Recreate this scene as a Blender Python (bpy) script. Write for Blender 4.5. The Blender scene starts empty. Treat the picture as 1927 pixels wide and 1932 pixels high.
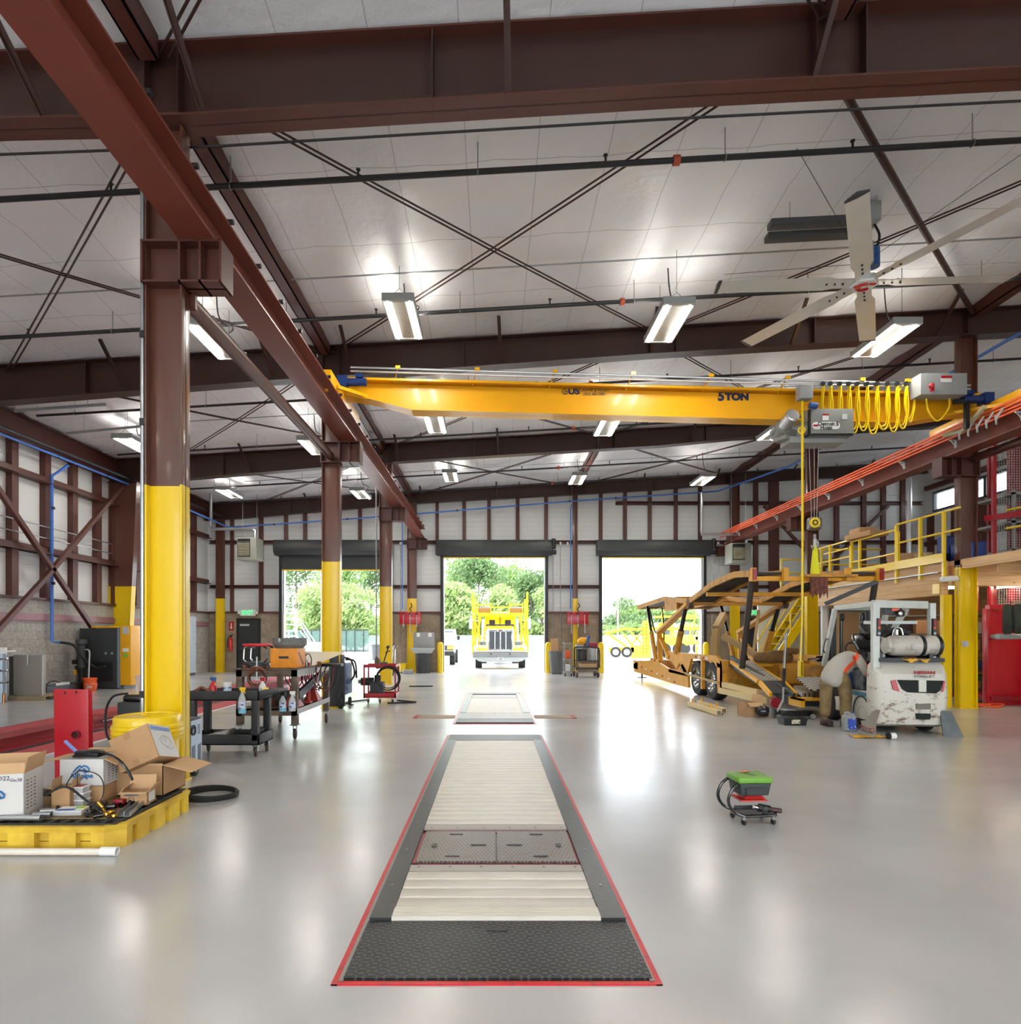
import bpy, bmesh, math, random
from mathutils import Vector, Matrix, Euler
random.seed(7)
PI = math.pi
C = bpy.context.scene.collection
F, U0, V0, EYE = 1150.0, 932.0, 1200.0, 1.5
def P(u, v, D): return Vector(((u-U0)/F*D, D, EYE+(V0-v)/F*D))       # photo pixel at a known depth -> metres
def G(u, v):                                                          # photo pixel on the floor
    D = F*EYE/(v-V0); return Vector(((u-U0)/F*D, D, 0))
def S(u, v, X):                                                       # photo pixel on a wall plane x = X
    D = X*F/(u-U0); return (D, EYE+(V0-v)/F*D)
def zroof(x): return 7.69+0.058*x

# ---------------------------------------------------------------- materials
def lin(c):
    r = []
    for v in c:
        v = v/255.0
        r.append(v/12.92 if v <= 0.04045 else ((v+0.055)/1.055)**2.4)
    return (*r, 1.0)
MATS = {}
def mat(name, rgb, rough=0.5, metal=0.0, var=0.0, vs=3.0, bump=0.0, bs=40.0, coat=0.0, alpha=1.0, trans=0.0, emit=None, es=0.0, rgb2=None, lo=0.45, hi=0.6):
    if name in MATS: return MATS[name]
    m = bpy.data.materials.new(name); m.use_nodes = True
    nt = m.node_tree; b = nt.nodes['Principled BSDF']
    b.inputs['Base Color'].default_value = lin(rgb)
    b.inputs['Roughness'].default_value = rough
    b.inputs['Metallic'].default_value = metal
    b.inputs['Coat Weight'].default_value = coat
    b.inputs['Coat Roughness'].default_value = 0.08
    b.inputs['Alpha'].default_value = alpha
    b.inputs['Transmission Weight'].default_value = trans
    if emit:
        b.inputs['Emission Color'].default_value = lin(emit); b.inputs['Emission Strength'].default_value = es
    tc = nt.nodes.new('ShaderNodeTexCoord')
    if var > 0 or rgb2:
        n = nt.nodes.new('ShaderNodeTexNoise'); n.inputs['Scale'].default_value = vs; n.inputs['Detail'].default_value = 6
        nt.links.new(tc.outputs['Object'], n.inputs['Vector'])
        r = nt.nodes.new('ShaderNodeValToRGB')
        if rgb2:
            r.color_ramp.elements[0].position = lo; r.color_ramp.elements[1].position = hi
            r.color_ramp.elements[0].color = lin(rgb); r.color_ramp.elements[1].color = lin(rgb2)
        else:
            r.color_ramp.elements[0].position = 0.3; r.color_ramp.elements[1].position = 0.7
            a = lin(rgb)
            r.color_ramp.elements[0].color = (a[0]*(1-var), a[1]*(1-var), a[2]*(1-var), 1)
            r.color_ramp.elements[1].color = (min(1, a[0]*(1+var)), min(1, a[1]*(1+var)), min(1, a[2]*(1+var)), 1)
        nt.links.new(n.outputs['Fac'], r.inputs['Fac']); nt.links.new(r.outputs['Color'], b.inputs['Base Color'])
    if bump > 0:
        n2 = nt.nodes.new('ShaderNodeTexNoise'); n2.inputs['Scale'].default_value = bs; n2.inputs['Detail'].default_value = 3
        bp = nt.nodes.new('ShaderNodeBump'); bp.inputs['Strength'].default_value = bump; bp.inputs['Distance'].default_value = 0.01
        nt.links.new(tc.outputs['Object'], n2.inputs['Vector']); nt.links.new(n2.outputs['Fac'], bp.inputs['Height']); nt.links.new(bp.outputs['Normal'], b.inputs['Normal'])
    MATS[name] = m; return m
def nodes_of(name):
    m = bpy.data.materials.new(name); m.use_nodes = True; MATS[name] = m
    nt = m.node_tree
    def N(t, **k):
        n = nt.nodes.new(t)
        for a, v in k.items():
            if hasattr(n, a): setattr(n, a, v)
            else: n.inputs[a].default_value = v
        return n
    return m, nt, nt.nodes['Principled BSDF'], N, nt.links.new

BROWN = mat('primer_brown_steel', (62, 38, 32), 0.42, var=0.10, vs=1.3, bump=0.05, bs=60)
BROWN2 = mat('primer_red_brown_steel', (88, 48, 40), 0.45, var=0.12, vs=1.3, bump=0.05, bs=60)
RUNB = mat('runway_primer', (122, 62, 50), 0.4, var=0.1, vs=1.3, bump=0.05, bs=60)
PIPE = mat('black_pipe', (38, 38, 40), 0.45)
GALV = mat('galvanized', (168, 172, 174), 0.32, metal=0.75, var=0.08, vs=8)
GREYP = mat('grey_paint', (150, 153, 152), 0.45, var=0.04)
LGREY = mat('light_grey_paint', (188, 192, 192), 0.45)
DGREY = mat('dark_grey_paint', (62, 64, 66), 0.5, var=0.08)
BLACK = mat('black_paint', (26, 27, 29), 0.42)
BLACKG = mat('black_gloss', (16, 17, 19), 0.18, coat=0.5)
RUBBER = mat('black_rubber', (32, 32, 33), 0.7, bump=0.1, bs=80)
YEL = mat('safety_yellow', (240, 202, 10), 0.3, var=0.03, vs=1.5, coat=0.25)
YELC = mat('crane_yellow', (240, 174, 8), 0.35, var=0.04, vs=1.5, coat=0.15)
YELD = mat('trailer_ochre', (222, 158, 36), 0.45, var=0.12, vs=3, rgb2=None)
YELDG = mat('trailer_ochre_grimy', (206, 146, 44), 0.5, rgb2=(130, 96, 52), vs=4, lo=0.5, hi=0.75)
CREAM = mat('cream_primer', (220, 196, 140), 0.5, var=0.05)
RED = mat('gloss_red', (176, 12, 32), 0.3, coat=0.3, var=0.06)
REDD = mat('deep_red', (140, 10, 24), 0.4, var=0.08)
BLUE = mat('blue_paint', (40, 84, 150), 0.4)
BLUEP = mat('blue_air_pipe', (70, 120, 205), 0.35)
NAVY = mat('navy_print', (24, 34, 78), 0.5)
WHITE = mat('white_plastic', (232, 232, 228), 0.4)
WHITEP = mat('white_paint', (226, 226, 222), 0.45)
CHROME = mat('chrome', (210, 212, 214), 0.12, metal=1.0)
STEEL = mat('bare_steel', (140, 138, 134), 0.35, metal=0.8, var=0.12, vs=6)
RUSTY = mat('worn_steel', (112, 96, 82), 0.55, metal=0.3, rgb2=(64, 46, 36), vs=5, lo=0.45, hi=0.7)
ALU = mat('brushed_aluminium', (196, 198, 200), 0.28, metal=0.85, var=0.05)
CARD = mat('cardboard', (176, 138, 98), 0.8, var=0.05, vs=6)
CARDI = mat('cardboard_inside', (196, 158, 116), 0.8, var=0.04, vs=6)
CARDW = mat('white_cardboard', (206, 204, 200), 0.65, var=0.03)
PLY = mat('plywood', (206, 168, 120), 0.6, var=0.06, vs=2)
ORANGE = mat('orange_plastic', (236, 92, 28), 0.4)
ORBOX = mat('orange_painted_steel', (232, 146, 28), 0.45, var=0.10, vs=10)
COPPER = mat('copper_brown_rubber', (128, 74, 52), 0.45)
GLASSB = mat('dark_glass', (40, 52, 50), 0.08, coat=0.5)
PVC = mat('white_pvc', (222, 214, 200), 0.4, var=0.06, vs=8)
TUBE = mat('fluorescent_tube', (255, 250, 235), 0.4, emit=(255, 250, 240), es=75.0)
TUBE2 = mat('shelf_tube', (255, 250, 235), 0.4, emit=(255, 240, 215), es=34.0)
ASPH = mat('wet_black', (20, 20, 20), 0.3)
CLEAR = mat('clear_plastic', (225, 228, 230), 0.15, alpha=0.55)

# ---------------------------------------------------------------- mesh builder
WM = {}
class MB:
    def __init__(s): s.v = []; s.f = []; s.m = []; s.mi = 0
    def add(s, vs, fs):
        o = len(s.v); s.v += [Vector(v) for v in vs]
        for f in fs: s.f.append([i+o for i in f]); s.m.append(s.mi)
        return s
    def bx(s, x0, x1, y0, y1, z0, z1):
        if x1 < x0: x0, x1 = x1, x0
        if y1 < y0: y0, y1 = y1, y0
        if z1 < z0: z0, z1 = z1, z0
        return s.add([(x0,y0,z0),(x1,y0,z0),(x1,y1,z0),(x0,y1,z0),(x0,y0,z1),(x1,y0,z1),(x1,y1,z1),(x0,y1,z1)],
                     [(3,2,1,0),(4,5,6,7),(0,1,5,4),(1,2,6,5),(2,3,7,6),(3,0,4,7)])
    def box(s, c, d, rz=0, rx=0, ry=0):
        M = Euler((rx, ry, rz)).to_matrix(); c = Vector(c); hx, hy, hz = d[0]/2, d[1]/2, d[2]/2
        vs = [c+M@Vector(p) for p in [(-hx,-hy,-hz),(hx,-hy,-hz),(hx,hy,-hz),(-hx,hy,-hz),(-hx,-hy,hz),(hx,-hy,hz),(hx,hy,hz),(-hx,hy,hz)]]
        return s.add(vs, [(3,2,1,0),(4,5,6,7),(0,1,5,4),(1,2,6,5),(2,3,7,6),(3,0,4,7)])
    def rbox(s, c, d, r=0.02, rz=0, rx=0, ry=0, n=3):              # box with rounded edges round the z axis and chamfered top
        M = Euler((rx, ry, rz)).to_matrix(); c = Vector(c); hx, hy, hz = d[0]/2, d[1]/2, d[2]/2
        def ring(z, k):
            o = []
            for (sx, sy, a0) in ((1,1,0),(-1,1,PI/2),(-1,-1,PI),(1,-1,1.5*PI)):
                for i in range(n+1):
                    a = a0+PI/2*i/n
                    o.append(c+M@Vector((sx*(hx-r)+(r-k)*math.cos(a), sy*(hy-r)+(r-k)*math.sin(a), z)))
            return o
        k = min(r*0.6, hz*0.5); rs = [ring(-hz, k), ring(-hz+k, 0), ring(hz-k, 0), ring(hz, k)]
        return s.loft(rs)
    def loft(s, rings, cap=True, close=True):
        n = len(rings[0]); vs = [p for r in rings for p in r]; fs = []
        for j in range(len(rings)-1):
            for i in range(n if close else n-1):
                a = j*n+i; b = j*n+(i+1) % n
                fs.append((a, b, b+n, a+n))
        if cap: fs.append(tuple(reversed(range(n)))); fs.append(tuple(range((len(rings)-1)*n, len(rings)*n)))
        return s.add(vs, fs)
    def ext(s, prof, p0, p1, up=(0,0,1), cap=True):
        p0 = Vector(p0); p1 = Vector(p1); d = (p1-p0).normalized(); up = Vector(up)
        sd = d.cross(up)
        if sd.length < 1e-4: sd = d.cross(Vector((0,1,0)))
        sd.normalize(); u = sd.cross(d)
        return s.loft([[p+sd*a+u*b for a, b in prof] for p in (p0, p1)], cap)
    def bar(s, p0, p1, w, h, up=(0,0,1)):
        return s.ext([(-w/2,-h/2),(w/2,-h/2),(w/2,h/2),(-w/2,h/2)], p0, p1, up)
    def ibeam(s, p0, p1, h, w, tf=0.02, tw=0.014, up=(0,0,1)):
        a, b = w/2, h/2; t = tw/2
        pr = [(-a,-b),(a,-b),(a,-b+tf),(t,-b+tf),(t,b-tf),(a,b-tf),(a,b),(-a,b),(-a,b-tf),(-t,b-tf),(-t,-b+tf),(-a,-b+tf)]
        return s.ext(pr, p0, p1, up)
    def chan(s, p0, p1, h, w, t=0.012, up=(0,0,1)):
        b = h/2; pr = [(0,-b),(w,-b),(w,-b+t),(t,-b+t),(t,b-t),(w,b-t),(w,b),(0,b)]
        return s.ext(pr, p0, p1, up)
    def cyl(s, p0, p1, r0, r1=None, n=14, cap=True):
        if r1 is None: r1 = r0
        p0 = Vector(p0); p1 = Vector(p1); d = (p1-p0)
        if d.length < 1e-6: return s
        d.normalize(); a = d.orthogonal().normalized(); b = d.cross(a)
        R = [[p+(a*math.cos(2*PI*i/n)+b*math.sin(2*PI*i/n))*r for i in range(n)] for p, r in ((p0, r0), (p1, r1))]
        return s.loft(R, cap)
    def lathe(s, prof, o, ax=(0,0,1), n=24, cap=True):                        # prof = [(radius, height along ax)]
        o = Vector(o); d = Vector(ax).normalized(); a = d.orthogonal().normalized(); b = d.cross(a)
        return s.loft([[o+d*h+(a*math.cos(2*PI*i/n)+b*math.sin(2*PI*i/n))*max(r, 1e-4) for i in range(n)] for r, h in prof], cap)
    def tube(s, pts, r, n=8, cyc=False, sm=0, cap=True):
        pts = [Vector(p) for p in pts]
        if sm:
            q = []
            L = len(pts)
            for i in range(L if cyc else L-1):
                p0 = pts[(i-1) % L] if (cyc or i > 0) else pts[0]; p1 = pts[i]; p2 = pts[(i+1) % L]
                p3 = pts[(i+2) % L] if (cyc or i+2 < L) else pts[-1]
                for k in range(sm):
                    t = k/sm
                    q.append(0.5*((2*p1)+(p2-p0)*t+(2*p0-5*p1+4*p2-p3)*t*t+(3*p1-p0-3*p2+p3)*t*t*t))
            if not cyc: q.append(pts[-1])
            pts = q
        L = len(pts); rings = []; a = None
        for i, p in enumerate(pts):
            if cyc: d = pts[(i+1) % L]-pts[i-1]
            else: d = pts[min(i+1, L-1)]-pts[max(i-1, 0)]
            if d.length < 1e-7: d = Vector((0,0,1))
            d.normalize()
            if a is None: a = d.orthogonal().normalized()
            a = (a-d*a.dot(d))
            if a.length < 1e-5: a = d.orthogonal()
            a.normalize(); b = d.cross(a)
            rr = r[i] if isinstance(r, (list, tuple)) and len(r) == L else (r if not isinstance(r, (list, tuple)) else r[0])
            rings.append([p+(a*math.cos(2*PI*k/n)+b*math.sin(2*PI*k/n))*rr for k in range(n)])
        if cyc: rings.append(rings[0]); return s.loft(rings, False)
        return s.loft(rings, cap)
    def torus(s, c, R, r, ax=(0,0,1), n=28, k=8):
        c = Vector(c); d = Vector(ax).normalized(); a = d.orthogonal().normalized(); b = d.cross(a)
        return s.tube([c+(a*math.cos(2*PI*i/n)+b*math.sin(2*PI*i/n))*R for i in range(n)], r, k, cyc=True)
    def sph(s, c, r, n=12, sc=(1,1,1)):
        c = Vector(c); R = []
        for j in range(n//2+1):
            t = PI*j/(n//2); R.append([c+Vector((sc[0]*r*math.sin(t)*math.cos(2*PI*i/n), sc[1]*r*math.sin(t)*math.sin(2*PI*i/n), -sc[2]*r*math.cos(t))) for i in range(n)])
        return s.loft(R, False)
    def poly(s, pts, off):                                          # a flat outline given thickness by the vector off
        pts = [Vector(p) for p in pts]; off = Vector(off)
        return s.loft([pts, [p+off for p in pts]])
    def build(s, name, m, parent=None, local=False, bevel=0.0, base=None, flat=False):
        me = bpy.data.meshes.new(name)
        if parent is not None:
            Mi = Matrix.Identity(4) if local else WM[parent.name].inverted()
            vs = [Mi@v for v in s.v]; W = WM[parent.name]
        else:
            if base is None:
                xs = [v.x for v in s.v]; ys = [v.y for v in s.v]; zs = [v.z for v in s.v]
                base = Vector(((min(xs)+max(xs))/2, (min(ys)+max(ys))/2, min(zs)))
            base = Vector(base); vs = [v-base for v in s.v]; W = Matrix.Translation(base)
        me.from_pydata([tuple(v) for v in vs], [], s.f)
        ms = m if isinstance(m, (list, tuple)) else [m]
        for k in ms: me.materials.append(k)
        if len(ms) > 1: me.polygons.foreach_set('material_index', s.m)
        bm = bmesh.new(); bm.from_mesh(me)
        bmesh.ops.recalc_face_normals(bm, faces=bm.faces)
        if bevel > 0:
            es = [e for e in bm.edges if len(e.link_faces) == 2 and e.calc_face_angle(0) > 0.6]
            bmesh.ops.bevel(bm, geom=es, offset=bevel, segments=2, affect='EDGES', profile=0.6, clamp_overlap=True)
        bm.to_mesh(me); bm.free()
        if not flat:
            me.polygons.foreach_set('use_smooth', [True]*len(me.polygons)); me.set_sharp_from_angle(angle=0.62)
        me.update()
        o = bpy.data.objects.new(name, me); C.objects.link(o); WM[o.name] = W
        if parent is not None: o.parent = parent
        else: o.location = base
        return o
def tag(o, label=None, cat=None, group=None, kind=None):
    if label: o['label'] = label
    if cat: o['category'] = cat
    if group: o['group'] = group
    if kind: o['kind'] = kind
    return o
def thing(name, label, cat, loc=(0,0,0), rz=0, group=None):
    o = bpy.data.objects.new(name, None); C.objects.link(o); o.empty_display_size = 0.1
    o.location = loc; o.rotation_euler = (0, 0, rz)
    WM[o.name] = Matrix.Translation(Vector(loc))@Matrix.Rotation(rz, 4, 'Z')
    return tag(o, label, cat, group)
def struct(o): o['kind'] = 'structure'; return o
def dup(o, loc=None, rz=None, label=None, parent=None):
    c = o.copy(); C.objects.link(c)
    if parent is not None: c.parent = parent
    if loc is not None: c.location = loc
    if rz is not None: c.rotation_euler = (0, 0, rz)
    if label: c['label'] = label
    for ch in list(o.children): dup(ch, parent=c)
    return c
def text(s, size, name, m, parent, pos, rot=(PI/2, 0, 0), ext=0.002, align='CENTER', sx=1.0, bold=0.0):
    cu = bpy.data.curves.new(name, 'FONT'); cu.body = s; cu.size = size; cu.extrude = ext; cu.align_x = align; cu.align_y = 'CENTER'; cu.offset = bold
    t = bpy.data.objects.new('tmp', cu); C.objects.link(t)
    me = bpy.data.meshes.new_from_object(t.evaluated_get(bpy.context.evaluated_depsgraph_get()))
    bpy.data.objects.remove(t)
    M = WM[parent.name].inverted()@Matrix.Translation(Vector(pos))@Euler(rot).to_matrix().to_4x4()@Matrix.Diagonal((sx, 1, 1, 1))
    me.transform(M); me.name = name; me.materials.clear(); me.materials.append(m)
    o = bpy.data.objects.new(name, me); C.objects.link(o); o.parent = parent; WM[o.name] = WM[parent.name]
    return o
ORD = ['first','second','third','fourth','fifth','sixth','seventh','eighth','ninth','tenth','eleventh','twelfth','thirteenth','fourteenth','fifteenth','sixteenth','seventeenth','eighteenth','nineteenth','twentieth']
YS = [6.25, 12.65, 19.05, 25.45]
# ================================================================ SHELL
# floor: glossy grey epoxy
FLOOR, nt, b, N, LK = nodes_of('grey_epoxy_floor')
tc = N('ShaderNodeTexCoord')
n1 = N('ShaderNodeTexNoise', Scale=0.7, Detail=5.0); LK(tc.outputs['Object'], n1.inputs['Vector'])
r1 = N('ShaderNodeValToRGB'); r1.color_ramp.elements[0].position = .35; r1.color_ramp.elements[1].position = .65
r1.color_ramp.elements[0].color = lin((178, 178, 178)); r1.color_ramp.elements[1].color = lin((192, 191, 190))
LK(n1.outputs['Fac'], r1.inputs['Fac']); LK(r1.outputs['Color'], b.inputs['Base Color'])
mp = N('ShaderNodeMapping'); mp.inputs['Scale'].default_value = (0.5, 2.2, 1); LK(tc.outputs['Object'], mp.inputs['Vector'])
n2 = N('ShaderNodeTexNoise', Scale=1.1, Detail=3.0, Roughness=0.5); LK(mp.outputs['Vector'], n2.inputs['Vector'])
mr = N('ShaderNodeMapRange'); mr.inputs['From Min'].default_value = .2; mr.inputs['From Max'].default_value = .8
mr.inputs['To Min'].default_value = .18; mr.inputs['To Max'].default_value = .27
LK(n2.outputs['Fac'], mr.inputs['Value']); LK(mr.outputs['Result'], b.inputs['Roughness'])
n3 = N('ShaderNodeTexNoise', Scale=55.0, Detail=2.0); LK(tc.outputs['Object'], n3.inputs['Vector'])
n4 = N('ShaderNodeTexNoise', Scale=2.5, Detail=2.0); LK(tc.outputs['Object'], n4.inputs['Vector'])
ad = N('ShaderNodeMath', operation='MULTIPLY_ADD'); ad.inputs[1].default_value = 2.5; LK(n4.outputs['Fac'], ad.inputs[0]); LK(n3.outputs['Fac'], ad.inputs[2])
bp = N('ShaderNodeBump'); bp.inputs['Strength'].default_value = .10; bp.inputs['Distance'].default_value = .004
LK(ad.outputs[0], bp.inputs['Height']); LK(bp.outputs['Normal'], b.inputs['Normal'])
b.inputs['Specular IOR Level'].default_value = 1.0
XL, XR, YR, YB = -12.0, 18.0, -8.0, 25.45
struct(MB().bx(XL, XR, YR, YB+0.3, -0.3, 0).build('floor', FLOOR))

# wall panels: white ribbed steel, ribs running level
def ribbed(name, axis):
    m, nt, b, N, LK = nodes_of(name)
    g = N('ShaderNodeNewGeometry'); sp = N('ShaderNodeSeparateXYZ'); LK(g.outputs['Position'], sp.inputs[0])
    w = N('ShaderNodeMath', operation='MULTIPLY'); w.inputs[1].default_value = 2*PI/0.1; LK(sp.outputs['Z'], w.inputs[0])
    s = N('ShaderNodeMath', operation='SINE'); LK(w.outputs[0], s.inputs[0])
    p = N('ShaderNodeMath', operation='POWER'); ab = N('ShaderNodeMath', operation='ABSOLUTE'); LK(s.outputs[0], ab.inputs[0]); LK(ab.outputs[0], p.inputs[0]); p.inputs[1].default_value = 6
    bp = N('ShaderNodeBump'); bp.inputs['Strength'].default_value = .55; bp.inputs['Distance'].default_value = .012
    LK(p.outputs[0], bp.inputs['Height']); LK(bp.outputs['Normal'], b.inputs['Normal'])
    b.inputs['Base Color'].default_value = lin((222, 224, 224)); b.inputs['Roughness'].default_value = .5
    return m
RIB = ribbed('white_ribbed_wall_panel', 0)
def block(name, c1, c2, mort, vec):
    m, nt, b, N, LK = nodes_of(name)
    g = N('ShaderNodeNewGeometry'); sp = N('ShaderNodeSeparateXYZ'); LK(g.outputs['Position'], sp.inputs[0])
    cb = N('ShaderNodeCombineXYZ'); LK(sp.outputs[vec], cb.inputs[0]); LK(sp.outputs['Z'], cb.inputs[1])
    br = N('ShaderNodeTexBrick'); br.inputs['Scale'].default_value = 1; br.inputs['Brick Width'].default_value = .406; br.inputs['Row Height'].default_value = .203
    br.inputs['Mortar Size'].default_value = .006; br.inputs['Color1'].default_value = lin(c1); br.inputs['Color2'].default_value = lin(c2); br.inputs['Mortar'].default_value = lin(mort)
    LK(cb.outputs[0], br.inputs['Vector'])
    n = N('ShaderNodeTexNoise', Scale=14.0, Detail=6.0); LK(g.outputs['Position'], n.inputs['Vector'])
    mx = N('ShaderNodeMixRGB', blend_type='OVERLAY'); mx.inputs[0].default_value = .45; LK(br.outputs['Color'], mx.inputs[1]); LK(n.outputs['Fac'], mx.inputs[2])
    LK(mx.outputs[0], b.inputs['Base Color']); b.inputs['Roughness'].default_value = .9
    bp = N('ShaderNodeBump'); bp.inputs['Strength'].default_value = .5; bp.inputs['Distance'].default_value = .006
    sb = N('ShaderNodeMath', operation='SUBTRACT'); LK(n.outputs['Fac'], sb.inputs[0]); LK(br.outputs['Fac'], sb.inputs[1])
    LK(sb.outputs[0], bp.inputs['Height']); LK(bp.outputs['Normal'], b.inputs['Normal'])
    return m
CMUL = block('grey_block_masonry', (172, 168, 160), (158, 153, 145), (150, 146, 140), 'Y')
CMUB = block('tan_block_masonry', (158, 142, 122), (140, 124, 106), (150, 138, 122), 'X')
zt = lambda x: zroof(x)+0.15
w = MB(); w.bx(XL-.2, XL, YR, YB+.3, 0, zt(XL)); WL = struct(w.build('wall_left', RIB))
MB().bx(XL, XL+.12, YR, YB, 0, 2.44).build('block_base', CMUL, WL)
# openings in the back wall (x0, x1) all 4.82 m high, and unseen doorways added in the wall behind the camera to let in sky light
OPN = [(-8.79, -4.55), (-2.08, 2.12), (4.53, 8.70)]
def wallpanel(y0, y1, name, opens, top):
    w = MB(); xs = [XL]+[a for o in opens for a in o]+[XR]
    for i in range(0, len(xs), 2): w.add(*slab(xs[i], xs[i+1], y0, y1, 0))
    for a, b_ in opens: w.add(*slab(a, b_, y0, y1, top))
    return struct(w.build(name, RIB))
def slab(x0, x1, y0, y1, z0):
    return ([(x0,y0,z0),(x1,y0,z0),(x1,y1,z0),(x0,y1,z0),(x0,y0,zt(x0)),(x1,y0,zt(x1)),(x1,y1,zt(x1)),(x0,y1,zt(x0))],
            [(3,2,1,0),(4,5,6,7),(0,1,5,4),(1,2,6,5),(2,3,7,6),(3,0,4,7)])
WB = wallpanel(YB+.1, YB+.3, 'wall_back', OPN, 4.87)
w = MB()
for a, b_ in [(XL, -8.79), (-4.55, -2.08), (2.12, 4.53), (8.70, XR)]: w.bx(a, b_, YB, YB+.1, 0, 2.44)
w.build('block_base', CMUB, WB)
WRR = wallpanel(YR-.2, YR, 'wall_front', [(-9, -4.5), (-2.2, 2.2), (4.5, 9.0), (11, 16)], 4.87)
# right wall with the clerestory windows
w = MB()
WIN = [(24.9-i*1.32, 24.9-i*1.32-1.2) for i in range(8)]
w.bx(XR, XR+.2, YR, YB+.3, 0, 6.62).bx(XR, XR+.2, YR, YB+.3, 7.32, zt(XR))
w.bx(XR, XR+.2, 24.95, YB+.3, 6.62, 7.32).bx(XR, XR+.2, YR, WIN[-1][1]-.05, 6.62, 7.32)
struct(w.build('wall_right', RIB))
PANE = mat('window_glass', (240, 246, 248), 0.05, alpha=0.25)
wi = MB(); gl = MB()
for a, c in WIN:
    wi.bx(XR-.02, XR+.12, c-.06, c, 6.6, 7.34).bx(XR-.02, XR+.12, a, a+.06, 6.6, 7.34)
    gl.bx(XR+.05, XR+.06, c, a, 6.64, 7.30)
wi.bx(XR-.03, XR+.14, WIN[-1][1]-.06, 24.96, 6.56, 6.64).bx(XR-.03, XR+.14, WIN[-1][1]-.06, 24.96, 7.30, 7.38)
W1 = struct(wi.build('window_1', DGREY)); gl.build('pane', PANE, W1)

# ceiling: quilted white vinyl insulation sagging between purlins
CEIL, nt, b, N, LK = nodes_of('white_vinyl_insulation')
tc = N('ShaderNodeNewGeometry'); sp = N('ShaderNodeSeparateXYZ'); LK(tc.outputs['Position'], sp.inputs[0])
def seam(ch, per, wd, off=0.0):
    a = N('ShaderNodeMath', operation='ADD'); a.inputs[1].default_value = 200+off; LK(sp.outputs[ch], a.inputs[0])
    m1 = N('ShaderNodeMath', operation='MODULO'); m1.inputs[1].default_value = per; LK(a.outputs[0], m1.inputs[0])
    c = N('ShaderNodeMath', operation='LESS_THAN'); c.inputs[1].default_value = wd; LK(m1.outputs[0], c.inputs[0]); return c.outputs[0]
sm = N('ShaderNodeMath', operation='MAXIMUM'); LK(seam('X', .92, .010), sm.inputs[0]); LK(seam('Y', 1.52, .012, .3), sm.inputs[1])
no = N('ShaderNodeTexNoise', Scale=0.5, Detail=4.0); LK(tc.outputs['Position'], no.inputs['Vector'])
mx = N('ShaderNodeMixRGB'); mx.inputs[1].default_value = lin((240, 240, 243)); mx.inputs[2].default_value = lin((188, 188, 192)); LK(sm.outputs[0], mx.inputs[0])
mv = N('ShaderNodeMixRGB', blend_type='MULTIPLY'); mv.inputs[0].default_value = .04; LK(mx.outputs[0], mv.inputs[1]); LK(no.outputs['Fac'], mv.inputs[2])
LK(mv.outputs[0], b.inputs['Base Color']); b.inputs['Roughness'].default_value = .38
wr = N('ShaderNodeTexNoise', Scale=7.0, Detail=5.0); LK(tc.outputs['Position'], wr.inputs['Vector'])
bp = N('ShaderNodeBump'); bp.inputs['Strength'].default_value = .6; bp.inputs['Distance'].default_value = .03
LK(wr.outputs['Fac'], bp.inputs['Height']); LK(bp.outputs['Normal'], b.inputs['Normal'])
nx, ny = 130, 150; vs = []; fs = []
for j in range(ny+1):
    y = YR+(YB+.1-YR)*j/ny
    for i in range(nx+1):
        x = XL+(XR-XL)*i/nx
        a = abs(math.sin(PI*(y+.3)/1.52)); c = abs(math.sin(PI*x/.92))
        vs.append((x, y, zroof(x)+.06-.050*a**.6-.020*c*a+.012*math.sin(x*3.1+y*1.7)))
for j in range(ny):
    for i in range(nx): k = j*(nx+1)+i; fs.append((k, k+1, k+nx+2, k+nx+1))
CE = MB().add(vs, fs).build('ceiling', CEIL)
struct(CE)
rf = MB(); rf.add([(XL-.2,YR-.2,zroof(XL)+.35),(XR+.2,YR-.2,zroof(XR)+.35),(XR+.2,YB+.3,zroof(XR)+.35),(XL-.2,YB+.3,zroof(XL)+.35),
 (XL-.2,YR-.2,zroof(XL)+.42),(XR+.2,YR-.2,zroof(XR)+.42),(XR+.2,YB+.3,zroof(XR)+.42),(XL-.2,YB+.3,zroof(XL)+.42)],
 [(3,2,1,0),(4,5,6,7),(0,1,5,4),(1,2,6,5),(2,3,7,6),(3,0,4,7)])
rf.build('roof_deck', GALV, CE)

# ================================================================ PRIMARY STEEL
def zcol(p):                                                        # painted columns: yellow to ten feet, primer above
    m, nt, b, N, LK = nodes_of(p)
    g = N('ShaderNodeNewGeometry'); sp = N('ShaderNodeSeparateXYZ'); LK(g.outputs['Position'], sp.inputs[0])
    c = N('ShaderNodeMath', operation='GREATER_THAN'); c.inputs[1].default_value = 3.05 if 'left' in p else 2.93; LK(sp.outputs['Z'], c.inputs[0])
    n = N('ShaderNodeTexNoise', Scale=2.0); LK(g.outputs['Position'], n.inputs['Vector'])
    r = N('ShaderNodeValToRGB'); r.color_ramp.elements[0].color = lin((86, 52, 42)); r.color_ramp.elements[1].color = lin((104, 64, 52)); LK(n.outputs['Fac'], r.inputs['Fac'])
    mx = N('ShaderNodeMixRGB'); LK(c.outputs[0], mx.inputs[0]); mx.inputs[1].default_value = lin((240, 202, 10)); LK(r.outputs[0], mx.inputs[2])
    LK(mx.outputs[0], b.inputs['Base Color']); b.inputs['Roughness'].default_value = .3
    b.inputs['Coat Weight'].default_value = .2; b.inputs['Coat Roughness'].default_value = .1
    return m
COLL = zcol('left_column_paint'); COLR = zcol('right_column_paint')
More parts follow.
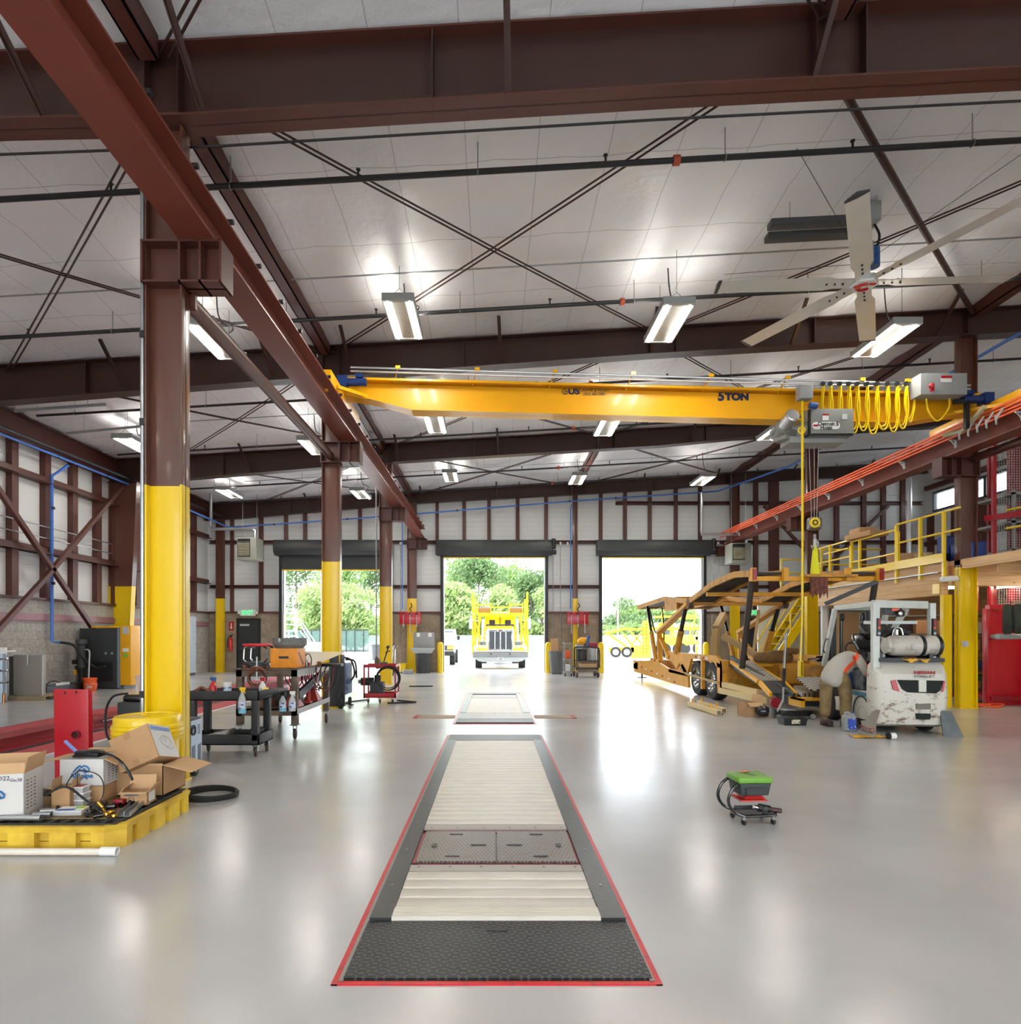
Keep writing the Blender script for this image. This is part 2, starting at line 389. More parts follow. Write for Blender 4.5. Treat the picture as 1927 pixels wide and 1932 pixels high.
RB = [ # bottom of each rafter, (x, z)
 [(-12,6.35),(-5.07,6.69),(-3.1,6.73),(1.89,7.03),(5.4,7.21),(10,7.45),(18,7.9)],
 [(-12,6.2),(-10.25,6.32),(-4.5,6.76),(-3.2,6.84),(3.2,7.3),(9.77,7.69),(18,8.1)],
 [(-12,6.25),(-9.57,6.39),(-3.3,6.9),(3.2,7.3),(5.1,7.41),(9.0,7.79),(18,8.2)],
 [(-12,6.3),(-10.55,6.37),(-3.3,7.0),(3.2,7.35),(6.8,7.56),(10,7.85),(18,8.25)]]
def zb(i, x):
    L = RB[i]
    for (a, za), (c, zc) in zip(L, L[1:]):
        if a <= x <= c: return za+(zc-za)*(x-a)/(c-a)
    return L[0][1]
NRF = ['nearest the camera, crossing the top of the picture', 'second from the camera, just above the yellow crane', 'third from the camera, seen below the crane girder', 'farthest, along the top of the back wall']
for i, y in enumerate(YS):
    if i == 3: y = 25.30
    t = thing('roof_rafter', 'deep brown steel roof rafter, '+NRF[i], 'steel beam', (0, y, zb(i, 0)), group='roof rafters')
    hw = .11 if i == 3 else .14
    L = RB[i]
    f = MB(); wv = MB(); st = MB()
    for (a, za), (c, zc) in zip(L, L[1:]):
        f.loft([[(x, y-hw, z), (x, y+hw, z), (x, y+hw, z+.022), (x, y-hw, z+.022)] for x, z in ((a, za), (c, zc))])
        f.loft([[(x, y-hw, z-.022), (x, y+hw, z-.022), (x, y+hw, z), (x, y-hw, z)] for x, z in ((a, zroof(a)-.02), (c, zroof(c)-.02))])
        wv.loft([[(x, y-.008, z), (x, y+.008, z), (x, y+.008, zroof(x)-.03), (x, y-.008, zroof(x)-.03)] for x, z in ((a, za), (c, zc))])
    f.build('flange', BROWN2 if i < 1 else BROWN, t); wv.build('web', BROWN, t)
    for x in [(-8.4), (-3.52), (-3.18), (-.62), (3.25), (3.75), (6.6), (9.75)]:
        MB().bx(x-.008, x+.008, y-hw+.01, y+hw-.01, zb(i, x), zroof(x)-.03).build('stiffener', BROWN, t)
    for x in [-10.6, -7.6, -4.55, -2.95, .12, 3.2, 6.1, 9.1, 12.2, 15.3]:
        if i == 3 and x < -8: continue
        m = MB(); dz = zroof(x)-.05-zb(i, x)
        m.bar((x, y-hw+.02, zb(i, x)+.03), (x-.05, y-.85 if i else y-1.05, zroof(x)+.0), .06, .012, (1,0,0))
        m.bar((x+.03, y-hw+.02, zb(i, x)+.03), (x-.02, y-.85 if i else y-1.05, zroof(x)+.0), .012, .055, (1,0,0))
        m.build('flange_brace', BROWN, t)

def column(x0, x1, y, top, m, label, br=None, base=True, d=.17, group='main building columns'):
    t = thing('steel_column', label, 'column', ((x0+x1)/2, y, 0), group=group)
    s = MB()
    s.bx(x0, x0+.02, y-d/2, y+d/2, 0, top).bx(x1-.02, x1, y-d/2, y+d/2, 0, top).bx(x0, x1, y-.008, y+.008, 0, top)
    s.build('shaft', m, t, bevel=.003)
    if base: MB().bx(x0-.015, x1+.015, y-d/2-.015, y+d/2+.015, 0, .02).build('base_plate', m, t)
    if br:
        k = MB(); sx0, sx1, z0, z1 = br
        hw = .14
        k.bx(sx0, sx1, y-hw, y+hw, z0, z0+.02).bx(sx0, sx1, y-hw, y+hw, z1-.02, z1)
        k.bx(sx0, sx1, y-.01, y+.01, z0, z1)
        e = sx1 if abs(sx1) < abs(sx0) else sx0
        mid = (x1+e)/2 if e > x1 else (x0+e)/2
        for xx in (e, x1, x0, mid): k.bx(xx-.012, xx+.012, y-hw, y+hw, z0, z1)
        k.build('runway_bracket', BROWN2, t)
    return t
nm = ['nearest', 'second', 'third', 'farthest']
for i, y in enumerate(YS):
    yy = y+.06 if i < 3 else 25.2
    column(-3.57, -3.19, yy, zb(i, -3.4), COLL, nm[i]+' column of the left row, '+('yellow and brown, behind the cardboard boxes' if i == 0 else 'yellow and brown, beside the steel work table' if i == 1 else 'yellow and brown, behind the red tool cart' if i == 2 else 'against the back wall behind the sink'), br=(-3.57, -2.77, 5.09, 5.52))
for i, y in enumerate(YS):
    yy = y+.05 if i < 3 else 25.2
    dx = 0 if i == 1 else .12
    column(9.66+dx, 10.02+dx, yy, zb(i, 9.9), COLR, nm[i]+' column of the right row, '+['brown and yellow, near the camera', 'right of the forklift', 'behind the car trailer and the hoist hook', 'narrow, at the back wall right of the doors'][i], br=(9.25, 10.02+dx, 4.80, 5.20))
column(3.26, 3.46, 25.2, zb(3, 3.3), COLL, 'slim column between the middle and right doorways behind the loaded cart', d=.15)
column(-11.46, -11.16, 25.2, zb(3, -11.2), COLL, 'slim column in the back left corner beside the black exit door', d=.2)
t = thing('steel_column', 'tapered wall column on the left wall behind the black compressor', 'column', (-11.6, 19.05, 0), group='main building columns')
s = MB()
for x0, x1 in ((-11.98, -11.96), ):
    s.bx(x0, x1, 18.94, 19.16, 0, 6.3)
s.loft([[(-11.42, 18.94, 0), (-11.42, 19.16, 0), (-11.40, 19.16, 0), (-11.40, 18.94, 0)], [(-11.12, 18.94, 6.3), (-11.12, 19.16, 6.3), (-11.10, 19.16, 6.3), (-11.10, 18.94, 6.3)]])
s.loft([[(-11.97, 19.04, 0), (-11.97, 19.06, 0), (-11.41, 19.06, 0), (-11.41, 19.04, 0)], [(-11.97, 19.04, 6.3), (-11.97, 19.06, 6.3), (-11.11, 19.06, 6.3), (-11.11, 19.04, 6.3)]])
s.build('shaft', COLL, t)

# crane runways
def runway(x0, x1, zb_, zt_, y0, y1, label, rail=True):
    t = thing('crane_runway_beam', label, 'steel beam', ((x0+x1)/2, y0, zb_), group='crane runways')
    xc = (x0+x1)/2
    MB().ibeam((xc, y0, (zb_+zt_)/2), (xc, y1, (zb_+zt_)/2), zt_-zb_, x1-x0, .024, .016).build('beam', RUNB, t)
    MB().chan((xc-.0, y0, zt_+.012), (xc, y1, zt_+.012), .03, .0).bx(xc-.17, xc+.17, y0, y1, zt_, zt_+.014).build('cap_channel', RUNB, t)
    MB().bx(xc-.03, xc+.03, y0, y1, zt_+.014, zt_+.075).build('rail', BROWN, t)
    y = y0+.4
    while y < y1:
        MB().cyl((x1-.03, y, zt_+.02), (x1+.035, y, zt_+.02), .028, n=8).build('rail_clip', PIPE, t); y += .78
    return t
runway(-3.19, -2.83, 5.52, 5.92, -4, 25.1, 'long brown crane runway beam along the left column row')
RR = runway(9.33, 9.69, 5.20, 5.62, -4, 24.9, 'long brown crane runway beam on the right with orange conductor bars')
for k in range(4): MB().cyl((9.24, -4, 5.50+.065*k), (9.24, 24.9, 5.50+.065*k), .022, n=6).build('conductor_bar', mat('orange_conductor', (240, 106, 62), 0.4), RR)
y = 3.0
while y < 24.6:
    cb = MB(); cb.bx(9.20, 9.34, y-.02, y+.02, 5.44, 5.46).bx(9.31, 9.34, y-.02, y+.02, 5.30, 5.46).bar((9.22, y, 5.45), (9.33, y, 5.32), .02, .012).build('conductor_bracket', LGREY, RR); y += 1.55
# round brace pipes along the column rows
MB().cyl((-3.22, 6.4, 5.02), (-3.38, 12.6, 5.22), .085, n=18).cyl((-3.22, 6.4, 5.02), (-3.22, 6.44, 5.02), .12, n=4).build('pipe', BROWN2, thing('pipe_strut', 'round brown pipe strut running from the nearest left column to the second one', 'pipe', (-3.3, 9.5, 4.93)))
MB().cyl((9.95, 12.6, 5.18), (9.95, 6.3, 5.18), .085, n=18).build('pipe', BROWN2, thing('pipe_strut', 'round brown pipe strut at the right edge, leaving the nearest right column bracket', 'pipe', (9.95, 9.5, 5.1)))
# eave struts under the roof along both column rows
for a, b_, lab in [(-4, 6.1, 'above the camera'), (6.4, 12.5, 'between the first and second rafters'), (12.8, 18.9, 'between the second and third rafters'), (19.2, 25.2, 'between the third rafter and the back wall')]:
    tag(MB().bx(-3.38, -3.36, a, b_, 7.26, 7.52).bx(-3.56, -3.36, a, b_, 7.26, 7.28).bx(-3.56, -3.54, a, b_, 7.26, 7.52).build('roof_strut', BROWN2), 'brown roof strut over the left columns, '+lab, 'steel beam', 'roof struts')
    if a in (-4, 19.2): tag(MB().bx(3.50, 3.52, a, b_, 7.66, 7.92).bx(3.32, 3.52, a, b_, 7.66, 7.68).bx(3.32, 3.34, a, b_, 7.66, 7.92).build('roof_strut', BROWN2), 'brown roof strut mid roof, '+lab, 'steel beam', 'roof struts')
    tag(MB().bx(9.98, 10.0, a, b_, 8.04, 8.3).bx(9.8, 10.0, a, b_, 8.04, 8.06).bx(9.8, 9.82, a, b_, 8.04, 8.3).build('roof_strut', BROWN2), 'brown roof strut over the right columns, '+lab, 'steel beam', 'roof struts')
# rod cross bracing, doubled
BX = [-10.0, -3.34, 3.34, 9.9]; pn = ['left', 'middle', 'right']
for j in range(-1, 3):
    ya = YS[j] if j >= 0 else -.15; yb = YS[j+1]
    for k in range(3):
        for d in (0, 1):
            xa, xb = (BX[k], BX[k+1]) if d == 0 else (BX[k+1], BX[k])
            single = (j == 0 and k == 2 and d == 0)
            if j == -1 and k == 0: continue
            r = MB()
            for o in ((-.055, .055) if not single else (0,)):
                pts = [(xa+(xb-xa)*q+o, ya+.1+(yb-ya-.2)*q, zroof(xa+(xb-xa)*q)-(.16+.04*math.sin(PI*q))) for q in (0, .25, .5, .75, 1)]
                r.tube(pts, .014 if not single else .045, 6)
            tag(r.build('brace_rod' if not single else 'brace_pipe', BROWN), ('doubled' if not single else 'thick')+' brace in the '+pn[k]+' roof bay '+['before rafter one', 'behind rafter one', 'behind rafter two', 'behind rafter three'][j+1]+', running far '+('right' if d == 0 else 'left'), 'brace', 'roof cross bracing')
# sprinkler mains with drop hangers
for k, D in enumerate([7.64, 10.87, 14.4, 17.5, 19.5, 21.6, 23.8]):
    t = thing('sprinkler_pipe', 'black sprinkler pipe slung level across the roof, '+ORD[k]+' from the camera', 'pipe', (0, D, 7.3), group='sprinkler pipes')
    MB().cyl((-10.8, D, zroof(-10.8)-.36), (17.5, D, zroof(17.5)-.36), .035 if k < 2 else .03, n=8).build('pipe', PIPE, t)
    for q in range(9):
        h = MB(); sp_ = MB()
        x = -9.9+3.1*q+(.4 if k == 0 else 0)
        h.cyl((x, D, zroof(x)-.39), (x, D, zroof(x)+.03), .008, n=5); h.torus((x, D, zroof(x)-.36), .045, .006, (1,0,0), n=10, k=4)
        x += 1.6; sp_.cyl((x, D, zroof(x)-.34), (x, D, zroof(x)-.25), .014, n=6).cyl((x, D, zroof(x)-.25), (x, D, zroof(x)-.24), .03, n=8)
        h.build('hanger', GALV, t); sp_.build('sprinkler_head', PIPE, t)
    MB().cyl((2.25, D, zroof(2.25)-.36), (2.33, D, zroof(2.33)-.36), .06, n=10).build('coupling', mat('orange_coupling', (190, 84, 50), .5), t)
for D, m, lab, x0 in [(6.5, PIPE, 'thin conduit clipped just behind the nearest rafter', -8), (10.1, GALV, 'thin electrical conduit feeding the nearest row of lights', -11), (16.0, GALV, 'thin electrical conduit feeding the second row of lights', -9), (22.0, GALV, 'thin electrical conduit feeding the third row of lights', -9)]:
    dz = -.08 if D > 7 else 0
    pts = [(x, D, (zroof(x)-.09) if D > 7 else zb(0, x)-.015) for x in (x0, -3, 1.9, 5.4, 10)]
    tag(MB().tube(pts, .014, 6).build('conduit', m), lab, 'pipe')
# ================================================================ WALL FRAMING
def stud(p0, p1, w, d, label, axis, grp):
    m = MB()
    if axis == 'B': m.bx(p0[0]-w/2, p0[0]+w/2, p0[1]-d, p0[1], p0[2], p1[2])
    else: m.bx(p0[0], p0[0]+d, p0[1]-w/2, p0[1]+w/2, p0[2], p1[2])
    return tag(m.build('wall_stud', BROWN2), label, 'steel post', grp)
sB = 45.2; ub = lambda u: (u-U0)/sB
zB = lambda v: EYE+(V0-v)/sB
top_l = [492, 539, 575, 679]; top_m = [825, 876, 923, 977, 1031]; top_r = [1134, 1180, 1227, 1276, 1322]; far_r = [1427, 1461, 1580, 1631, 1668, 1705]
k = 0
for u in [437, 492]:
    x = ub(u); stud((x, YB+.1, 2.44), (x, YB+.1, zroof(x)-.1), .17 if u == 492 else .14, .10, 'brown wall stud beside the exit door on the back wall, '+('left one' if u == 437 else 'right one'), 'B', 'back wall studs')
for L, lab in ((top_l[1:], 'left'), (top_m[1:], 'middle'), (top_r, 'right')):
    for q, u in enumerate(L):
        x = ub(u); stud((x, YB+.1, 5.3), (x, YB+.1, zroof(x)-.1), .15, .10, 'brown wall stud above the '+lab+' roller door, '+ORD[q]+' from the left', 'B', 'back wall studs')
x = ub(825); stud((x, YB+.1, 4.9), (x, YB+.1, zroof(x)-.1), .13, .10, 'brown wall stud just left of the middle roller door', 'B', 'back wall studs')
for q, u in enumerate(far_r):
    x = ub(u); stud((x, YB+.1, 0 if u == 1461 else 2.44), (x, YB+.1, zroof(x)-.1), .40 if u == 1461 else .18, .12, ('wide' if u == 1461 else 'brown')+' wall post on the back wall right of the doors, '+ORD[q]+' from the doors', 'B', 'back wall studs')
def girt(x0, x1, z, label, h=.14):
    tag(MB().chan((x0, YB+.1, z), (x1, YB+.1, z), h, .14, .02).bx(x0, x1, YB-.02, YB+.1, z-h/2, z-h/2+.02).build('wall_girt', BROWN2), label, 'steel rail', 'back wall girts')
SEG = [(XL+.1, -8.85, 'left of the left roller door'), (-4.5, -2.15, 'between the left and middle roller doors'), (2.2, 4.45, 'between the middle and right roller doors'), (8.8, 17.9, 'right of the right roller door')]
for a, c, l in SEG:
    girt(a, c, 5.42, 'upper brown girt on the back wall '+l)
    girt(a, c, 3.56, 'middle brown girt on the back wall '+l)
    tag(MB().bx(a, c, YB-.06, YB+.1, 2.44, 2.52).build('sill_plate', BROWN2), 'brown sill on top of the block masonry '+l, 'steel rail', 'back wall sills')
girt(5.1, 17.9, 7.05, 'highest brown girt, on the back wall under the rafter at right')
# left wall: wide vertical posts, level girts and the big cross brace
lw = [(932-u) for u in (12, 78, 132, 178, 214)]
LP = [13.6+.0, 14.9, 16.05, 17.35, 18.55, 20.3, 21.5, 22.7, 23.9, 12.2, 11.0]
LP = sorted([12*F/(U0-u) for u in (17, 80, 132, 178, 210)]+[12.9*1.0+.0-.0]+[20.3, 21.6, 22.9, 24.2])
LP = [p for p in LP if p > 13.2 or p < 12.95]
for q, y in enumerate(LP):
    stud((XL, y, 2.44), (XL, y, 6.5), .21 if y < 18.9 else .2, .16, 'brown post on the left wall, '+ORD[q]+' from the camera', 'L', 'left wall posts')
for z, l in ((5.62, 'upper'), (3.75, 'middle'), ):
    tag(MB().chan((XL+.16, 8, z), (XL+.16, 25.3, z), .18, -.14, .02).bx(XL+.0, XL+.30, 8, 25.3, z-.09, z-.07).build('wall_girt', BROWN2), l+' brown girt along the left wall', 'steel rail', 'left wall girts')
tag(MB().bx(XL, XL+.2, 8, 25.3, 2.44, 2.5).build('sill_plate', BROWN2), 'brown sill on the block masonry of the left wall', 'steel rail')
tag(MB().chan((XL+.14, 8, 1.98), (XL+.14, 25.3, 1.98), .2, -.16, .03).build('guard_rail', mat('mauve_steel', (150, 106, 112), .45)), 'mauve brown guard rail along the left block wall', 'steel rail')
tag(MB().ibeam((XL+.2, 8, 6.66), (XL+.2, 25.3, 6.66), .60, .3).build('eave_beam', BROWN2), 'brown eave beam along the top of the left wall', 'steel beam')
xw = XL+.42
def LWP(u, v): D = (xw)*F/(u-U0); return (xw, D, EYE+(V0-v)/F*D)
tag(MB().bar(LWP(-60, 840), LWP(176, 1187), .11, .11).build('wall_brace', BROWN2), 'brown diagonal wall brace descending toward the black compressor', 'brace', 'left wall cross brace')
a, c, e = LWP(-60, 1250), LWP(92, 1083), LWP(232, 916)
tag(MB().bar(a, c, .11, .11).bar(c, e, .11, .11).build('wall_brace', BROWN2), 'brown diagonal wall brace rising toward the back of the left wall', 'brace', 'left wall cross brace')
# right wall framing
for q in range(10):
    y = 25.0-1.32*q
    stud((XR-.16, y, 3.2), (XR-.16, y, 6.5), .22, .16, 'dark brown post on the right wall above the mezzanine, '+ORD[q]+' from the back', 'L', 'right wall posts')
for z, l in ((5.3, 'below'), (7.6, 'above')):
    tag(MB().bx(XR-.14, XR, 12, 25.3, z-.09, z+.09).build('wall_girt', BROWN2), 'brown girt on the right wall '+l+' the windows', 'steel rail')
tag(MB().bar((12.6, YB-.1, 3.2), (16.4, YB-.1, 6.9), .14, .10).build('wall_brace', BROWN2), 'brown diagonal brace on the back wall above the mezzanine', 'brace')
tag(MB().bar((14.6, YB-.2, 3.2), (11.2, YB-.2, 6.9), .14, .10).build('wall_brace', BROWN2), 'brown diagonal brace on the back wall, crossing the other above the mezzanine', 'brace')

# ================================================================ ROLLER DOORS
CURT = mat('charcoal_door_slat', (52, 56, 58), .45)
for i, (a, c) in enumerate(OPN):
    nmn = ['left', 'middle', 'right'][i]; zb_ = 4.22 if i == 0 else 4.74
    t = thing('roller_door', 'charcoal roller door rolled up over the '+nmn+' doorway'+(', curtain partly lowered' if i == 0 else ''), 'roller door', ((a+c)/2, YB, 4.2), group='roller doors')
    m = MB(); m.loft([[(x, YB-.02, 5.5), (x, YB-.38, 5.46), (x, YB-.46, 5.25), (x, YB-.44, 5.0), (x, YB-.3, 4.84), (x, YB-.02, 4.84)] for x in (a-.28, c+.28)])
    m.build('drum_hood', CURT, t, bevel=.01)
    k = MB(); z = zb_+.04
    while z < 4.9:
        k.bx(a-.05, c+.05, YB-.09, YB-.07, z, z+.07).bx(a-.05, c+.05, YB-.075, YB-.06, z+.07, z+.085); z += .085
    k.build('curtain', CURT, t)
    MB().bx(a-.05, c+.05, YB-.10, YB-.05, zb_, zb_+.05).build('bottom_bar', YEL, t)
    for x in (a-.14, c+.02):
        MB().bx(x, x+.12, YB-.13, YB+.02, 0, 4.85).build('guide_rail', BLACK, t)
    if i != 0: MB().box((c+.34, YB-.3, 5.25), (.18, .25, .3)).cyl((c+.34, YB-.42, 5.1), (c+.34, YB-.42, 5.5), .08).cyl((c+.25, YB-.35, 4.95), (c+.45, YB-.35, 4.95), .09).build('operator', BLACK, t, bevel=.008)
    MB().bx(c+.62, c+.70, YB-.06, YB, 5.3, 5.42).bx(c+.92, c+1.0, YB-.06, YB, 5.3, 5.42).build('junction_box', WHITEP, t)
    for xx in ((c+.36, c+.66, c+1.3) if i < 2 else (c+.4, c+.7)):
        MB().cyl((xx, YB-.03, 1.2), (xx, YB-.03, 5.3), .014, n=6).build('conduit', GALV, t)
# yellow bollards by the doorways
BOL = [(826, 831, 836, 'left of the middle doorway'), (0, 1034.5, 0, 'right of the middle doorway'), (0, 1134, 0, 'left of the right doorway'), (0, 1332, 0, 'right of the right doorway behind the trailer')]
b0 = None
for _, u, _, lab in BOL:
    x = ub(u)*24.9/25.45
    if b0 is None:
        b0 = MB().lathe([(.0, 1.26), (.06, 1.25), (.11, 1.20), (.125, 1.13), (.125, 0)], (x, 24.85, 0)).build('bollard', YEL); tag(b0, 'yellow bollard '+lab, 'bollard', 'yellow bollards'); z0 = b0.location.z
    else: dup(b0, (x, 24.85, 0), label='yellow bollard '+lab)
# exit doors, signs, extinguisher
def exitdoor(x0, x1, n):
    t = MB().bx(x0, x1, YB-.05, YB-.0, 0, 2.24).build('door_%d' % n, BLACK); struct(t)
    MB().bx(x0+.12, x1-.08, YB-.075, YB-.05, .02, 2.14).build('door_leaf', mat('black_door', (40, 42, 44), .5), t)
    MB().bx(x0+.16, x0+.55, YB-.085, YB-.07, 1.92, 2.0).build('notice', LGREY, t)
    MB().cyl((x0+.2, YB-.12, 1.0), (x1-.15, YB-.12, 1.0), .02).build('push_bar', STEEL, t)
exitdoor(ub(447), ub(492), 1); exitdoor(ub(1405), ub(1448), 2)
EXG = mat('exit_green', (40, 190, 110), .4, emit=(60, 220, 130), es=1.2)
for x, lab in ((ub(469), 'white exit sign with green letters over the black door at left'), (ub(1423), 'green exit sign over the dark door behind the trailer')):
    t = thing('exit_sign', lab, 'exit sign', (x, YB-.02, 2.36))
    MB().bx(x-.32, x+.32, YB-.10, YB-.06, 2.34, 2.60).build('case', WHITEP, t, bevel=.006)
    text('EXIT', .24, 'lettering', EXG, t, (x, YB-.105, 2.47), sx=1.0, bold=.006)
    for s_ in (-1, 1): MB().sph((x+s_*.37, YB-.09, 2.47), .06, 10).build('lamp', WHITEP, t)
x = ub(437); t = thing('fire_extinguisher', 'red fire extinguisher hanging on the block wall left of the exit door', 'fire extinguisher', (x, YB-.1, .75))
MB().lathe([(.01, .98), (.03, .95), (.035, .9), (.075, .86), (.08, .80), (.08, .40), (.07, .37), (0, .37)], (x, YB-.1, .5)).build('cylinder', mat('extinguisher_red', (206, 24, 28), .25, coat=.4), t)
MB().bx(x-.03, x+.05, YB-.13, YB-.07, 1.46, 1.54).bar((x-.02, YB-.1, 1.5), (x+.1, YB-.1, 1.58), .03, .015).build('valve_handle', BLACK, t)
MB().tube([(x-.03, YB-.1, 1.48), (x-.11, YB-.1, 1.4), (x-.12, YB-.1, 1.15), (x-.11, YB-.1, 1.0)], .012, 6, sm=4).build('hose', RUBBER, t)
t = thing('arrow_sign', 'red sign with a white down arrow above the fire extinguisher', 'sign', (x, YB-.02, 1.75))
MB().bx(x-.1, x+.1, YB-.03, YB-.0, 1.74, 2.10).build('panel', RED, t)
MB().bx(x-.02, x+.02, YB-.036, YB-.03, 1.86, 2.04).poly([(x-.06, YB-.036, 1.87), (x+.06, YB-.036, 1.87), (x, YB-.036, 1.78)], (0, .004, 0)).build('arrow', WHITE, t)
def heater(u0, u1, v0, v1, lab, D=23.6):
    a = P(u0, v1, D); c = P(u1, v0, D); t = thing('unit_heater', lab, 'heater', ((a.x+c.x)/2, D, a.z), group='unit heaters')
    HT = mat('khaki_heater', (150, 152, 142), .5)
    w = (c.x-a.x)
    MB().bx(a.x, c.x, D, D+.7, a.z, c.z).build('case', HT, t, bevel=.01)
    MB().bx(a.x+.05*w, a.x+.68*w, D-.02, D, a.z+.12, c.z-.05).build('outlet', BLACK, t)
    for i in range(8):
        z = a.z+.18+i*(c.z-a.z-.36)/8; MB().box((a.x+.365*w, D-.03, z), (.58*w, .05, .02), rx=.5).build('louvre', mat('louvre_beige', (178, 170, 140), .5), t)
    for i in range(7):
        xx = a.x+.08*w+i*.6*w/7+.02; MB().bx(xx, xx+.02, D-.04, D-.02, a.z+.14, c.z-.16).build('fin', HT, t)
    MB().tube([(c.x-.12, D+.2, c.z), (c.x-.12, D+.2, c.z+.3), (c.x-.3, D+.2, c.z+.36), (a.x-1.1, D+.2, c.z+.36), (a.x-1.1, D+.2, c.z+.5), (a.x-1.1, D+.2, 7.1)], .06, 10).build('vent_pipe', ALU, t)
    for s_ in (a.x+.1, c.x-.1): MB().cyl((s_, D+.3, c.z), (s_, D+.3, zroof(s_)-.1), .008, n=5).build('hanger_rod', GALV, t)
heater(447, 484, 1014, 1056, 'beige unit heater hanging in the back left corner')
heater(1381, 1418, 1024, 1062, 'beige unit heater hanging on the back wall right of the roller doors')

# ================================================================ AIR LINES
def line(pts, r, m, name, lab, cat='pipe', sm=0, clips=None):
    t = thing(name, lab, cat, pts[0]); MB().tube(pts, r, 8, sm=sm).build(name.split('_')[-1] if '_' in name else 'tube', m, t)
    if clips:
        for p in clips: MB().box(p, (.07, .07, .07)).build('clip', BLACK, t)
    return t
pp = [(-11.5, 10, 6.15), (-11.4, 20, 6.25), (-10.9, 25.0, 5.96), (-7, 25, 6.22), (-3.17, 25.0, 6.51), (3.3, 25.0, 7.04), (9.2, 25.0, 7.44)]
line(pp, .032, BLUEP, 'blue_air_line', 'blue air line sloping along the left wall and across the back wall', clips=[(-9, 25.0, 6.08), (-6, 25, 6.3), (-1.5, 25, 6.65), (1, 25, 6.85), (3.1, 25, 7.03), (5, 25, 7.16), (-11.45, 16, 6.21), (-11.43, 18, 6.23)])
line([(9.2, 25.0, 7.44), (10.2, 21, 7.35), (10.6, 12.6, 7.6), (11, 9, 7.7)], .035, BLUEP, 'blue_air_line', 'blue air line running forward high on the right over the mezzanine')
line([(-11.45, 16.4, 6.1), (-11.75, 16.2, 5.75), (-11.75, 16.2, 1.35), (-11.6, 16.3, 1.33)], .04, BLUEP, 'blue_air_drop', 'blue air pipe dropping down the left wall left of the compressor', clips=[(-11.72, 16.2, 4.9), (-11.72, 16.2, 2.9)])
line([(-11.6, 16.3, 1.33), (-11.45, 16.6, 1.25), (-11.35, 16.8, .9), (-11.1, 17.0, .62), (-10.85, 17.0, .66)], .035, RUBBER, 'air_hose', 'dark hose curving from the blue pipe to the compressor filter', 'hose', sm=6)
line([(-3.4, 24.97, 6.6), (-3.75, 24.97, 6.4), (-3.75, 24.97, 2.6)], .022, BLUEP, 'blue_air_drop', 'blue air drop beside the left hose reel box')
line([(3.2, 24.97, 6.9), (3.15, 24.97, 6.7), (3.15, 24.97, 2.6)], .022, BLUEP, 'blue_air_drop', 'blue air drop down the slim column above the right hose reel box')
line([(-3.62, 6.28, 7.2), (-3.62, 6.28, .0)], .022, GALV, 'grey_conduit', 'tall grey conduit strapped to the left side of the nearest column', clips=[(-3.6, 6.28, 4.6), (-3.6, 6.28, 3.7), (-3.6, 6.28, .9)])
line([(-3.2, 18.7, 6.4), (-3.45, 18.7, 6.45), (-3.62, 18.75, 6.2), (-3.62, 18.8, .8)], .02, GALV, 'grey_conduit', 'grey conduit down the third left column')
line([(-11.5, 9, 6.3), (-11.2, 25.1, 6.42)], .05, PIPE, 'black_main_pipe', 'black water main beside the blue air line on the left wall')
for u0, v0, u1, v1, lab in [(1411, 860, 1411, 1060, 'grey vent pipe by the right heater'), ]:
    pass
line([(12.9, 24.9, 3.0), (12.9, 24.9, 6.6), (13.1, 24.9, 7.0), (13.6, 24.9, 7.1), (14.5, 24.9, 7.1)], .17, mat('spiral_duct', (176, 180, 182), .25, metal=.8, bump=.4, bs=14), 'spiral_duct', 'shiny spiral duct rising up the back wall behind the hoist hook', 'duct', sm=5)
line([(15.0, 22.0, 3.2), (15.0, 22.0, 8.3)], .085, ALU, 'spiral_duct', 'foil wrapped duct rising behind the mezzanine railing', 'duct')

# ================================================================ HIGH BAY LIGHTS
def fixture(x, y, z, lab):
    t = thing('high_bay_light', lab, 'ceiling light', (x, y, z), group='high bay lights')
    hl, hw = .61, .24
    MB().bx(x-.20, x+.20, y-hl-.03, y+hl+.03, z+.075, z+.10).bx(x-hw-.02, x-hw, y-hl, y+hl, z, z+.1).bx(x+hw, x+hw+.02, y-hl, y+hl, z, z+.1).bx(x-hw-.02, x+hw+.02, y-hl-.06, y-hl, z, z+.12).bx(x-hw-.02, x+hw+.02, y+hl, y+hl+.04, z, z+.12).build('housing', GREYP, t)
    MB().bx(x-.11, x+.11, y-hl, y+hl, z+.01, z+.07).build('louvre', mat('perforated_steel', (120, 116, 108), .4, metal=.5, bump=.5, bs=160), t)
    for s_ in (-1, 1): MB().cyl((x+s_*.185, y-hl, z+.03), (x+s_*.185, y+hl, z+.03), .042, n=8).build('tube', TUBE, t)
    for s_ in (-1, 1):
        MB().tube([(x-.2, y+s_*.5, z+.1), (x, y+s_*.5, z+.28), (x+.2, y+s_*.5, z+.1)], .004, 4).cyl((x, y+s_*.5, z+.28), (x, y+s_*.5, zroof(x)-.03), .004, n=4).build('suspension_wire', PIPE, t)
    MB().tube([(x+.1, y, z+.1), (x+.25, y+.1, z+.3), (x+.05, y, (z+zroof(x))/2), (x, y, zroof(x)-.03)], .012, 6, sm=5).build('cord', PIPE, t)
    return t
FX = []
rown = ['nearest', 'second', 'third']
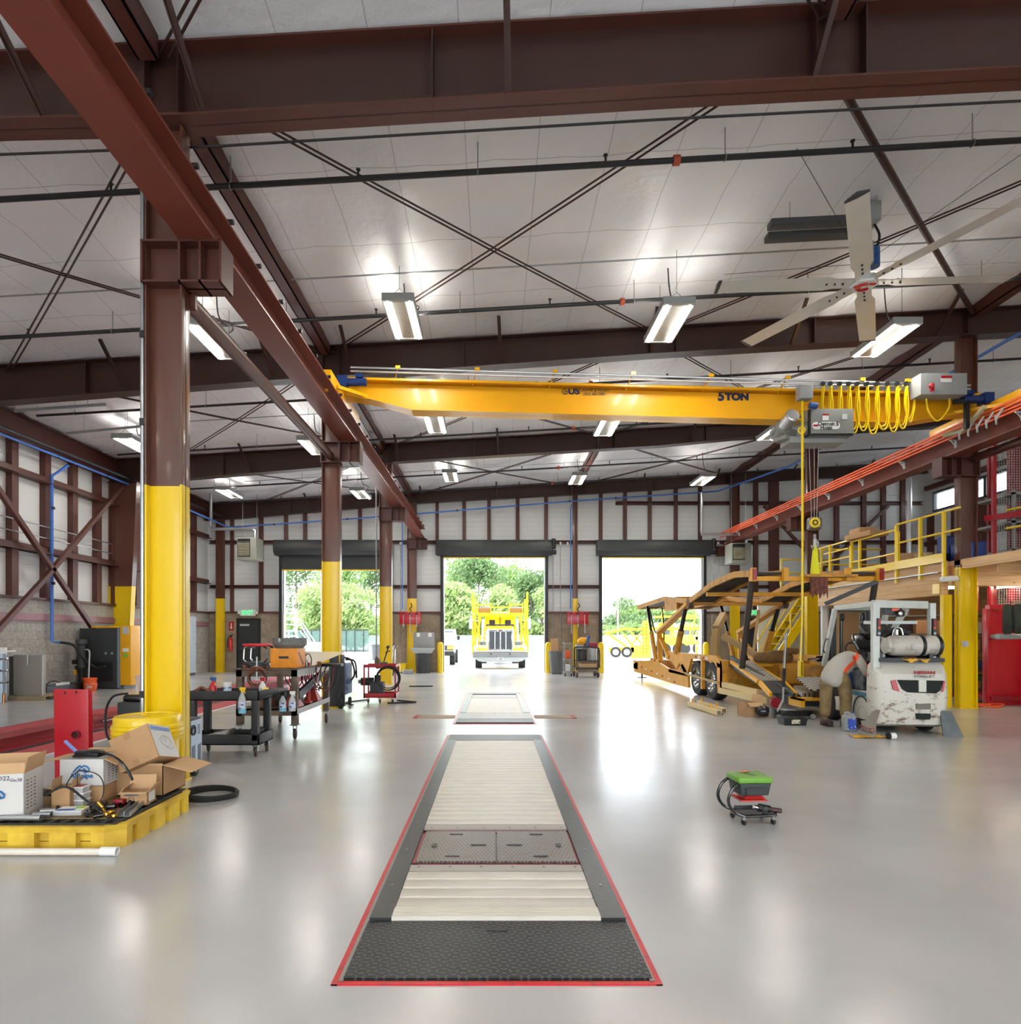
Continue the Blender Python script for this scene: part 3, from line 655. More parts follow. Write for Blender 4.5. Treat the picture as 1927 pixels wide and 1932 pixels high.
for r_, (y, zz) in enumerate([(10.5, [6.35, 6.55, 6.92, 6.86, 7.0]), (16.2, [6.55, 6.5, 7.1, 7.02, 6.9]), (21.9, [6.6, 6.57, 7.2, 7.1, 7.06])]):
    xs = [(-9.5), (-4.78), (-1.55), (3.0), (7.5)]
    for c_, x in enumerate(xs):
        if r_ == 0 and c_ == 0: continue
        yy, z = (11.4, 7.0) if (r_ == 0 and c_ == 4) else (y, zz[c_])
        if r_ == 0 and c_ == 4: x = 7.3
        fixture(x, yy, z, 'lit twin tube hanging light, '+rown[r_]+' row, '+ORD[c_-(1 if r_ == 0 else 0)]+' from the left')
for r_, y in enumerate((4.6, -1.2, -6.0)):  # unseen fixture rows added behind the camera to brighten the interior
    if r_ == 0: continue
    for x in (-9.5, -4.78, -1.55, 3.0, 7.5, 12.0): fixture(x, y, zroof(x)-.7, 'added unseen twin tube fill light behind the camera, row '+['', 'nearer', 'farther'][r_])
# unlit heater strip beside the fan
p = P(1465, 437, 9.0); q = P(1600, 420, 9.0)
t = thing('strip_light', 'dark grey double strip light hanging behind the big ceiling fan', 'ceiling light', (p.x, 9.0, p.z))
for k in range(2): MB().box(((p.x+q.x)/2+.1*k, 8.9+.32*k, (p.z+q.z)/2+.02*k), (q.x-p.x+.3, .16, .09), ry=-.05).build('housing', DGREY, t, bevel=.01)
MB().cyl((p.x+.2, 9.0, p.z), (p.x+.2, 9.0, zroof(p.x)-.02), .006, n=4).build('suspension_wire', GALV, t); MB().cyl((q.x, 9.0, q.z), (q.x, 9.0, zroof(q.x)-.02), .006, n=4).build('suspension_wire', GALV, t)

# ================================================================ BIG FAN
fx, fy, fz, FR = 5.58, 9.2, 6.82, 2.18
t = thing('ceiling_fan', 'large six blade industrial ceiling fan with a red and white hub at upper right', 'fan', (fx, fy, fz))
BL = mat('fan_blade_alloy', (214, 213, 208), .32, metal=.25, var=.04)
MB().cyl((fx, fy, fz-.02), (fx, fy, fz+.06), .2, n=6).build('hub', LGREY, t, bevel=.01)
MB().cyl((fx, fy, fz-.045), (fx, fy, fz-.02), .19, n=6).build('hub_cover', WHITE, t)
MB().tube([(fx+.09*math.cos(a), fy+.08*math.sin(a), fz-.05) for a in [k*.35 for k in range(1, 15)]], .028, 6).bx(fx-.14, fx-.03, fy-.02, fy+.02, fz-.055, fz-.045).bx(fx+.05, fx+.14, fy-.1, fy-.05, fz-.055, fz-.045).build('emblem', RED, t)
for k in range(6):
    a = math.radians(-123+60*k); ca, sa = math.cos(a), math.sin(a)
    def bp_(r, w, h): return Vector((fx+ca*r-sa*w, fy+sa*r+ca*w, fz+h))
    rings = []
    for r, wd_ in ((.16, .10), (.42, .10), (.55, .14), (FR-.05, .13)):
        rings.append([bp_(r, wd_, .030), bp_(r, wd_*.4, .052), bp_(r, -wd_*.5, .028), bp_(r, -wd_, -.012), bp_(r, -wd_*.4, .0), bp_(r, wd_*.5, .018)])
    MB().loft(rings).build('blade', BL, t)
    MB().loft([[p_ for p_ in [bp_(r, .135, .034), bp_(r, 0, .058), bp_(r, -.135, -.016), bp_(r, 0, .0)]] for r in (FR-.05, FR)]).build('blade_tip', DGREY, t)
    bl = MB()
    for r in (.3, .42, .54): bl.sph(bp_(r, 0, .0), .018, 6)
    bl.build('blade_bolt', PIPE, t)
MB().cyl((fx, fy, fz+.05), (fx, fy, fz+.3), .09).box((fx+.02, fy, fz+.42), (.16, .2, .34)).build('gearbox', GREYP, t, bevel=.01)
MB().cyl((fx+.18, fy+.05, fz+.28), (fx+.18, fy+.05, fz+.55), .09, n=14).build('motor', BLUE, t)
MB().cyl((fx, fy, fz+.55), (fx, fy, zroof(fx)-.25), .035).build('downrod', GREYP, t)
MB().bx(fx-.16, fx+.2, fy-.12, fy+.12, zroof(fx)-.3, zroof(fx)-.02).build('mount_box', GREYP, t, bevel=.01)
MB().tube([(fx+.1, fy, zroof(fx)-.2), (fx+.24, fy, fz+.75), (fx+.2, fy, fz+.55)], .018, 6, sm=5).build('cable', RUBBER, t)
for sx_, sy_ in ((-1.6, -1.2), (1.8, -1.4), (1.5, 1.5), (-1.5, 1.6)):
    MB().cyl((fx, fy, fz+.3), (fx+sx_, fy+sy_, zroof(fx+sx_)-.02), .004, n=4).build('guy_wire', PIPE, t)

# ================================================================ BRIDGE CRANE
cy = 12.0
t = thing('bridge_crane', 'yellow five ton bridge crane girder spanning both runways', 'crane', (3.3, cy, 5.9))
def gz(x): return 6.475-(x+2.9)*.026
xa, xb = -2.95, 9.55
g = MB(); H = .55
def gsec(x, h, y): return gz(x)
segs = [(xa, .30), (xa+.55, .36), (xa+1.35, H), (xb-1.6, H), (xb-.6, .36), (xb, .30)]
tf = MB(); bf = MB(); wb = MB()
for (x0, h0), (x1, h1) in zip(segs, segs[1:]):
    z0, z1 = gz(x0), gz(x1)
    tf.loft([[(x, cy-.14, z), (x, cy+.14, z), (x, cy+.14, z+.03), (x, cy-.14, z+.03)] for x, z in ((x0, z0), (x1, z1))])
    bf.loft([[(x, cy-.17, z), (x, cy+.17, z), (x, cy+.17, z+.03), (x, cy-.17, z+.03)] for x, z in ((x0, z0-h0), (x1, z1-h1))])
    wb.loft([[(x, cy-.01, zz0), (x, cy+.01, zz0), (x, cy+.01, zz1), (x, cy-.01, zz1)] for x, zz0, zz1 in ((x0, z0-h0, z0), (x1, z1-h1, z1))])
tf.build('top_flange', YELC, t); bf.build('bottom_flange', YELC, t); wb.build('web', YELC, t)
MB().chan((xa, cy-.0, gz(xa)+.03), (xb, cy, gz(xb)+.03), .0, .0).loft([[(x, cy-.2, z+.0), (x, cy+.2, z+.0), (x, cy+.2, z+.045), (x, cy-.2, z+.045)] for x, z in ((xa, gz(xa)), (xb, gz(xb)))]).build('cap_channel', YELC, t)
text('US', .17, 'lettering', NAVY, t, P(1083, 738.5, cy-.018), bold=.008, sx=1.15)
text('CRANE & HOIST', .085, 'lettering', NAVY, t, P(1122, 736, cy-.018), sx=.95)
text('(503) 682-5881', .075, 'lettering', NAVY, t, P(1122, 743.5, cy-.018), sx=.95)
text('5', .25, 'lettering', NAVY, t, P(1361, 748, cy-.018), bold=.012)
text('TON', .19, 'lettering', NAVY, t, P(1391, 749, cy-.018), bold=.012, sx=1.1)
pe = P(1066, 739, cy-.02); MB().torus(pe, .05, .006, (0,1,0), n=16, k=4).torus(pe+Vector((.02, 0, -.02)), .03, .006, (0,1,0), n=14, k=4).build('emblem', NAVY, t)
for x, lab in ((-2.98, 0), (9.48, 1)):
    z = gz(x)
    MB().bar((x, cy-1.15, z-.34), (x, cy+1.15, z-.34), .16, .22).build('end_truck', YELC, t, bevel=.01)
    for sy_ in (-1, 1): MB().cyl((x-.05, cy+sy_*1.0, z-.42), (x+.05, cy+sy_*1.0, z-.42), .11).build('wheel', DGREY, t)
    s_ = 1 if lab == 0 else -1
    MB().cyl((x+s_*.08, cy-.38, z-.14), (x+s_*.55, cy-.38, z-.14), .075).box((x+s_*.10, cy-.38, z-.14), (.18, .2, .2)).box((x+s_*.42, cy-.38, z-.02), (.14, .1, .08)).build('travel_motor', mat('motor_blue', (24, 52, 110), .35), t)
    MB().bar((x+s_*.1, cy-.8, z-.4), (x+s_*.5, cy-.1, z-.3), .06, .06).bar((x, cy-1.15, z-.4), (x, cy-1.15, z-.62), .05, .05).build('bumper_arm', YELC, t)
for k, (zo, r_) in enumerate(((.16, .022), (.09, .022))):
    MB().cyl((xa+.2, cy-.3, gz(xa)+zo+.02), (xb-.4, cy-.3, gz(xb)+zo), r_, n=8).build('festoon_track', ALU, t)
for u in (748, 897, 1043, 1190, 1336, 1480, 1620, 1705):
    x = (u-U0)/F*(cy-.25); MB().bar((x-.06, cy-.1, gz(x)-.02), (x+.04, cy-.32, gz(x)+.22), .05, .015, (1,0,0)).box((x+.04, cy-.32, gz(x)+.20), (.09, .04, .06)).build('track_bracket', YELC, t)
MB().bx(*[v for v in (P(1731, 0, 11.5).x, P(1818, 0, 11.5).x)], 11.4, 11.7, P(0, 748, 11.5).z, P(0, 708, 11.5).z).build('control_panel', GREYP, t, bevel=.01)
cz = P(1758, 728, 11.38); MB().sph(cz, .05, 8).box((cz.x+.01, cz.y, cz.z-.04), (.05, .04, .12)).build('disconnect_switch', RED, t)
cz = P(1786, 715, 11.395); MB().box(cz, (.2, .01, .12)).build('warning_label', WHITE, t); MB().box((cz.x, cz.y-.006, cz.z+.035), (.2, .01, .045)).build('warning_band', RED, t)
# festoon loops: each hanging loop of yellow cable
LU = [1553, 1567, 1585, 1602, 1618, 1636, 1655, 1675, 1693, 1710, 1722]
for k in range(len(LU)-1):
    u0, u1 = LU[k], LU[k+1]; dp = [70, 78, 66, 80, 76, 82, 74, 78, 72, 60][k % 10]
    for o in (0, 1):
        pa = P(u0+o*3, 728, cy-.32-o*.03); pb = P(u1+o*2, 728, cy-.32-o*.03); zz = -(dp+o*6)/F*cy
        MB().tube([pa, pa+Vector((-.03, 0, zz*.5)), pa+Vector((.02, 0, zz*.9)), (pa+pb)/2+Vector((0, 0, zz)), pb+Vector((-.02, 0, zz*.9)), pb+Vector((.03, 0, zz*.5)), pb], .014, 6, sm=5).build('festoon_cable', YEL, t)
    MB().cyl(P(u0, 724, cy-.36), P(u0, 724, cy-.24), .045, n=10).build('cable_trolley', BLACK, t)
a = P(1748, 752, 11.5); c = P(1792, 752, 11.5)
MB().tube([a, a+Vector((.05, 0, -.25)), (a+c)/2+Vector((0, 0, -.42)), c+Vector((-.02, 0, -.2)), c], .016, 6, sm=6).build('panel_cable', YEL, t)

# hoist hanging from the girder
hx0 = P(1518, 0, 11.8).x; hx1 = P(1601, 0, 11.8).x
t = thing('electric_hoist', 'grey electric chain hoist trolley under the yellow girder', 'hoist', ((hx0+hx1)/2, 11.9, 5.3))
HG = mat('hoist_grey', (128, 130, 126), .4)
MB().bx(hx0, hx1, 11.62, 11.68, P(0, 822, 11.65).z, P(0, 772, 11.65).z).bx(hx0, hx1, 11.62, 12.35, P(0, 822, 11.65).z, P(0, 822, 11.65).z+.04).bx(hx0, hx0+.04, 11.62, 12.35, P(0, 822, 11.65).z, P(0, 772, 11.65).z).bx(hx0+.03, hx1-.05, 12.3, 12.35, P(0, 822, 11.65).z, P(0, 765, 11.65).z).build('frame', HG, t, bevel=.01)
MB().cyl((hx0+.1, 11.98, 5.72), (hx1-.1, 11.98, 5.72), .16).cyl((hx0+.05, 11.98, 5.72), (hx0+.1, 11.98, 5.72), .2).build('drum', STEEL, t)
ma = P(1496, 783, 11.5); mb = P(1462, 826, 12.2)
MB().cyl(ma, ma+(mb-ma)*.45, .13, n=20).cyl(ma-(mb-ma)*.02, ma, .10, .12, n=20).build('motor', ALU, t)
MB().cyl(ma+(mb-ma)*.45, ma+(mb-ma)*.95, .16, .12, n=12).box(ma+(mb-ma)*.7+Vector((.1, 0, -.1)), (.3, .3, .2), rz=.4).cyl(ma+(mb-ma)*.5+Vector((-.12, 0, .0)), ma+(mb-ma)*.8+Vector((-.12, 0, 0)), .06).build('gearbox', HG, t, bevel=.01)
MB().bx(P(1486, 0, 11.9).x, P(1590, 0, 11.9).x, 11.8, 12.2, P(0, 838, 11.9).z, P(0, 826, 11.9).z).build('lower_frame', GREYP, t, bevel=.008)
pl = P(1559, 803, 11.61); MB().rbox(pl, (.53, .14, .01), .068, rx=PI/2).build('name_plate', WHITE, t)
text('Detroit', .105, 'lettering', BLACK, t, (pl.x, pl.y-.012, pl.z+.03), bold=.002, align='CENTER')
text('Hoist', .105, 'lettering', BLACK, t, (pl.x, pl.y-.012, pl.z-.045), bold=.002)
text('5', .11, 'lettering', BLACK, t, (pl.x+.21, pl.y-.012, pl.z+.03), bold=.004)
MB().box((pl.x-.2, pl.y-.008, pl.z), (.09, .006, .035)).build('logo_patch', RED, t)
w = P(1558, 787, 11.61); MB().box(w, (.12, .01, .12)).build('warning_label', WHITE, t); MB().box((w.x, w.y-.006, w.z+.045), (.12, .008, .03)).build('warning_band', RED, t)
w = P(1594, 786, 11.61); MB().box(w, (.1, .01, .1)).build('data_plate', LGREY, t)
a = P(1505, 755, 11.6); c = P(1530, 730, 11.6); MB().bx(a.x, c.x, 11.5, 11.68, a.z, c.z).build('junction_box', GREYP, t, bevel=.01)
w = P(1528, 764, 11.6); MB().cyl(w, w+Vector((.14, 0, -.02)), .06).build('trolley_motor', BLUE, t)
for du in (-11, 0, 9):
    MB().cyl(P(1537+du*.9, 838, 12.0), P(1537+du*.5, 980, 12.0), .007, n=5).build('wire_rope', STEEL, t)
hb = P(1537, 988, 12.0); MB().rbox(hb, (.25, .2, .25), .06).build('hook_block', STEEL, t, bevel=.02)
MB().cyl(hb+Vector((-.05, -.13, .0)), hb+Vector((-.05, -.1, .0)), .10, n=20).build('sheave_cover', YEL, t)
MB().torus(hb+Vector((-.05, -.132, 0)), .045, .012, (0,1,0), n=16, k=6).build('sheave_emblem', BLACK, t)
hk = P(1538, 1008, 12.0)
MB().cyl(hk, hk+Vector((0, 0, -.1)), .03).tube([hk+Vector((.0, 0, -.08)), hk+Vector((.06, 0, -.16)), hk+Vector((.05, 0, -.26)), hk+Vector((-.03, 0, -.29)), hk+Vector((-.07, 0, -.22))], .025, 8, sm=5).build('hook', STEEL, t)
tp = P(1538, 1022, 12.0); bt = P(1538, 1083, 12.0)
t = thing('lifting_sling', 'bright yellow webbing sling hanging from the hoist hook to the trailer deck', 'sling', bt)
MB().loft([[(tp.x-.02, 11.98, tp.z), (tp.x+.02, 11.98, tp.z), (tp.x+.02, 12.02, tp.z), (tp.x-.02, 12.02, tp.z)], [(tp.x-.045, 11.97, tp.z-.3), (tp.x+.045, 11.97, tp.z-.3), (tp.x+.045, 12.03, tp.z-.3), (tp.x-.045, 12.03, tp.z-.3)], [(bt.x-.07, 11.95, bt.z), (bt.x+.07, 11.95, bt.z), (bt.x+.07, 12.05, bt.z), (bt.x-.07, 12.05, bt.z)]]).build('webbing', mat('lime_yellow_webbing', (226, 226, 20), .6), t)
MB().cyl(tp+Vector((0, 0, .06)), tp+Vector((0, 0, -.12)), .03).build('sleeve', LGREY, t)
t = thing('pendant_control', 'yellow pendant control hanging on a long yellow cable from the hoist', 'crane control', P(1511, 1278, 11.3))
a = P(1514, 757, 11.6); 
MB().tube([a, P(1514, 800, 11.55), P(1514.5, 1000, 11.4), P(1514, 1150, 11.35), P(1511, 1246, 11.3)], .022, 8, sm=4).build('cable', YEL, t)
MB().torus(P(1513, 812, 11.55), .06, .014, (0,1,0), n=16, k=6).build('cable_knot', YEL, t)
a = P(1511, 1262, 11.3); MB().rbox(a, (.085, .09, .31), .02).build('case', YEL, t)
for k in range(7): MB().cyl((a.x, a.y-.05, a.z+.11-.036*k), (a.x, a.y-.04, a.z+.11-.036*k), .012, n=8).build('button', BLACK, t)
# collector arm on the right runway
a = P(1748, 795, 11.9)
t = thing('collector_arm', 'black bracket holding the current collectors on the orange conductor bars', 'bracket', (9.2, 11.9, 5.5))
MB().bar((9.0, 11.6, 6.0), (9.0, 11.6, 5.45), .07, .07).bar((8.75, 11.6, 5.95), (9.1, 11.6, 5.98), .06, .08).build('arm', BLACK, t)
MB().tube([(9.1, 11.3, 5.75), (9.15, 11.9, 5.5), (9.1, 12.3, 5.55)], .05, 6).build('guard', mat('tan_strut', (180, 172, 140), .5), t)
cm = MB()
for k in range(5): MB().tube([(9.2, 11.0+.22*k, 5.62), (9.12, 11.05+.22*k, 5.45), (9.2, 11.15+.22*k, 5.38), (9.22, 11.2+.22*k, 5.55)], .018, 6, sm=4).build('collector_shoe', LGREY, t)
# ================================================================ SERVICE PITS
TREAD, nt, b, N, LK = nodes_of('black_tread_plate')
tc = N('ShaderNodeNewGeometry'); sp = N('ShaderNodeSeparateXYZ'); LK(tc.outputs['Position'], sp.inputs[0])
def tread(nt, b, N, LK, sp, per, c1, c2, rough, metal):
    def w(sx, sy):
        a = N('ShaderNodeMath', operation='MULTIPLY'); a.inputs[1].default_value = sx; LK(sp.outputs['X'], a.inputs[0])
        c = N('ShaderNodeMath', operation='MULTIPLY_ADD'); c.inputs[1].default_value = sy; LK(sp.outputs['Y'], c.inputs[0]); LK(a.outputs[0], c.inputs[2])
        s = N('ShaderNodeMath', operation='SINE'); LK(c.outputs[0], s.inputs[0]); return s.outputs[0]
    k = 2*PI/per
    ck = N('ShaderNodeMath', operation='MULTIPLY'); LK(w(k/2, 0), ck.inputs[0]); LK(w(0, k/2), ck.inputs[1])
    sg = N('ShaderNodeMath', operation='SIGN'); LK(ck.outputs[0], sg.inputs[0])
    m1 = N('ShaderNodeMath', operation='MULTIPLY'); LK(w(k*1.0, k*1.0), m1.inputs[0]); LK(w(k*.5, -k*.5), m1.inputs[1])
    m2 = N('ShaderNodeMath', operation='MULTIPLY'); LK(w(k*1.0, -k*1.0), m2.inputs[0]); LK(w(k*.5, k*.5), m2.inputs[1])
    mx = N('ShaderNodeMath', operation='MAXIMUM'); LK(m1.outputs[0], mx.inputs[0]); LK(m2.outputs[0], mx.inputs[1])
    cl = N('ShaderNodeMapRange'); cl.inputs['From Min'].default_value = .35; cl.inputs['From Max'].default_value = .75; LK(mx.outputs[0], cl.inputs['Value'])
    mc = N('ShaderNodeMixRGB'); mc.inputs[1].default_value = lin(c1); mc.inputs[2].default_value = lin(c2); LK(cl.outputs[0], mc.inputs[0]); LK(mc.outputs[0], b.inputs['Base Color'])
    b.inputs['Roughness'].default_value = rough; b.inputs['Metallic'].default_value = metal
    bp = N('ShaderNodeBump'); bp.inputs['Strength'].default_value = .8; bp.inputs['Distance'].default_value = .004; LK(cl.outputs[0], bp.inputs['Height']); LK(bp.outputs['Normal'], b.inputs['Normal'])
tread(nt, b, N, LK, sp, .045, (44, 46, 48), (78, 80, 82), .38, .45)
TREADS, nt, b, N, LK = nodes_of('grey_tread_plate'); tc = N('ShaderNodeNewGeometry'); sp = N('ShaderNodeSeparateXYZ'); LK(tc.outputs['Position'], sp.inputs[0])
tread(nt, b, N, LK, sp, .040, (112, 104, 98), (152, 146, 140), .35, .55)
SLAT = mat('cream_aluminium_slat', (214, 206, 194), .4, var=.05, vs=5)
REDL = mat('red_line_paint', (196, 26, 38), .35, rgb2=(150, 26, 34), vs=20, lo=.5, hi=.75)
STRIP = mat('black_edge_strip', (44, 46, 48), .3, bump=.2, bs=70)
def slot(m, x, y, w, h, z=.0265): m.rbox((x, y, z), (w, h, .006), min(w, h)/2-.001)
def frame(t, y0, y1, x0=-.70, x1=.725):
    MB().bx(x0, x0+.028, y0, y1, 0, .006).build('red_border', REDL, t); MB().bx(x1-.028, x1, y0, y1, 0, .006).build('red_border', REDL, t)
    MB().bx(x0, x1, y0, y0+.026, 0, .0065).build('red_border', REDL, t)
    MB().bx(x0+.028, x0+.05, y0+.02, y1, 0, .012).bx(x1-.05, x1-.028, y0+.02, y1, 0, .012).bx(x0+.03, x1-.03, y1-.02, y1, 0, .012).build('steel_edge', STEEL, t)
def slats(t, y0, y1, n, first=False):
    d = (y1-y0)/n; MB().bx(-.53, .555, y0, y1, 0, .003).build('base_tray', mat('joint_dark', (60, 54, 48), .8), t)
    for k in range(n):
        a = y0+d*k
        m = MB(); m.loft([[(x, a+.007, .003), (x, a+.007, .017), (x, a+.014, .024), (x, a+d-.012, .024), (x, a+d-.004, .019), (x, a+d-.004, .003)] for x in (-.535, .56)])
        m.build('slat', SLAT, t)
t = thing('service_pit_cover', 'long near service pit cover with cream slats and red outline', 'pit cover', (0, 2.614, 0), group='service pits')
frame(t, 2.614, 9.18)
MB().bx(-.655, .69, 2.65, 3.18, 0, .014).build('front_plate', TREAD, t); m = MB(); slot(m, .018, 3.085, .11, .034, .0145); m.build('hand_slot', BLACK, t)
MB().bx(-.655, .69, 8.65, 9.14, 0, .022).build('rear_plate', TREAD, t)
for x0, x1 in ((-.65, -.537), (.562, .69)): MB().bx(x0, x1, 3.185, 8.64, 0, .028).build('edge_strip', STRIP, t)
for y in (3.6, 4.2, 4.8, 5.4, 6.0, 6.6):
    for x in (-.60, .63): MB().cyl((x, y, .028), (x, y, .031), .011, n=8).build('strip_bolt', STEEL, t)
m = MB(); m.bx(-.535, .56, 3.185, 3.31, 0, .03)
for k in range(6): m.bx(-.535, .56, 3.19+.02*k, 3.20+.02*k, .03, .033)
m.build('ribbed_slat', SLAT, t)
slats(t, 3.312, 3.83, 4); slats(t, 4.79, 8.62, 29)
GS = mat('grey_threshold', (168, 160, 152), .45)
MB().bx(-.535, .56, 3.835, 3.935, 0, .024).build('threshold', GS, t); MB().bx(-.535, .56, 4.67, 4.785, 0, .024).build('threshold', GS, t)
th = MB()
for y in (3.9, 4.70):
    for k in range(6): th.cyl((-.48+.2*k, y, .024), (-.48+.2*k, y, .027), .009, n=8)
th.build('screw', STEEL, t)
MB().bx(-.535, .565, 3.94, 3.985, 0, .012).bx(-.535, .565, 4.615, 4.665, 0, .012).bx(-.537, -.50, 3.94, 4.66, 0, .012).bx(.545, .575, 3.94, 4.66, 0, .012).build('red_hatch_frame', REDD, t)
for q, (x0, x1) in enumerate(((-.51, .014), (.022, .546))):
    h = MB().bx(x0, x1, 3.99, 4.61, 0, .026).build('hatch_plate', TREADS, t)
    m = MB(); s_ = 1 if q == 0 else -1; xc = (x0+x1)/2
    slot(m, xc-s_*.03, 4.08, .10, .022); slot(m, xc-s_*.03, 4.53, .10, .022); slot(m, xc+s_*.14, 4.30, .11, .024); slot(m, xc-s_*.17, 4.29, .04, .075)
    m.build('hand_slots', BLACK, h)
t = thing('service_pit_cover', 'far service pit cover in the floor near the doorways, with side channels', 'pit cover', (0, 10.39, 0), group='service pits')
frame(t, 10.39, 15.97)
MB().bx(-.655, .69, 10.44, 10.88, 0, .022).build('front_plate', TREAD, t)
for x0, x1 in ((-.65, .012), (.02, .69)): MB().bx(x0, x1, 10.9, 11.74, 0, .024).build('hatch_plate', TREADS, t)
for x0, x1 in ((-.65, -.537), (.562, .69)): MB().bx(x0, x1, 11.76, 15.5, 0, .028).build('edge_strip', STRIP, t)
slats(t, 11.77, 14.5, 20)
for x0, x1 in ((-.53, .012), (.02, .55)): MB().bx(x0, x1, 14.55, 15.3, 0, .024).build('hatch_plate', TREADS, t)
MB().bx(-.655, .69, 15.52, 15.94, 0, .022).build('rear_plate', TREAD, t)
for x0, x1, e in ((-1.47, -.72, -1.47), (.75, 1.5, 1.43)):
    MB().bx(x0, x1, 11.1, 11.5, 0, .008).build('side_channel', mat('brown_grate', (150, 126, 100), .6), t); MB().bx(e, e+.08, 11.08, 11.52, 0, .011).build('channel_end', REDD, t)

# red wheel runway of the alignment bay on the left
REDC = mat('red_floor_coating', (176, 62, 68), .55, var=.12, vs=30)
t = thing('alignment_track', 'red coated floor lane with a raised dark red steel track on the left', 'track', (-6.8, 12, 0))
MB().bx(-8.08, -5.62, 3, 22.5, 0, .004).build('floor_coating', REDC, t)
MB().bx(-6.82, -6.52, 3, 22, 0, .13).bx(-6.86, -6.48, 3, 22, .13, .145).bx(-6.52, -6.46, 3, 22, 0, .02).bx(-6.48, -6.36, 3, 22, 0, .012).build('raised_track', REDD, t)
MB().bx(-6.34, -6.20, 3, 22, .0, .006).build('dark_slot', BLACK, t)
MB().bx(-5.66, -5.60, 3, 22.5, 0, .006).build('white_edge', mat('pale_edge', (214, 206, 204), .5), t)
for y in (7.6, 11.2): MB().cyl((-6.49, y-1.1, .085), (-6.49, y, .085), .016).cyl((-6.49, y, .085), (-6.49, y+.15, .085), .009).build('air_cylinder', CHROME, t)

# ================================================================ OUTSIDE
GR = mat('yard_concrete', (190, 188, 182), .8, var=.06, vs=.5, bump=.2, bs=8)
struct(MB().bx(-70, 70, YB+.3, 110, -.3, -.02).build('yard_ground', GR))
struct(MB().bx(-70, 70, -60, YR-.2, -.3, -.02).build('yard_ground', GR))
GRASS = mat('verge_grass', (120, 150, 80), .9, var=.3, vs=3)
# leafy trees
def leafmat(nm_, a, c):
    m, nt, b, N, LK = nodes_of(nm_)
    n = N('ShaderNodeTexNoise', Scale=1.3, Detail=3.0); oi = N('ShaderNodeObjectInfo'); tc = N('ShaderNodeNewGeometry'); LK(tc.outputs['Position'], n.inputs['Vector'])
    r = N('ShaderNodeValToRGB'); r.color_ramp.elements[0].position = .35; r.color_ramp.elements[1].position = .65; r.color_ramp.elements[0].color = lin(a); r.color_ramp.elements[1].color = lin(c)
    LK(n.outputs['Fac'], r.inputs['Fac']); LK(r.outputs['Color'], b.inputs['Base Color']); b.inputs['Roughness'].default_value = .6
    tr = N('ShaderNodeBsdfTranslucent'); LK(r.outputs['Color'], tr.inputs['Color']); mx = N('ShaderNodeMixShader'); mx.inputs[0].default_value = .35
    out = nt.nodes['Material Output']; LK(b.outputs[0], mx.inputs[1]); LK(tr.outputs[0], mx.inputs[2]); LK(mx.outputs[0], out.inputs['Surface']); return m
LF = [leafmat('leaf_mid_green', (108, 136, 78), (152, 178, 110)), leafmat('leaf_pale_green', (128, 152, 92), (170, 190, 122)), leafmat('leaf_dark_green', (84, 108, 70), (122, 150, 94))]
BARK = mat('tree_bark', (110, 100, 88), .9)
rnd = random.Random(3)
def crown(blobs, n, ls):
    vs = []; fs = []
    tot = sum(b_[3]*b_[4]*b_[3] for b_ in blobs)
    for (bx_, by_, bz_, rx, rz) in blobs:
        for _ in range(int(n*rx*rz*rx/tot)):
            d = Vector((rnd.gauss(0,1), rnd.gauss(0,1), rnd.gauss(0,1))).normalized()*(rnd.random()**.33)
            p = Vector((bx_+d.x*rx, by_+d.y*rx, bz_+d.z*rz))
            a = Vector((rnd.gauss(0,1), rnd.gauss(0,1), rnd.gauss(0,1))).normalized(); c = a.orthogonal().normalized(); e = a.cross(c)
            l = ls*(.6+.8*rnd.random()); k = len(vs)
            vs += [p-c*l, p-e*l*.45, p+c*l, p+e*l*.45]; fs.append((k, k+1, k+2, k+3))
    m = MB(); m.v = [Vector(v) for v in vs]; m.f = [list(f) for f in fs]; m.m = [0]*len(fs); return m
def mktree(name, lab, x, y, h, w, m, seed, n=5200, group='trees beyond the yard', trunk=True, ls=.20, dense=9):
    rnd.seed(seed); t = thing(name, lab, 'tree' if trunk else 'bush', (x, y, 0), group=group)
    bl = []
    for k in range(dense):
        a = rnd.random()*6.28; q = rnd.random(); z = h*(.30+.58*q) if trunk else h*(.25+.45*q); rr = w*.5*(1-abs(q-.35))*.9
        bl.append((x+math.cos(a)*rr*rnd.random(), y+math.sin(a)*rr*rnd.random(), z, w*(.20+.14*rnd.random()), h*(.10+.07*rnd.random())*(1.5 if not trunk else 1)))
    crown(bl, n, ls).build('foliage', m, t, flat=True)
    tk = MB()
    tk.tube([(x, y, 0), (x+.1, y, h*.3), (x-.1, y+.1, h*.6), (x, y, h*.85)], [.16, .13, .09, .03] , 7)
    for b_ in bl[:5]: tk.cyl((x, y, min(b_[2]*.6, h*.5)), (b_[0], b_[1], b_[2]), .06, .02, n=5)
    tk.build('trunk', BARK, t)
    return t
def ux(u, D): return (u-U0)/F*D
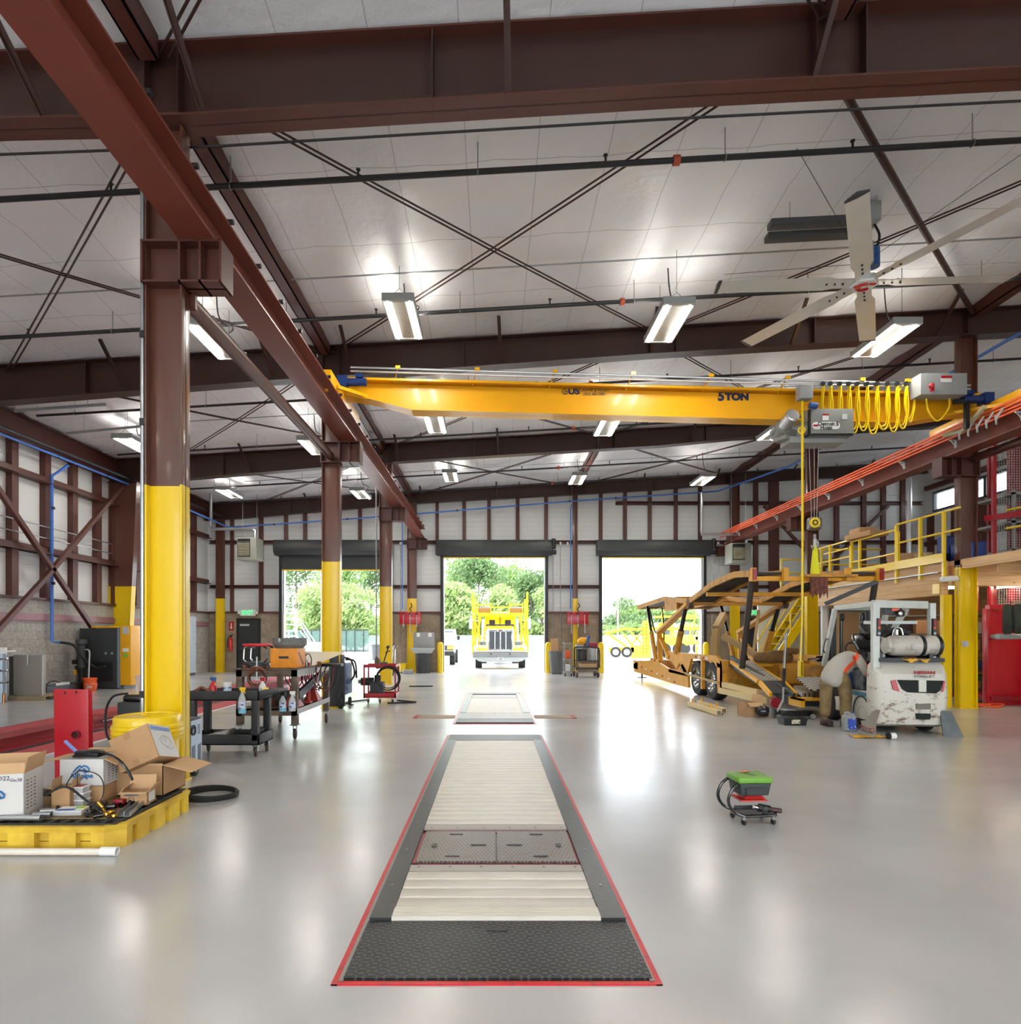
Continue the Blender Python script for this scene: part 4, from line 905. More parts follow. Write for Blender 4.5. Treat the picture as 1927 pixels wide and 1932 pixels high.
TR = [(560, 74, 13.5, 8.5, 2, 0), (640, 70, 12.5, 8, 0, 0), (700, 76, 13.5, 8, 2, 0), (600, 60, 8.0, 6, 1, 0), (672, 60, 7.5, 6, 1, 0),
      (868, 72, 13.6, 8.2, 0, 1), (905, 66, 10.5, 6.5, 2, 1), (962, 74, 12.6, 8.0, 0, 1), (1003, 66, 9.4, 6.0, 2, 1), (935, 60, 6.8, 5.5, 1, 1), (1022, 60, 6.6, 5, 1, 1), (852, 60, 7, 5.5, 1, 1),
      (1165, 80, 6.8, 6.0, 2, 2), (1205, 86, 6.2, 7, 0, 2), (1255, 84, 5.6, 7, 0, 2), (1300, 82, 6.0, 6, 0, 2)]
dn = ['left', 'middle', 'right']; kn = ['leafy mid green tree', 'pale green low tree', 'dark leafy tree']; cnt = {}
for k, (u, D, h, w_, mi, di) in enumerate(TR):
    cnt[(di, mi)] = cnt.get((di, mi), 0)+1
    mktree('leafy_tree', kn[mi]+' seen through the '+dn[di]+' doorway, '+ORD[cnt[(di, mi)]-1]+' of its kind from the left', ux(u, D), D, h, w_, LF[mi], 11+k, n=4200)
rnd.seed(5); cb = {0: 0, 1: 0, 2: 0}
for u, D in [(548, 63), (585, 65), (625, 63), (662, 66), (705, 64), (735, 66), (845, 62), (872, 62), (900, 64), (985, 63), (1010, 62), (1040, 63), (1140, 68), (1168, 66), (1195, 68), (1225, 67), (1260, 66), (1295, 68), (1325, 66)]:
    di = 0 if u < 780 else 1 if u < 1080 else 2; cb[di] += 1
    mktree('bush', 'pale green bush behind the fence in the '+dn[di]+' doorway, '+ORD[cb[di]-1]+' from the left', ux(u, D), D, 4.0 if di < 2 else 3.4, 4.4, LF[1] if (u//3) % 2 else LF[0], 50+u, n=2200, group='bushes behind the fence', trunk=False, ls=.17, dense=7)
# fences
CH, nt, b, N, LK = nodes_of('chain_link')
b.inputs['Base Color'].default_value = lin((176, 190, 190)); b.inputs['Alpha'].default_value = .30; b.inputs['Metallic'].default_value = .3
t = thing('chain_link_fence', 'pale chain link fence across the yard behind the truck', 'fence', (5, 58, 0))
MB().bx(-12, 60, 57.99, 58.01, 0, 1.5).build('mesh', CH, t)
for k in range(25): MB().cyl((-12+3*k, 58, 0), (-12+3*k, 58, 1.6), .035, n=6).build('post', GALV, t)
MB().cyl((-12, 58, 1.55), (60, 58, 1.55), .025, n=6).build('top_rail', GALV, t)
t = thing('iron_fence', 'black slatted iron fence behind the left doorway', 'fence', (-18, 56, 0))
DKG = mat('dark_green_screen', (84, 112, 106), .7, alpha=.55)
MB().bx(-32, -11.5, 56, 56.02, .2, 2.0).build('screen', DKG, t)
for k in range(26): MB().bx(-32+.8*k, -31.93+.8*k, 55.95, 56, 0, 2.1).build('post', BLACK, t)
MB().bx(-32, -11.5, 55.94, 56, 2.02, 2.10).bx(-32, -11.5, 55.94, 56, .1, .16).build('rail', BLACK, t)
for u, D, h, lab in ((607, 54, 7.6, 'left'), (921, 56, 5.6, 'middle'), (1166, 58, 5.5, 'right')):
    tag(MB().cyl((ux(u, D), D, 0), (ux(u, D), D, h), .09, .06, n=8).cyl((ux(u, D), D, 0), (ux(u, D), D, .4), .2, n=8).build('light_pole', GREYP), 'slim grey light pole in the '+lab+' doorway view', 'pole', 'yard light poles')
# white stair platform in the left doorway
t = thing('stair_platform', 'white tubular stair platform standing in the yard at left', 'stairs', P(560, 1228, 46)); D = 46
WT = mat('white_tube', (224, 228, 230), .4)
def wt(a, c, r=.045): MB().cyl(P(a[0], a[1], D), P(c[0], c[1], D), r, n=6).build('rail', WT, t)
for a, c in [((538, 1150), (560, 1150)), ((560, 1152), (560, 1205)), ((556, 1150), (556, 1190)), ((538, 1168), (566, 1168)), ((538, 1190), (562, 1190)), ((560, 1168), (590, 1215)), ((566, 1168), (597, 1215)), ((545, 1190), (545, 1225)), ((555, 1190), (570, 1215)), ((540, 1178), (566, 1180)), ((566, 1190), (588, 1218)), ((538, 1200), (562, 1200))]: wt(a, c)
tag(MB().bx(ux(566, 42), ux(606, 42), 42, 43, 0, 1.0).bx(ux(568, 42), ux(604, 42), 42.1, 42.9, 1.0, 1.06).build('concrete_barrier', WHITEP, bevel=.03), 'white low block standing in the yard at left', 'barrier')
tag(MB().lathe([(0, 0), (.3, 0), (.34, .9), (.36, .92), (.36, .98), (0, 1.0)], (ux(712, 38), 38, 0)).build('trash_can', DGREY), 'dark trash can standing outside the left doorway', 'trash can')

# ---- yellow car hauler truck facing the middle doorway
D = 27.9; s = F/D; tx = lambda u: (u-U0)/s; tz = lambda v: EYE+(V0-v)/s
t = thing('car_hauler_truck', 'yellow car hauler truck parked facing the middle doorway', 'truck', (tx(944), D, 0))
YT = mat('truck_yellow', (250, 206, 20), .25, coat=.6); YTD = mat('rack_yellow', (240, 196, 24), .4)
cx = tx(944.5)
MB().loft([[(cx-w/2*.98, y, z0), (cx+w/2*.98, y, z0), (cx+w/2*1.0, y, z0+.25), (cx+w/2*.97, y, z1-.2), (cx+w/2*.86, y, z1), (cx-w/2*.86, y, z1), (cx-w/2*.97, y, z1-.2), (cx-w/2, y, z0+.25)] for y, w, z0, z1 in ((D+.12, 1.15, .8, 1.72), (D+.5, 1.2, .8, 1.86), (D+1.6, 1.45, .8, 2.0))]).build('hood', YT, t)
for s_ in (-1, 1):
    m = MB(); m.loft([[(cx+s_*x0, y, .55), (cx+s_*x1, y, .55), (cx+s_*x1, y, z-.18), (cx+s_*(x1-.15), y, z), (cx+s_*x0, y, z)] for y, z, x0, x1 in ((D+.05, .95, .55, 1.2), (D+.4, 1.2, .55, 1.22), (D+1.3, 1.2, .6, 1.22))]); m.build('fender', YT, t)
    MB().rbox((cx+s_*.80, D+.02, 1.17), (.3, .12, .17), .04).build('headlight', mat('headlight_glass', (96, 104, 100), .1, coat=.6), t)
    MB().box((cx+s_*.99, D+.05, 1.17), (.06, .1, .14)).build('turn_signal', ORANGE, t)
    wl = MB().cyl((cx+s_*.86, D+.75, .46), (cx+s_*1.16, D+.75, .46), .46, n=28).build('wheel', RUBBER, t)
    MB().cyl((cx+s_*1.16, D+.75, .46), (cx+s_*1.17, D+.75, .46), .24, n=18).build('rim', CHROME, wl)
    MB().box((cx+s_*1.42, D+1.7, 2.1), (.16, .1, .5)).cyl((cx+s_*1.0, D+1.7, 2.25), (cx+s_*1.42, D+1.7, 2.25), .02, n=6).build('mirror', CHROME, t)
MB().loft([[(cx-w/2, D+y, z0), (cx+w/2, D+y, z0), (cx+w/2, D+y, z1), (cx-w/2, D+y, z1)] for y, w, z0, z1 in ((1.6, 1.5, .9, 2.15), (1.75, 1.5, .9, 2.62), (2.0, 1.46, .9, 2.66))]).build('cab', YT, t, bevel=.03)
MB().loft([[(cx-.68, D+1.57, 1.98), (cx+.68, D+1.57, 1.98), (cx+.64, D+1.72, 2.44), (cx-.64, D+1.72, 2.44)], [(cx-.68, D+1.60, 1.98), (cx+.68, D+1.60, 1.98), (cx+.64, D+1.75, 2.44), (cx-.64, D+1.75, 2.44)]]).build('windshield', GLASSB, t)
MB().bx(cx-.015, cx+.015, D+1.55, D+1.72, 1.98, 2.44).build('windshield_bar', BLACK, t)
for s_ in (-1, 1): MB().rbox((cx+s_*.38, D+1.60, 2.13), (.28, .05, .3), .02, rx=-.3).build('seat', BLACK, t)
m = MB().rbox((cx, D+.06, 1.31), (1.16, .1, 1.0), .04); m.build('grille_surround', CHROME, t, bevel=.02)
MB().bx(cx-.50, cx+.50, D-.01, D+.02, .90, 1.70).build('grille_mesh', mat('grille_grey', (84, 88, 92), .4, metal=.5, bump=.8, bs=300), t)
for k in range(3): MB().bx(cx-.25+.25*k-.015, cx-.25+.25*k+.015, D-.03, D, .9, 1.70).build('grille_bar', CHROME, t)
MB().sph((cx, D-.0, 1.76), .09, 14, (1, .3, .42)).build('badge', REDD, t)
MB().bx(cx-1.2, cx+1.2, D-.02, D+.1, .78, .83).build('bumper_gap', WHITEP, t)
MB().loft([[(cx-1.27, D-.1, .50), (cx+1.27, D-.1, .50), (cx+1.27, D-.12, .76), (cx-1.27, D-.12, .76)], [(cx-1.27, D+.2, .50), (cx+1.27, D+.2, .50), (cx+1.27, D+.2, .76), (cx-1.27, D+.2, .76)]]).build('bumper', mat('bumper_grey', (142, 142, 142), .4, metal=.4), t)
MB().loft([[(cx-1.24, y, .52), (cx-1.0, y, .36), (cx-.8, y, .32), (cx+.8, y, .32), (cx+1.0, y, .36), (cx+1.24, y, .52)] for y in (D-.13, D+.15)]).build('lower_valance', mat('valance_silver', (176, 178, 178), .35, metal=.5), t)
for s_ in (-1, 1): MB().cyl((cx+s_*.43, D-.14, .68), (cx+s_*.43, D-.1, .68), .035).build('tow_hole', BLACK, t)
lp = MB().bx(cx-.13, cx+.13, D-.16, D-.13, .40, .53).build('licence_plate', WHITEP, t)
text('F18807', .07, 'lettering', NAVY, lp, (cx, D-.165, .475)); text('79 MGS', .05, 'lettering', NAVY, lp, (cx, D-.165, .425))
for s_ in (-1, 1):                                                     # rack uprights, platforms and side rails
    m = MB()
    for xx, z1 in ((1.33, 3.65), (1.22, 3.3)): m.bar((cx+s_*xx, D+1.9, .6), (cx+s_*xx, D+1.9, z1), .09, .12, (0,1,0))
    m.bar((cx+s_*1.02, D+1.5, .8), (cx+s_*1.02, D+1.5, 2.6), .08, .08, (0,1,0)).bar((cx+s_*1.3, D+1.7, .85), (cx+s_*.9, D+1.7, 2.5), .07, .07)
    m.bar((cx+s_*.9, D+1.4, 1.3), (cx+s_*1.25, D+1.4, 2.4), .06, .06)
    for k in range(5): m.box((cx+s_*1.33, D+1.82, 1.2+.5*k), (.12, .05, .12))
    m.build('rack_post', YTD, t)
    MB().cyl((cx+s_*.82, D+1.3, .95), (cx+s_*.82, D+1.3, 2.3), .07).build('exhaust_stack', CHROME, t)
    m = MB(); m.bx(cx+s_*.45, cx+s_*1.08, D+1.5, D+1.56, 2.62, 2.85).build('deck_end', mat('deck_tan', (160, 118, 60), .6, metal=.2), t)
    m = MB(); m.bx(cx+s_*.42, cx+s_*1.12, D+1.42, D+1.5, 2.56, 2.62).bx(cx+s_*.42, cx+s_*1.12, D+1.42, D+1.5, 2.98, 3.04).bar((cx+s_*.45, D+1.45, 2.5), (cx+s_*.45, D+1.45, 3.1), .05, .05, (0,1,0)).bar((cx+s_*1.08, D+1.45, 2.5), (cx+s_*1.08, D+1.45, 3.1), .05, .05, (0,1,0)).build('deck_frame', YTD, t)
    MB().bx(cx+s_*.5, cx+s_*1.05, D+1.6, D+7, 2.86, 2.92).build('deck', GALV, t)
MB().bx(cx-.95, cx+.95, D+1.4, D+1.52, 2.46, 2.58).bx(cx-.45, cx+.45, D+1.45, D+1.5, 2.86, 2.92).bx(cx-.45, cx+.45, D+1.45, D+1.5, 2.66, 2.69).build('cross_beam', YTD, t)
MB().bx(cx-.45, cx+.45, D+2, D+9, .5, .8).bx(cx-1.3, cx+1.3, D+2.2, D+2.4, .6, .9).build('chassis', DGREY, t)
for s_ in (-1, 1): MB().cyl((cx+s_*.7, D+6, .5), (cx+s_*1.2, D+6, .5), .5, n=24).build('wheel', RUBBER, t)
# ---- white van at the left of the middle doorway
D = 31.0; s = F/D
t = thing('white_van', 'white pickup partly hidden at the left edge of the middle doorway', 'truck', (ux(838, D), D, 0))
x0, x1 = ux(806, D), ux(857, D)
MB().loft([[(x0, y, .62), (x1, y, .62), (x1, y, 1.15), (x1-.04, y, z), (x0+.04, y, z)] for y, z in ((D, 1.2), (D+.3, 1.24), (D+1.3, 1.3))]).loft([[(x0+.04, y, 1.2), (x1-.04, y, 1.2), (x1-.14, y, z), (x0+.14, y, z)] for y, z in ((D+1.2, 1.25), (D+1.8, 1.85), (D+3.6, 1.88), (D+3.9, 1.4))]).build('body', WHITEP, t, bevel=.03)
MB().bx(x0, x1, D-.08, D+.05, .5, .72).build('bumper', BLACK, t); MB().bx(x0+.2, x1-.05, D-.03, D, .78, 1.02).build('grille', DGREY, t)
MB().bx(x1-.35, x1-.03, D-.05, D-.02, .82, 1.0).build('headlight', mat('lamp_amber', (220, 150, 70), .3), t)
MB().loft([[(x0+.1, D+1.32, 1.34), (x1-.1, D+1.32, 1.34), (x1-.18, D+1.72, 1.78), (x0+.18, D+1.72, 1.78)], [(x0+.1, D+1.34, 1.34), (x1-.1, D+1.34, 1.34), (x1-.18, D+1.74, 1.78), (x0+.18, D+1.74, 1.78)]]).build('windshield', GLASSB, t)
for xx in (x0, x1-.26):
    for yy in (.7, 3.2): MB().cyl((xx, D+yy, .38), (xx+.26, D+yy, .38), .38, n=22).build('wheel', RUBBER, t)
MB().box((x1+.14, D+1.4, 1.4), (.14, .1, .2)).build('mirror', BLACK, t)
# ---- yellow hauler trailer standing sideways in the right doorway, and truck cabs beyond
D = 42.0; Q = lambda u, v, d=0: P(u, v, D+d)
t = thing('car_trailer', 'bright yellow car trailer standing sideways in the yard, seen through the right doorway', 'trailer', (ux(1190, D), D, 0))
def ybar(pts, w=.12, d=0, name='frame_bar', m=YTD, par=None):
    k = MB()
    for a, c in zip(pts, pts[1:]): k.bar(Q(*a, d), Q(*c, d), w, w)
    k.build(name, m, par or t)
for dd in (0, 2.4):
    ybar([(1143, 1196), (1180, 1186), (1205, 1188), (1216, 1184)], .16, dd, 'upper_deck'); ybar([(1150, 1198), (1185, 1222)], .13, dd); ybar([(1176, 1196), (1194, 1218)], .11, dd); ybar([(1188, 1190), (1212, 1216)], .1, dd); ybar([(1212, 1192), (1192, 1216)], .1, dd)
    MB().bar(Q(1149, 1226, dd), Q(1196, 1226, dd), .25, .35).bar(Q(1190, 1230, dd), Q(1228, 1230, dd), .25, .9).build('lower_frame', YT, t)
    ybar([(1230, 1186), (1340, 1186)], .2, dd, 'long_rail')
MB().box(Q(1221, 1206, .2), (.35, .3, 2.6)).build('headboard', YT, t)
for k in range(9): MB().box(Q(1217, 1178+6.6*k, -.1), (.3, .08, .10)).build('ladder_rung', YTD, t)
MB().bar(Q(1213.5, 1172, -.1), Q(1213.5, 1233, -.1), .08, .08).bar(Q(1220.5, 1172, -.1), Q(1220.5, 1233, -.1), .08, .08).build('ladder_rail', YT, t)
for u in (1162, 1183):
    wl = MB().cyl(Q(u, 1230.5, -.3), Q(u, 1230.5, .1), .37, n=24).build('wheel', RUBBER, t); MB().cyl(Q(u, 1230.5, -.32), Q(u, 1230.5, -.28), .2, n=18).build('rim', WHITEP, wl)
for k, (u, D2, lab) in enumerate(((1262, 45, 'nearer'), (1300, 49, 'farther'))):
    D = D2; t = thing('truck_cab', 'yellow truck cab parked behind the trailer in the right doorway, '+lab+' one', 'truck', (ux(u, D), D, 0), group='parked truck cabs')
    xa_, xb_ = ux(u-14, D), ux(u+9, D)
    MB().bx(xa_, xb_, D, D+2.2, .8, 2.5).bx(xb_, xb_+1.2, D+.2, D+2.0, .8, 1.5).build('body', YT, t, bevel=.06)
    MB().bx(xa_+.15, xa_+.65, D-.03, D, 1.6, 2.2).bx(xa_+.8, xb_-.08, D-.03, D, 1.6, 2.2).build('side_window', GLASSB, t)
    MB().cyl((xb_+.5, D-.1, .5), (xb_+.5, D+.25, .5), .5, n=22).cyl((xa_+.2, D-.1, .5), (xa_+.2, D+.25, .5), .5, n=22).build('wheel', RUBBER, t)
    MB().bar((xa_-.5, D, 2.9), (xb_+1.6, D, 3.0), .15, .15).bar((xa_+.1, D, 2.4), (xa_+.1, D, 3.4), .1, .1, (0,1,0)).bar((xb_, D, 2.4), (xb_+.2, D, 3.6), .1, .1, (0,1,0)).build('rack', YTD, t)
tag(MB().bx(ux(1318, 36), ux(1333, 36), 36, 36.6, 0, 1.5).cyl((ux(1318, 36), 36.3, 1.5), (ux(1333, 36), 36.3, 1.5), .3).build('chrome_tank', CHROME, bevel=.05), 'chrome tank in the yard right of the yellow trailer', 'tank')
D = 28
# ================================================================ CAR HAULER TRAILER (right, centre of the floor)
t = thing('car_hauler_trailer', 'ochre car hauler trailer with raised upper deck, parked right of the pit', 'trailer', (6.35, 16.5, 0))
XA, XB_ = 5.10, 7.62
GRATE, nt, b, N, LK = nodes_of('perforated_deck')
tc = N('ShaderNodeNewGeometry'); sp = N('ShaderNodeSeparateXYZ'); LK(tc.outputs['Position'], sp.inputs[0])
def hole(ch, k):
    a = N('ShaderNodeMath', operation='MULTIPLY'); a.inputs[1].default_value = k; LK(sp.outputs[ch], a.inputs[0]); s_ = N('ShaderNodeMath', operation='SINE'); LK(a.outputs[0], s_.inputs[0]); return s_.outputs[0]
mm = N('ShaderNodeMath', operation='MULTIPLY'); LK(hole('X', 78), mm.inputs[0]); LK(hole('Y', 60), mm.inputs[1])
gt = N('ShaderNodeMath', operation='GREATER_THAN'); gt.inputs[1].default_value = .55; LK(mm.outputs[0], gt.inputs[0])
mc = N('ShaderNodeMixRGB'); mc.inputs[1].default_value = lin((176, 170, 158)); mc.inputs[2].default_value = lin((60, 54, 48)); LK(gt.outputs[0], mc.inputs[0]); LK(mc.outputs[0], b.inputs['Base Color']); b.inputs['Roughness'].default_value = .4; b.inputs['Metallic'].default_value = .4
DARKDECK = mat('dark_deck_mesh', (74, 72, 66), .5, metal=.3, bump=.6, bs=70)
def track(x0, x1, pts, name, deckm, rw=.05, rh=.13, railm=YELDG, rib=True):
    for xx in (x0, x1):
        m = MB()
        for a, c in zip(pts, pts[1:]): m.bar((xx, a[0], a[1]), (xx, c[0], c[1]), rw, rh)
        m.build('side_rail', railm, d0)
    m = MB()
    for a, c in zip(pts, pts[1:]):
        m.loft([[(x0, y, z+.01), (x1, y, z+.01), (x1, y, z+.03), (x0, y, z+.03)] for y, z in (a, c)])
        if rib:
            L = math.hypot(c[0]-a[0], c[1]-a[1]); n = max(1, int(L/.14))
            for k in range(n):
                q = (k+.5)/n; y = a[0]+(c[0]-a[0])*q; z = a[1]+(c[1]-a[1])*q; m.box(((x0+x1)/2, y, z-.005), (x1-x0, .05, .03), rx=math.atan2(c[1]-a[1], c[0]-a[0]))
    m.build('deck_surface', deckm, d0)
UP = [(21.6, 2.52), (18.2, 2.62), (15.94, 2.40), (14.25, 2.70), (12.9, 2.80), (12.1, 2.74)]
for x0, x1 in ((XA, XA+.66), (XB_-.66, XB_)):
    d0 = MB().bar((x0, 21.62, 2.5), (x1, 21.62, 2.5), .1, .1).build('upper_deck', YELDG, t)
    track(x0, x1, UP, 'upper_deck', DARKDECK)
    MB().bx(x0-.03, x0+.06, 11.96, 12.06, 2.58, 2.84).bx(x1-.06, x1+.03, 11.96, 12.06, 2.58, 2.84).build('end_cap', YELD, d0)
    MB().bx(x0-.02 if x0 < 6 else x1-.05, x0+.05 if x0 < 6 else x1+.02, 11.92, 11.96, 2.60, 2.82).build('tail_lamp', mat('tail_red', (150, 20, 30), .3), d0)
for y, z in ((21.4, 2.5), (18.2, 2.58), (15.94, 2.34), (14.6, 2.5), (12.15, 2.64)):
    MB().bar((XA, y, z), (XB_, y, z), .09, .09).build('cross_member', YELD if y < 15 else YELDG, t)
MB().bx(XA, XA+.5, 17.0, 18.2, 2.25, 2.6).build('drop_box', YELDG, t)
rb = MB().bar((6.1, 11.95, 2.68), (7.1, 11.95, 2.68), .16, .05).build('sling_crossbar', YELDG, t)
SR = mat('splatter_red_rag', (128, 74, 60), .9, rgb2=(92, 60, 48), vs=12)
cl = MB(); nn = 14
vs = []; 
for r_ in range(2):
    for i in range(nn+1):
        x = 6.15+.34*i/nn; zz = 2.64 if r_ == 0 else 2.30+.05*math.sin(i*2.1)+.03*math.sin(i*5.3)
        vs += [(x, 11.84+.01*math.sin(i*1.7), zz), (x, 11.86+.01*math.sin(i*1.7), zz)]
fs = []
for i in range(nn):
    a = 2*i; c = 2*(nn+1)+2*i; fs += [(a, a+2, c+2, c), (a+1, c+1, c+3, a+3), (c, c+2, c+3, c+1), (a, a+1, a+3, a+2)]
tag(cl.add(vs, fs).build('hanging_rag', SR), 'red brown stained cloth hanging under the sling on the trailer end', 'cloth')
# arms and cylinders, near (left) and far (right) side
for sx, X in ((0, XA+.02), (1, XB_-.02)):
    def L_(u, v): y, z = S(u, v, XA); return (X, y, z)
    MB().bar(L_(1300, 1139), L_(1243, 1193), .09, .2, (1,0,0)).build('lift_arm', YELD, t)
    MB().bar(L_(1243, 1193), L_(1245, 1246), .10, .14, (1,0,0)).bar(L_(1246, 1205), L_(1263, 1240), .09, .12, (1,0,0)).build('pivot_post', YELD, t)
    a, c = Vector(L_(1220, 1143)), Vector(L_(1237, 1246))
    MB().cyl(a, a+(c-a)*.55, .045).build('cylinder_rod', BLACKG, t); MB().cyl(a+(c-a)*.5, c, .07).build('cylinder_barrel', YELDG, t)
    a, c = Vector(L_(1292, 1148)), Vector(L_(1276, 1232))
    MB().cyl(a, a+(c-a)*.5, .06).build('cylinder_rod', BLACKG, t); MB().cyl(a+(c-a)*.48, c, .085).build('cylinder_barrel', YELDG, t)
    a, c = Vector((X+.05, 12.2, 2.66)), Vector((X+.05, 12.7, .83))
    MB().cyl(a, c, .06).build('jack_screw', mat('dark_screw', (66, 58, 52), .45, metal=.4, bump=.6, bs=140), t)
    MB().cyl(L_(1300, 1139)+Vector((-.06, 0, 0)) if False else Vector(L_(1300, 1139))+Vector((-.06, 0, 0)), Vector(L_(1300, 1139))+Vector((.06, 0, 0)), .13).build('pivot_hub', RUSTY, t)
MB().tube([(XA+.15, 20.6, 2.45), (XA+.25, 20.3, 1.7), (XA+.3, 20.1, 1.5), (XA+.15, 19.8, .7)], .025, 6, sm=5).build('hydraulic_hose', RUBBER, t)
MB().tube([(XA+.45, 20.1, 2.45), (XA+.45, 19.9, 1.8), (XA+.35, 19.5, .8)], .022, 6, sm=5).build('hydraulic_hose', RUBBER, t)
a = Vector((XB_-.4, 12.2, 2.62)); MB().bar((XB_-.02, 12.1, 2.58), (XB_-.9, 12.35, 2.15), .10, .08).build('folded_strut', DGREY, t)
# far folded legs seen between the decks
MB().bar((7.3, 16.8, 2.2), (6.9, 16.2, 1.0), .07, .07).bar((6.6, 17.5, 2.1), (6.2, 17.0, 1.7), .16, .2).bar((6.2, 17.0, 1.7), (6.1, 16.9, .9), .18, .14).bar((6.25, 16.6, 1.5), (6.9, 15.6, .9), .14, .14).build('support_leg', mat('pale_tan_paint', (196, 168, 116), .5), t)
# lower frame
def side(pts, X, th, m, name): return MB().poly([(X,)+S(u, v, X) for u, v in pts], (th, 0, 0)).build(name, m, t)
sideo = [(1195.8, 1253), (1200, 1250), (1243, 1243.5), (1243, 1250), (1262, 1262), (1298, 1273), (1299, 1297.7), (1270, 1290), (1196.5, 1267)]
for X in (XA, XB_-.06):
    f = (lambda P_: [(X,)+S(u, v, XA) for u, v in P_])
    MB().poly(f(sideo), (.06, 0, 0)).build('nose_frame', YELD, t)
    MB().poly(f([(1253, 1228), (1302, 1233), (1351, 1237), (1362, 1249), (1362, 1260), (1352, 1259), (1346, 1246), (1304, 1243), (1298, 1268), (1290, 1268), (1282, 1250), (1276, 1262), (1268, 1248), (1256, 1243)]), (.06, 0, 0)).build('fascia', YELD, t)
    MB().poly(f([(1262, 1262), (1276, 1264), (1288, 1252), (1298, 1270), (1298, 1276), (1262, 1268)]), (.05, 0, 0)).build('gusset', YELDG, t)
for k in range(7):
    u, v = [(1210, 1258), (1218, 1262), (1229, 1266), (1239, 1271), (1249, 1275), (1261, 1280), (1272, 1286)][k]
    y, z = S(u, v, XA); MB().bx(XA-.006, XA, y-.14, y, z-.03, z+.03).build('reflector', WHITE if k % 2 else REDD, t)
for k in range(4):
    u, v = [(1312, 1239), (1318, 1240), (1326, 1241), (1332, 1241.5)][k]
    y, z = S(u, v, XA); MB().bx(XA-.006, XA, y-.12, y, z-.03, z+.03).build('reflector', WHITE if k % 2 else REDD, t)
for X in (XA+.05, XB_-.4):
    for yy in (15.52, 14.45):
        wl = MB().lathe([(.28, 0), (.42, .01), (.44, .05), (.44, .25), (.42, .29), (.28, .3), (.28, 0)], (X, yy, .44), (1,0,0), 36, False).build('wheel', RUBBER, t)
        MB().lathe([(.0, .08), (.07, .08), (.09, .04), (.17, .10), (.26, .03), (.285, .0), (.285, .3), (0, .3)], (X, yy, .44), (1,0,0), 28).build('rim', CHROME, wl)
        for k in range(8):
            a = k*PI/4; MB().cyl((X+.03, yy+.13*math.cos(a), .44+.13*math.sin(a)), (X+.08, yy+.13*math.cos(a), .44+.13*math.sin(a)), .014, n=6).build('lug_nut', CHROME, wl)
MB().bx(XA, XA+.08, 14.93, 15.03, .2, .95).build('wheel_post', YELD, t)
MB().bar((XA-.03, 16.1, .5), (XA-.03, 13.8, .44), .02, .05).build('wheel_strap', mat('tan_strap', (186, 160, 104), .6), t)
MB().bx(XA, XB_, 13.6, 13.75, .3, .95).bx(XA+.3, XA+.4, 13.7, 21, .5, .75).bx(XB_-.4, XB_-.3, 13.7, 21, .5, .75).build('chassis', YELDG, t)
for X in (XA, XB_-.1): MB().poly([(X, 13.95, .9), (X, 13.62, .85), (X, 13.55, .2), (X, 13.9, .2)], (.1, 0, 0)).build('rear_post', YELD, t)
MB().cyl((XA+.25, 22, .0), (XA+.25, 22, .55), .03).cyl((XA+.25, 22, 0), (XA+.25, 22, .02), .17).build('landing_foot', RUSTY, t)
MB().bx(XA, XB_, 21.6, 22.3, .32, .62).build('nose_beam', YELD, t)
# rear side bars (cream, unpainted primer)
MB().bar((XA+.02, 13.6, .42), (XA+.15, 12.1, .38), .07, .12).bar((XA+.0, 13.7, .28), (XA+.1, 11.7, .26), .08, .12).build('rear_side_bar', CREAM, t)
MB().bar((XA+.18, 13.6, .95), (XA+.55, 11.5, .30), .07, .24).build('ramp_arm', mat('slate_steel', (82, 88, 90), .45, metal=.3, var=.2, vs=6), t)
# rear ramps
for x0, x1 in ((XA+.14, XA+.60), (XB_-.62, XB_-.16)):
    d0 = MB().bar((x0, 13.5, .93), (x1, 13.5, .93), .06, .06).build('rear_ramp', YELD, t)
    track(x0, x1, [(13.45, .93), (12.75, .76)], 'ramp', GRATE, .04, .07, YELC, False); track(x0, x1, [(12.73, .75), (12.1, .60)], 'ramp', GRATE, .04, .07, YELC, False)
    track(x0+.03, x1+.05, [(12.08, .58), (11.6, .38)], 'ramp', TREAD, .05, .09, YELC, False)
MB().loft([[(XA+.75, 11.55, .34), (XA+1.55, 11.55, .34), (XA+1.55, 11.55, .42), (XA+.75, 11.55, .42)], [(XA+.95, 12.3, .42), (XA+1.7, 12.3, .42), (XA+1.7, 12.3, .50), (XA+.95, 12.3, .50)]]).build('end_platform', GRATE, t)
MB().bx(5.68, 6.25, 11.1, 11.5, .22, .32).build('end_bumper', BLACK, t)
MB().bx(5.60, 6.28, 11.08, 11.5, .32, .35).bx(5.60, 5.66, 11.08, 11.6, .2, .35).build('end_lip', YELC, t)
MB().cyl((5.33, 11.5, .24), (5.33, 11.56, .24), .10, n=20).build('round_tail_lamp', mat('tail_red', (150, 20, 30), .3), t)
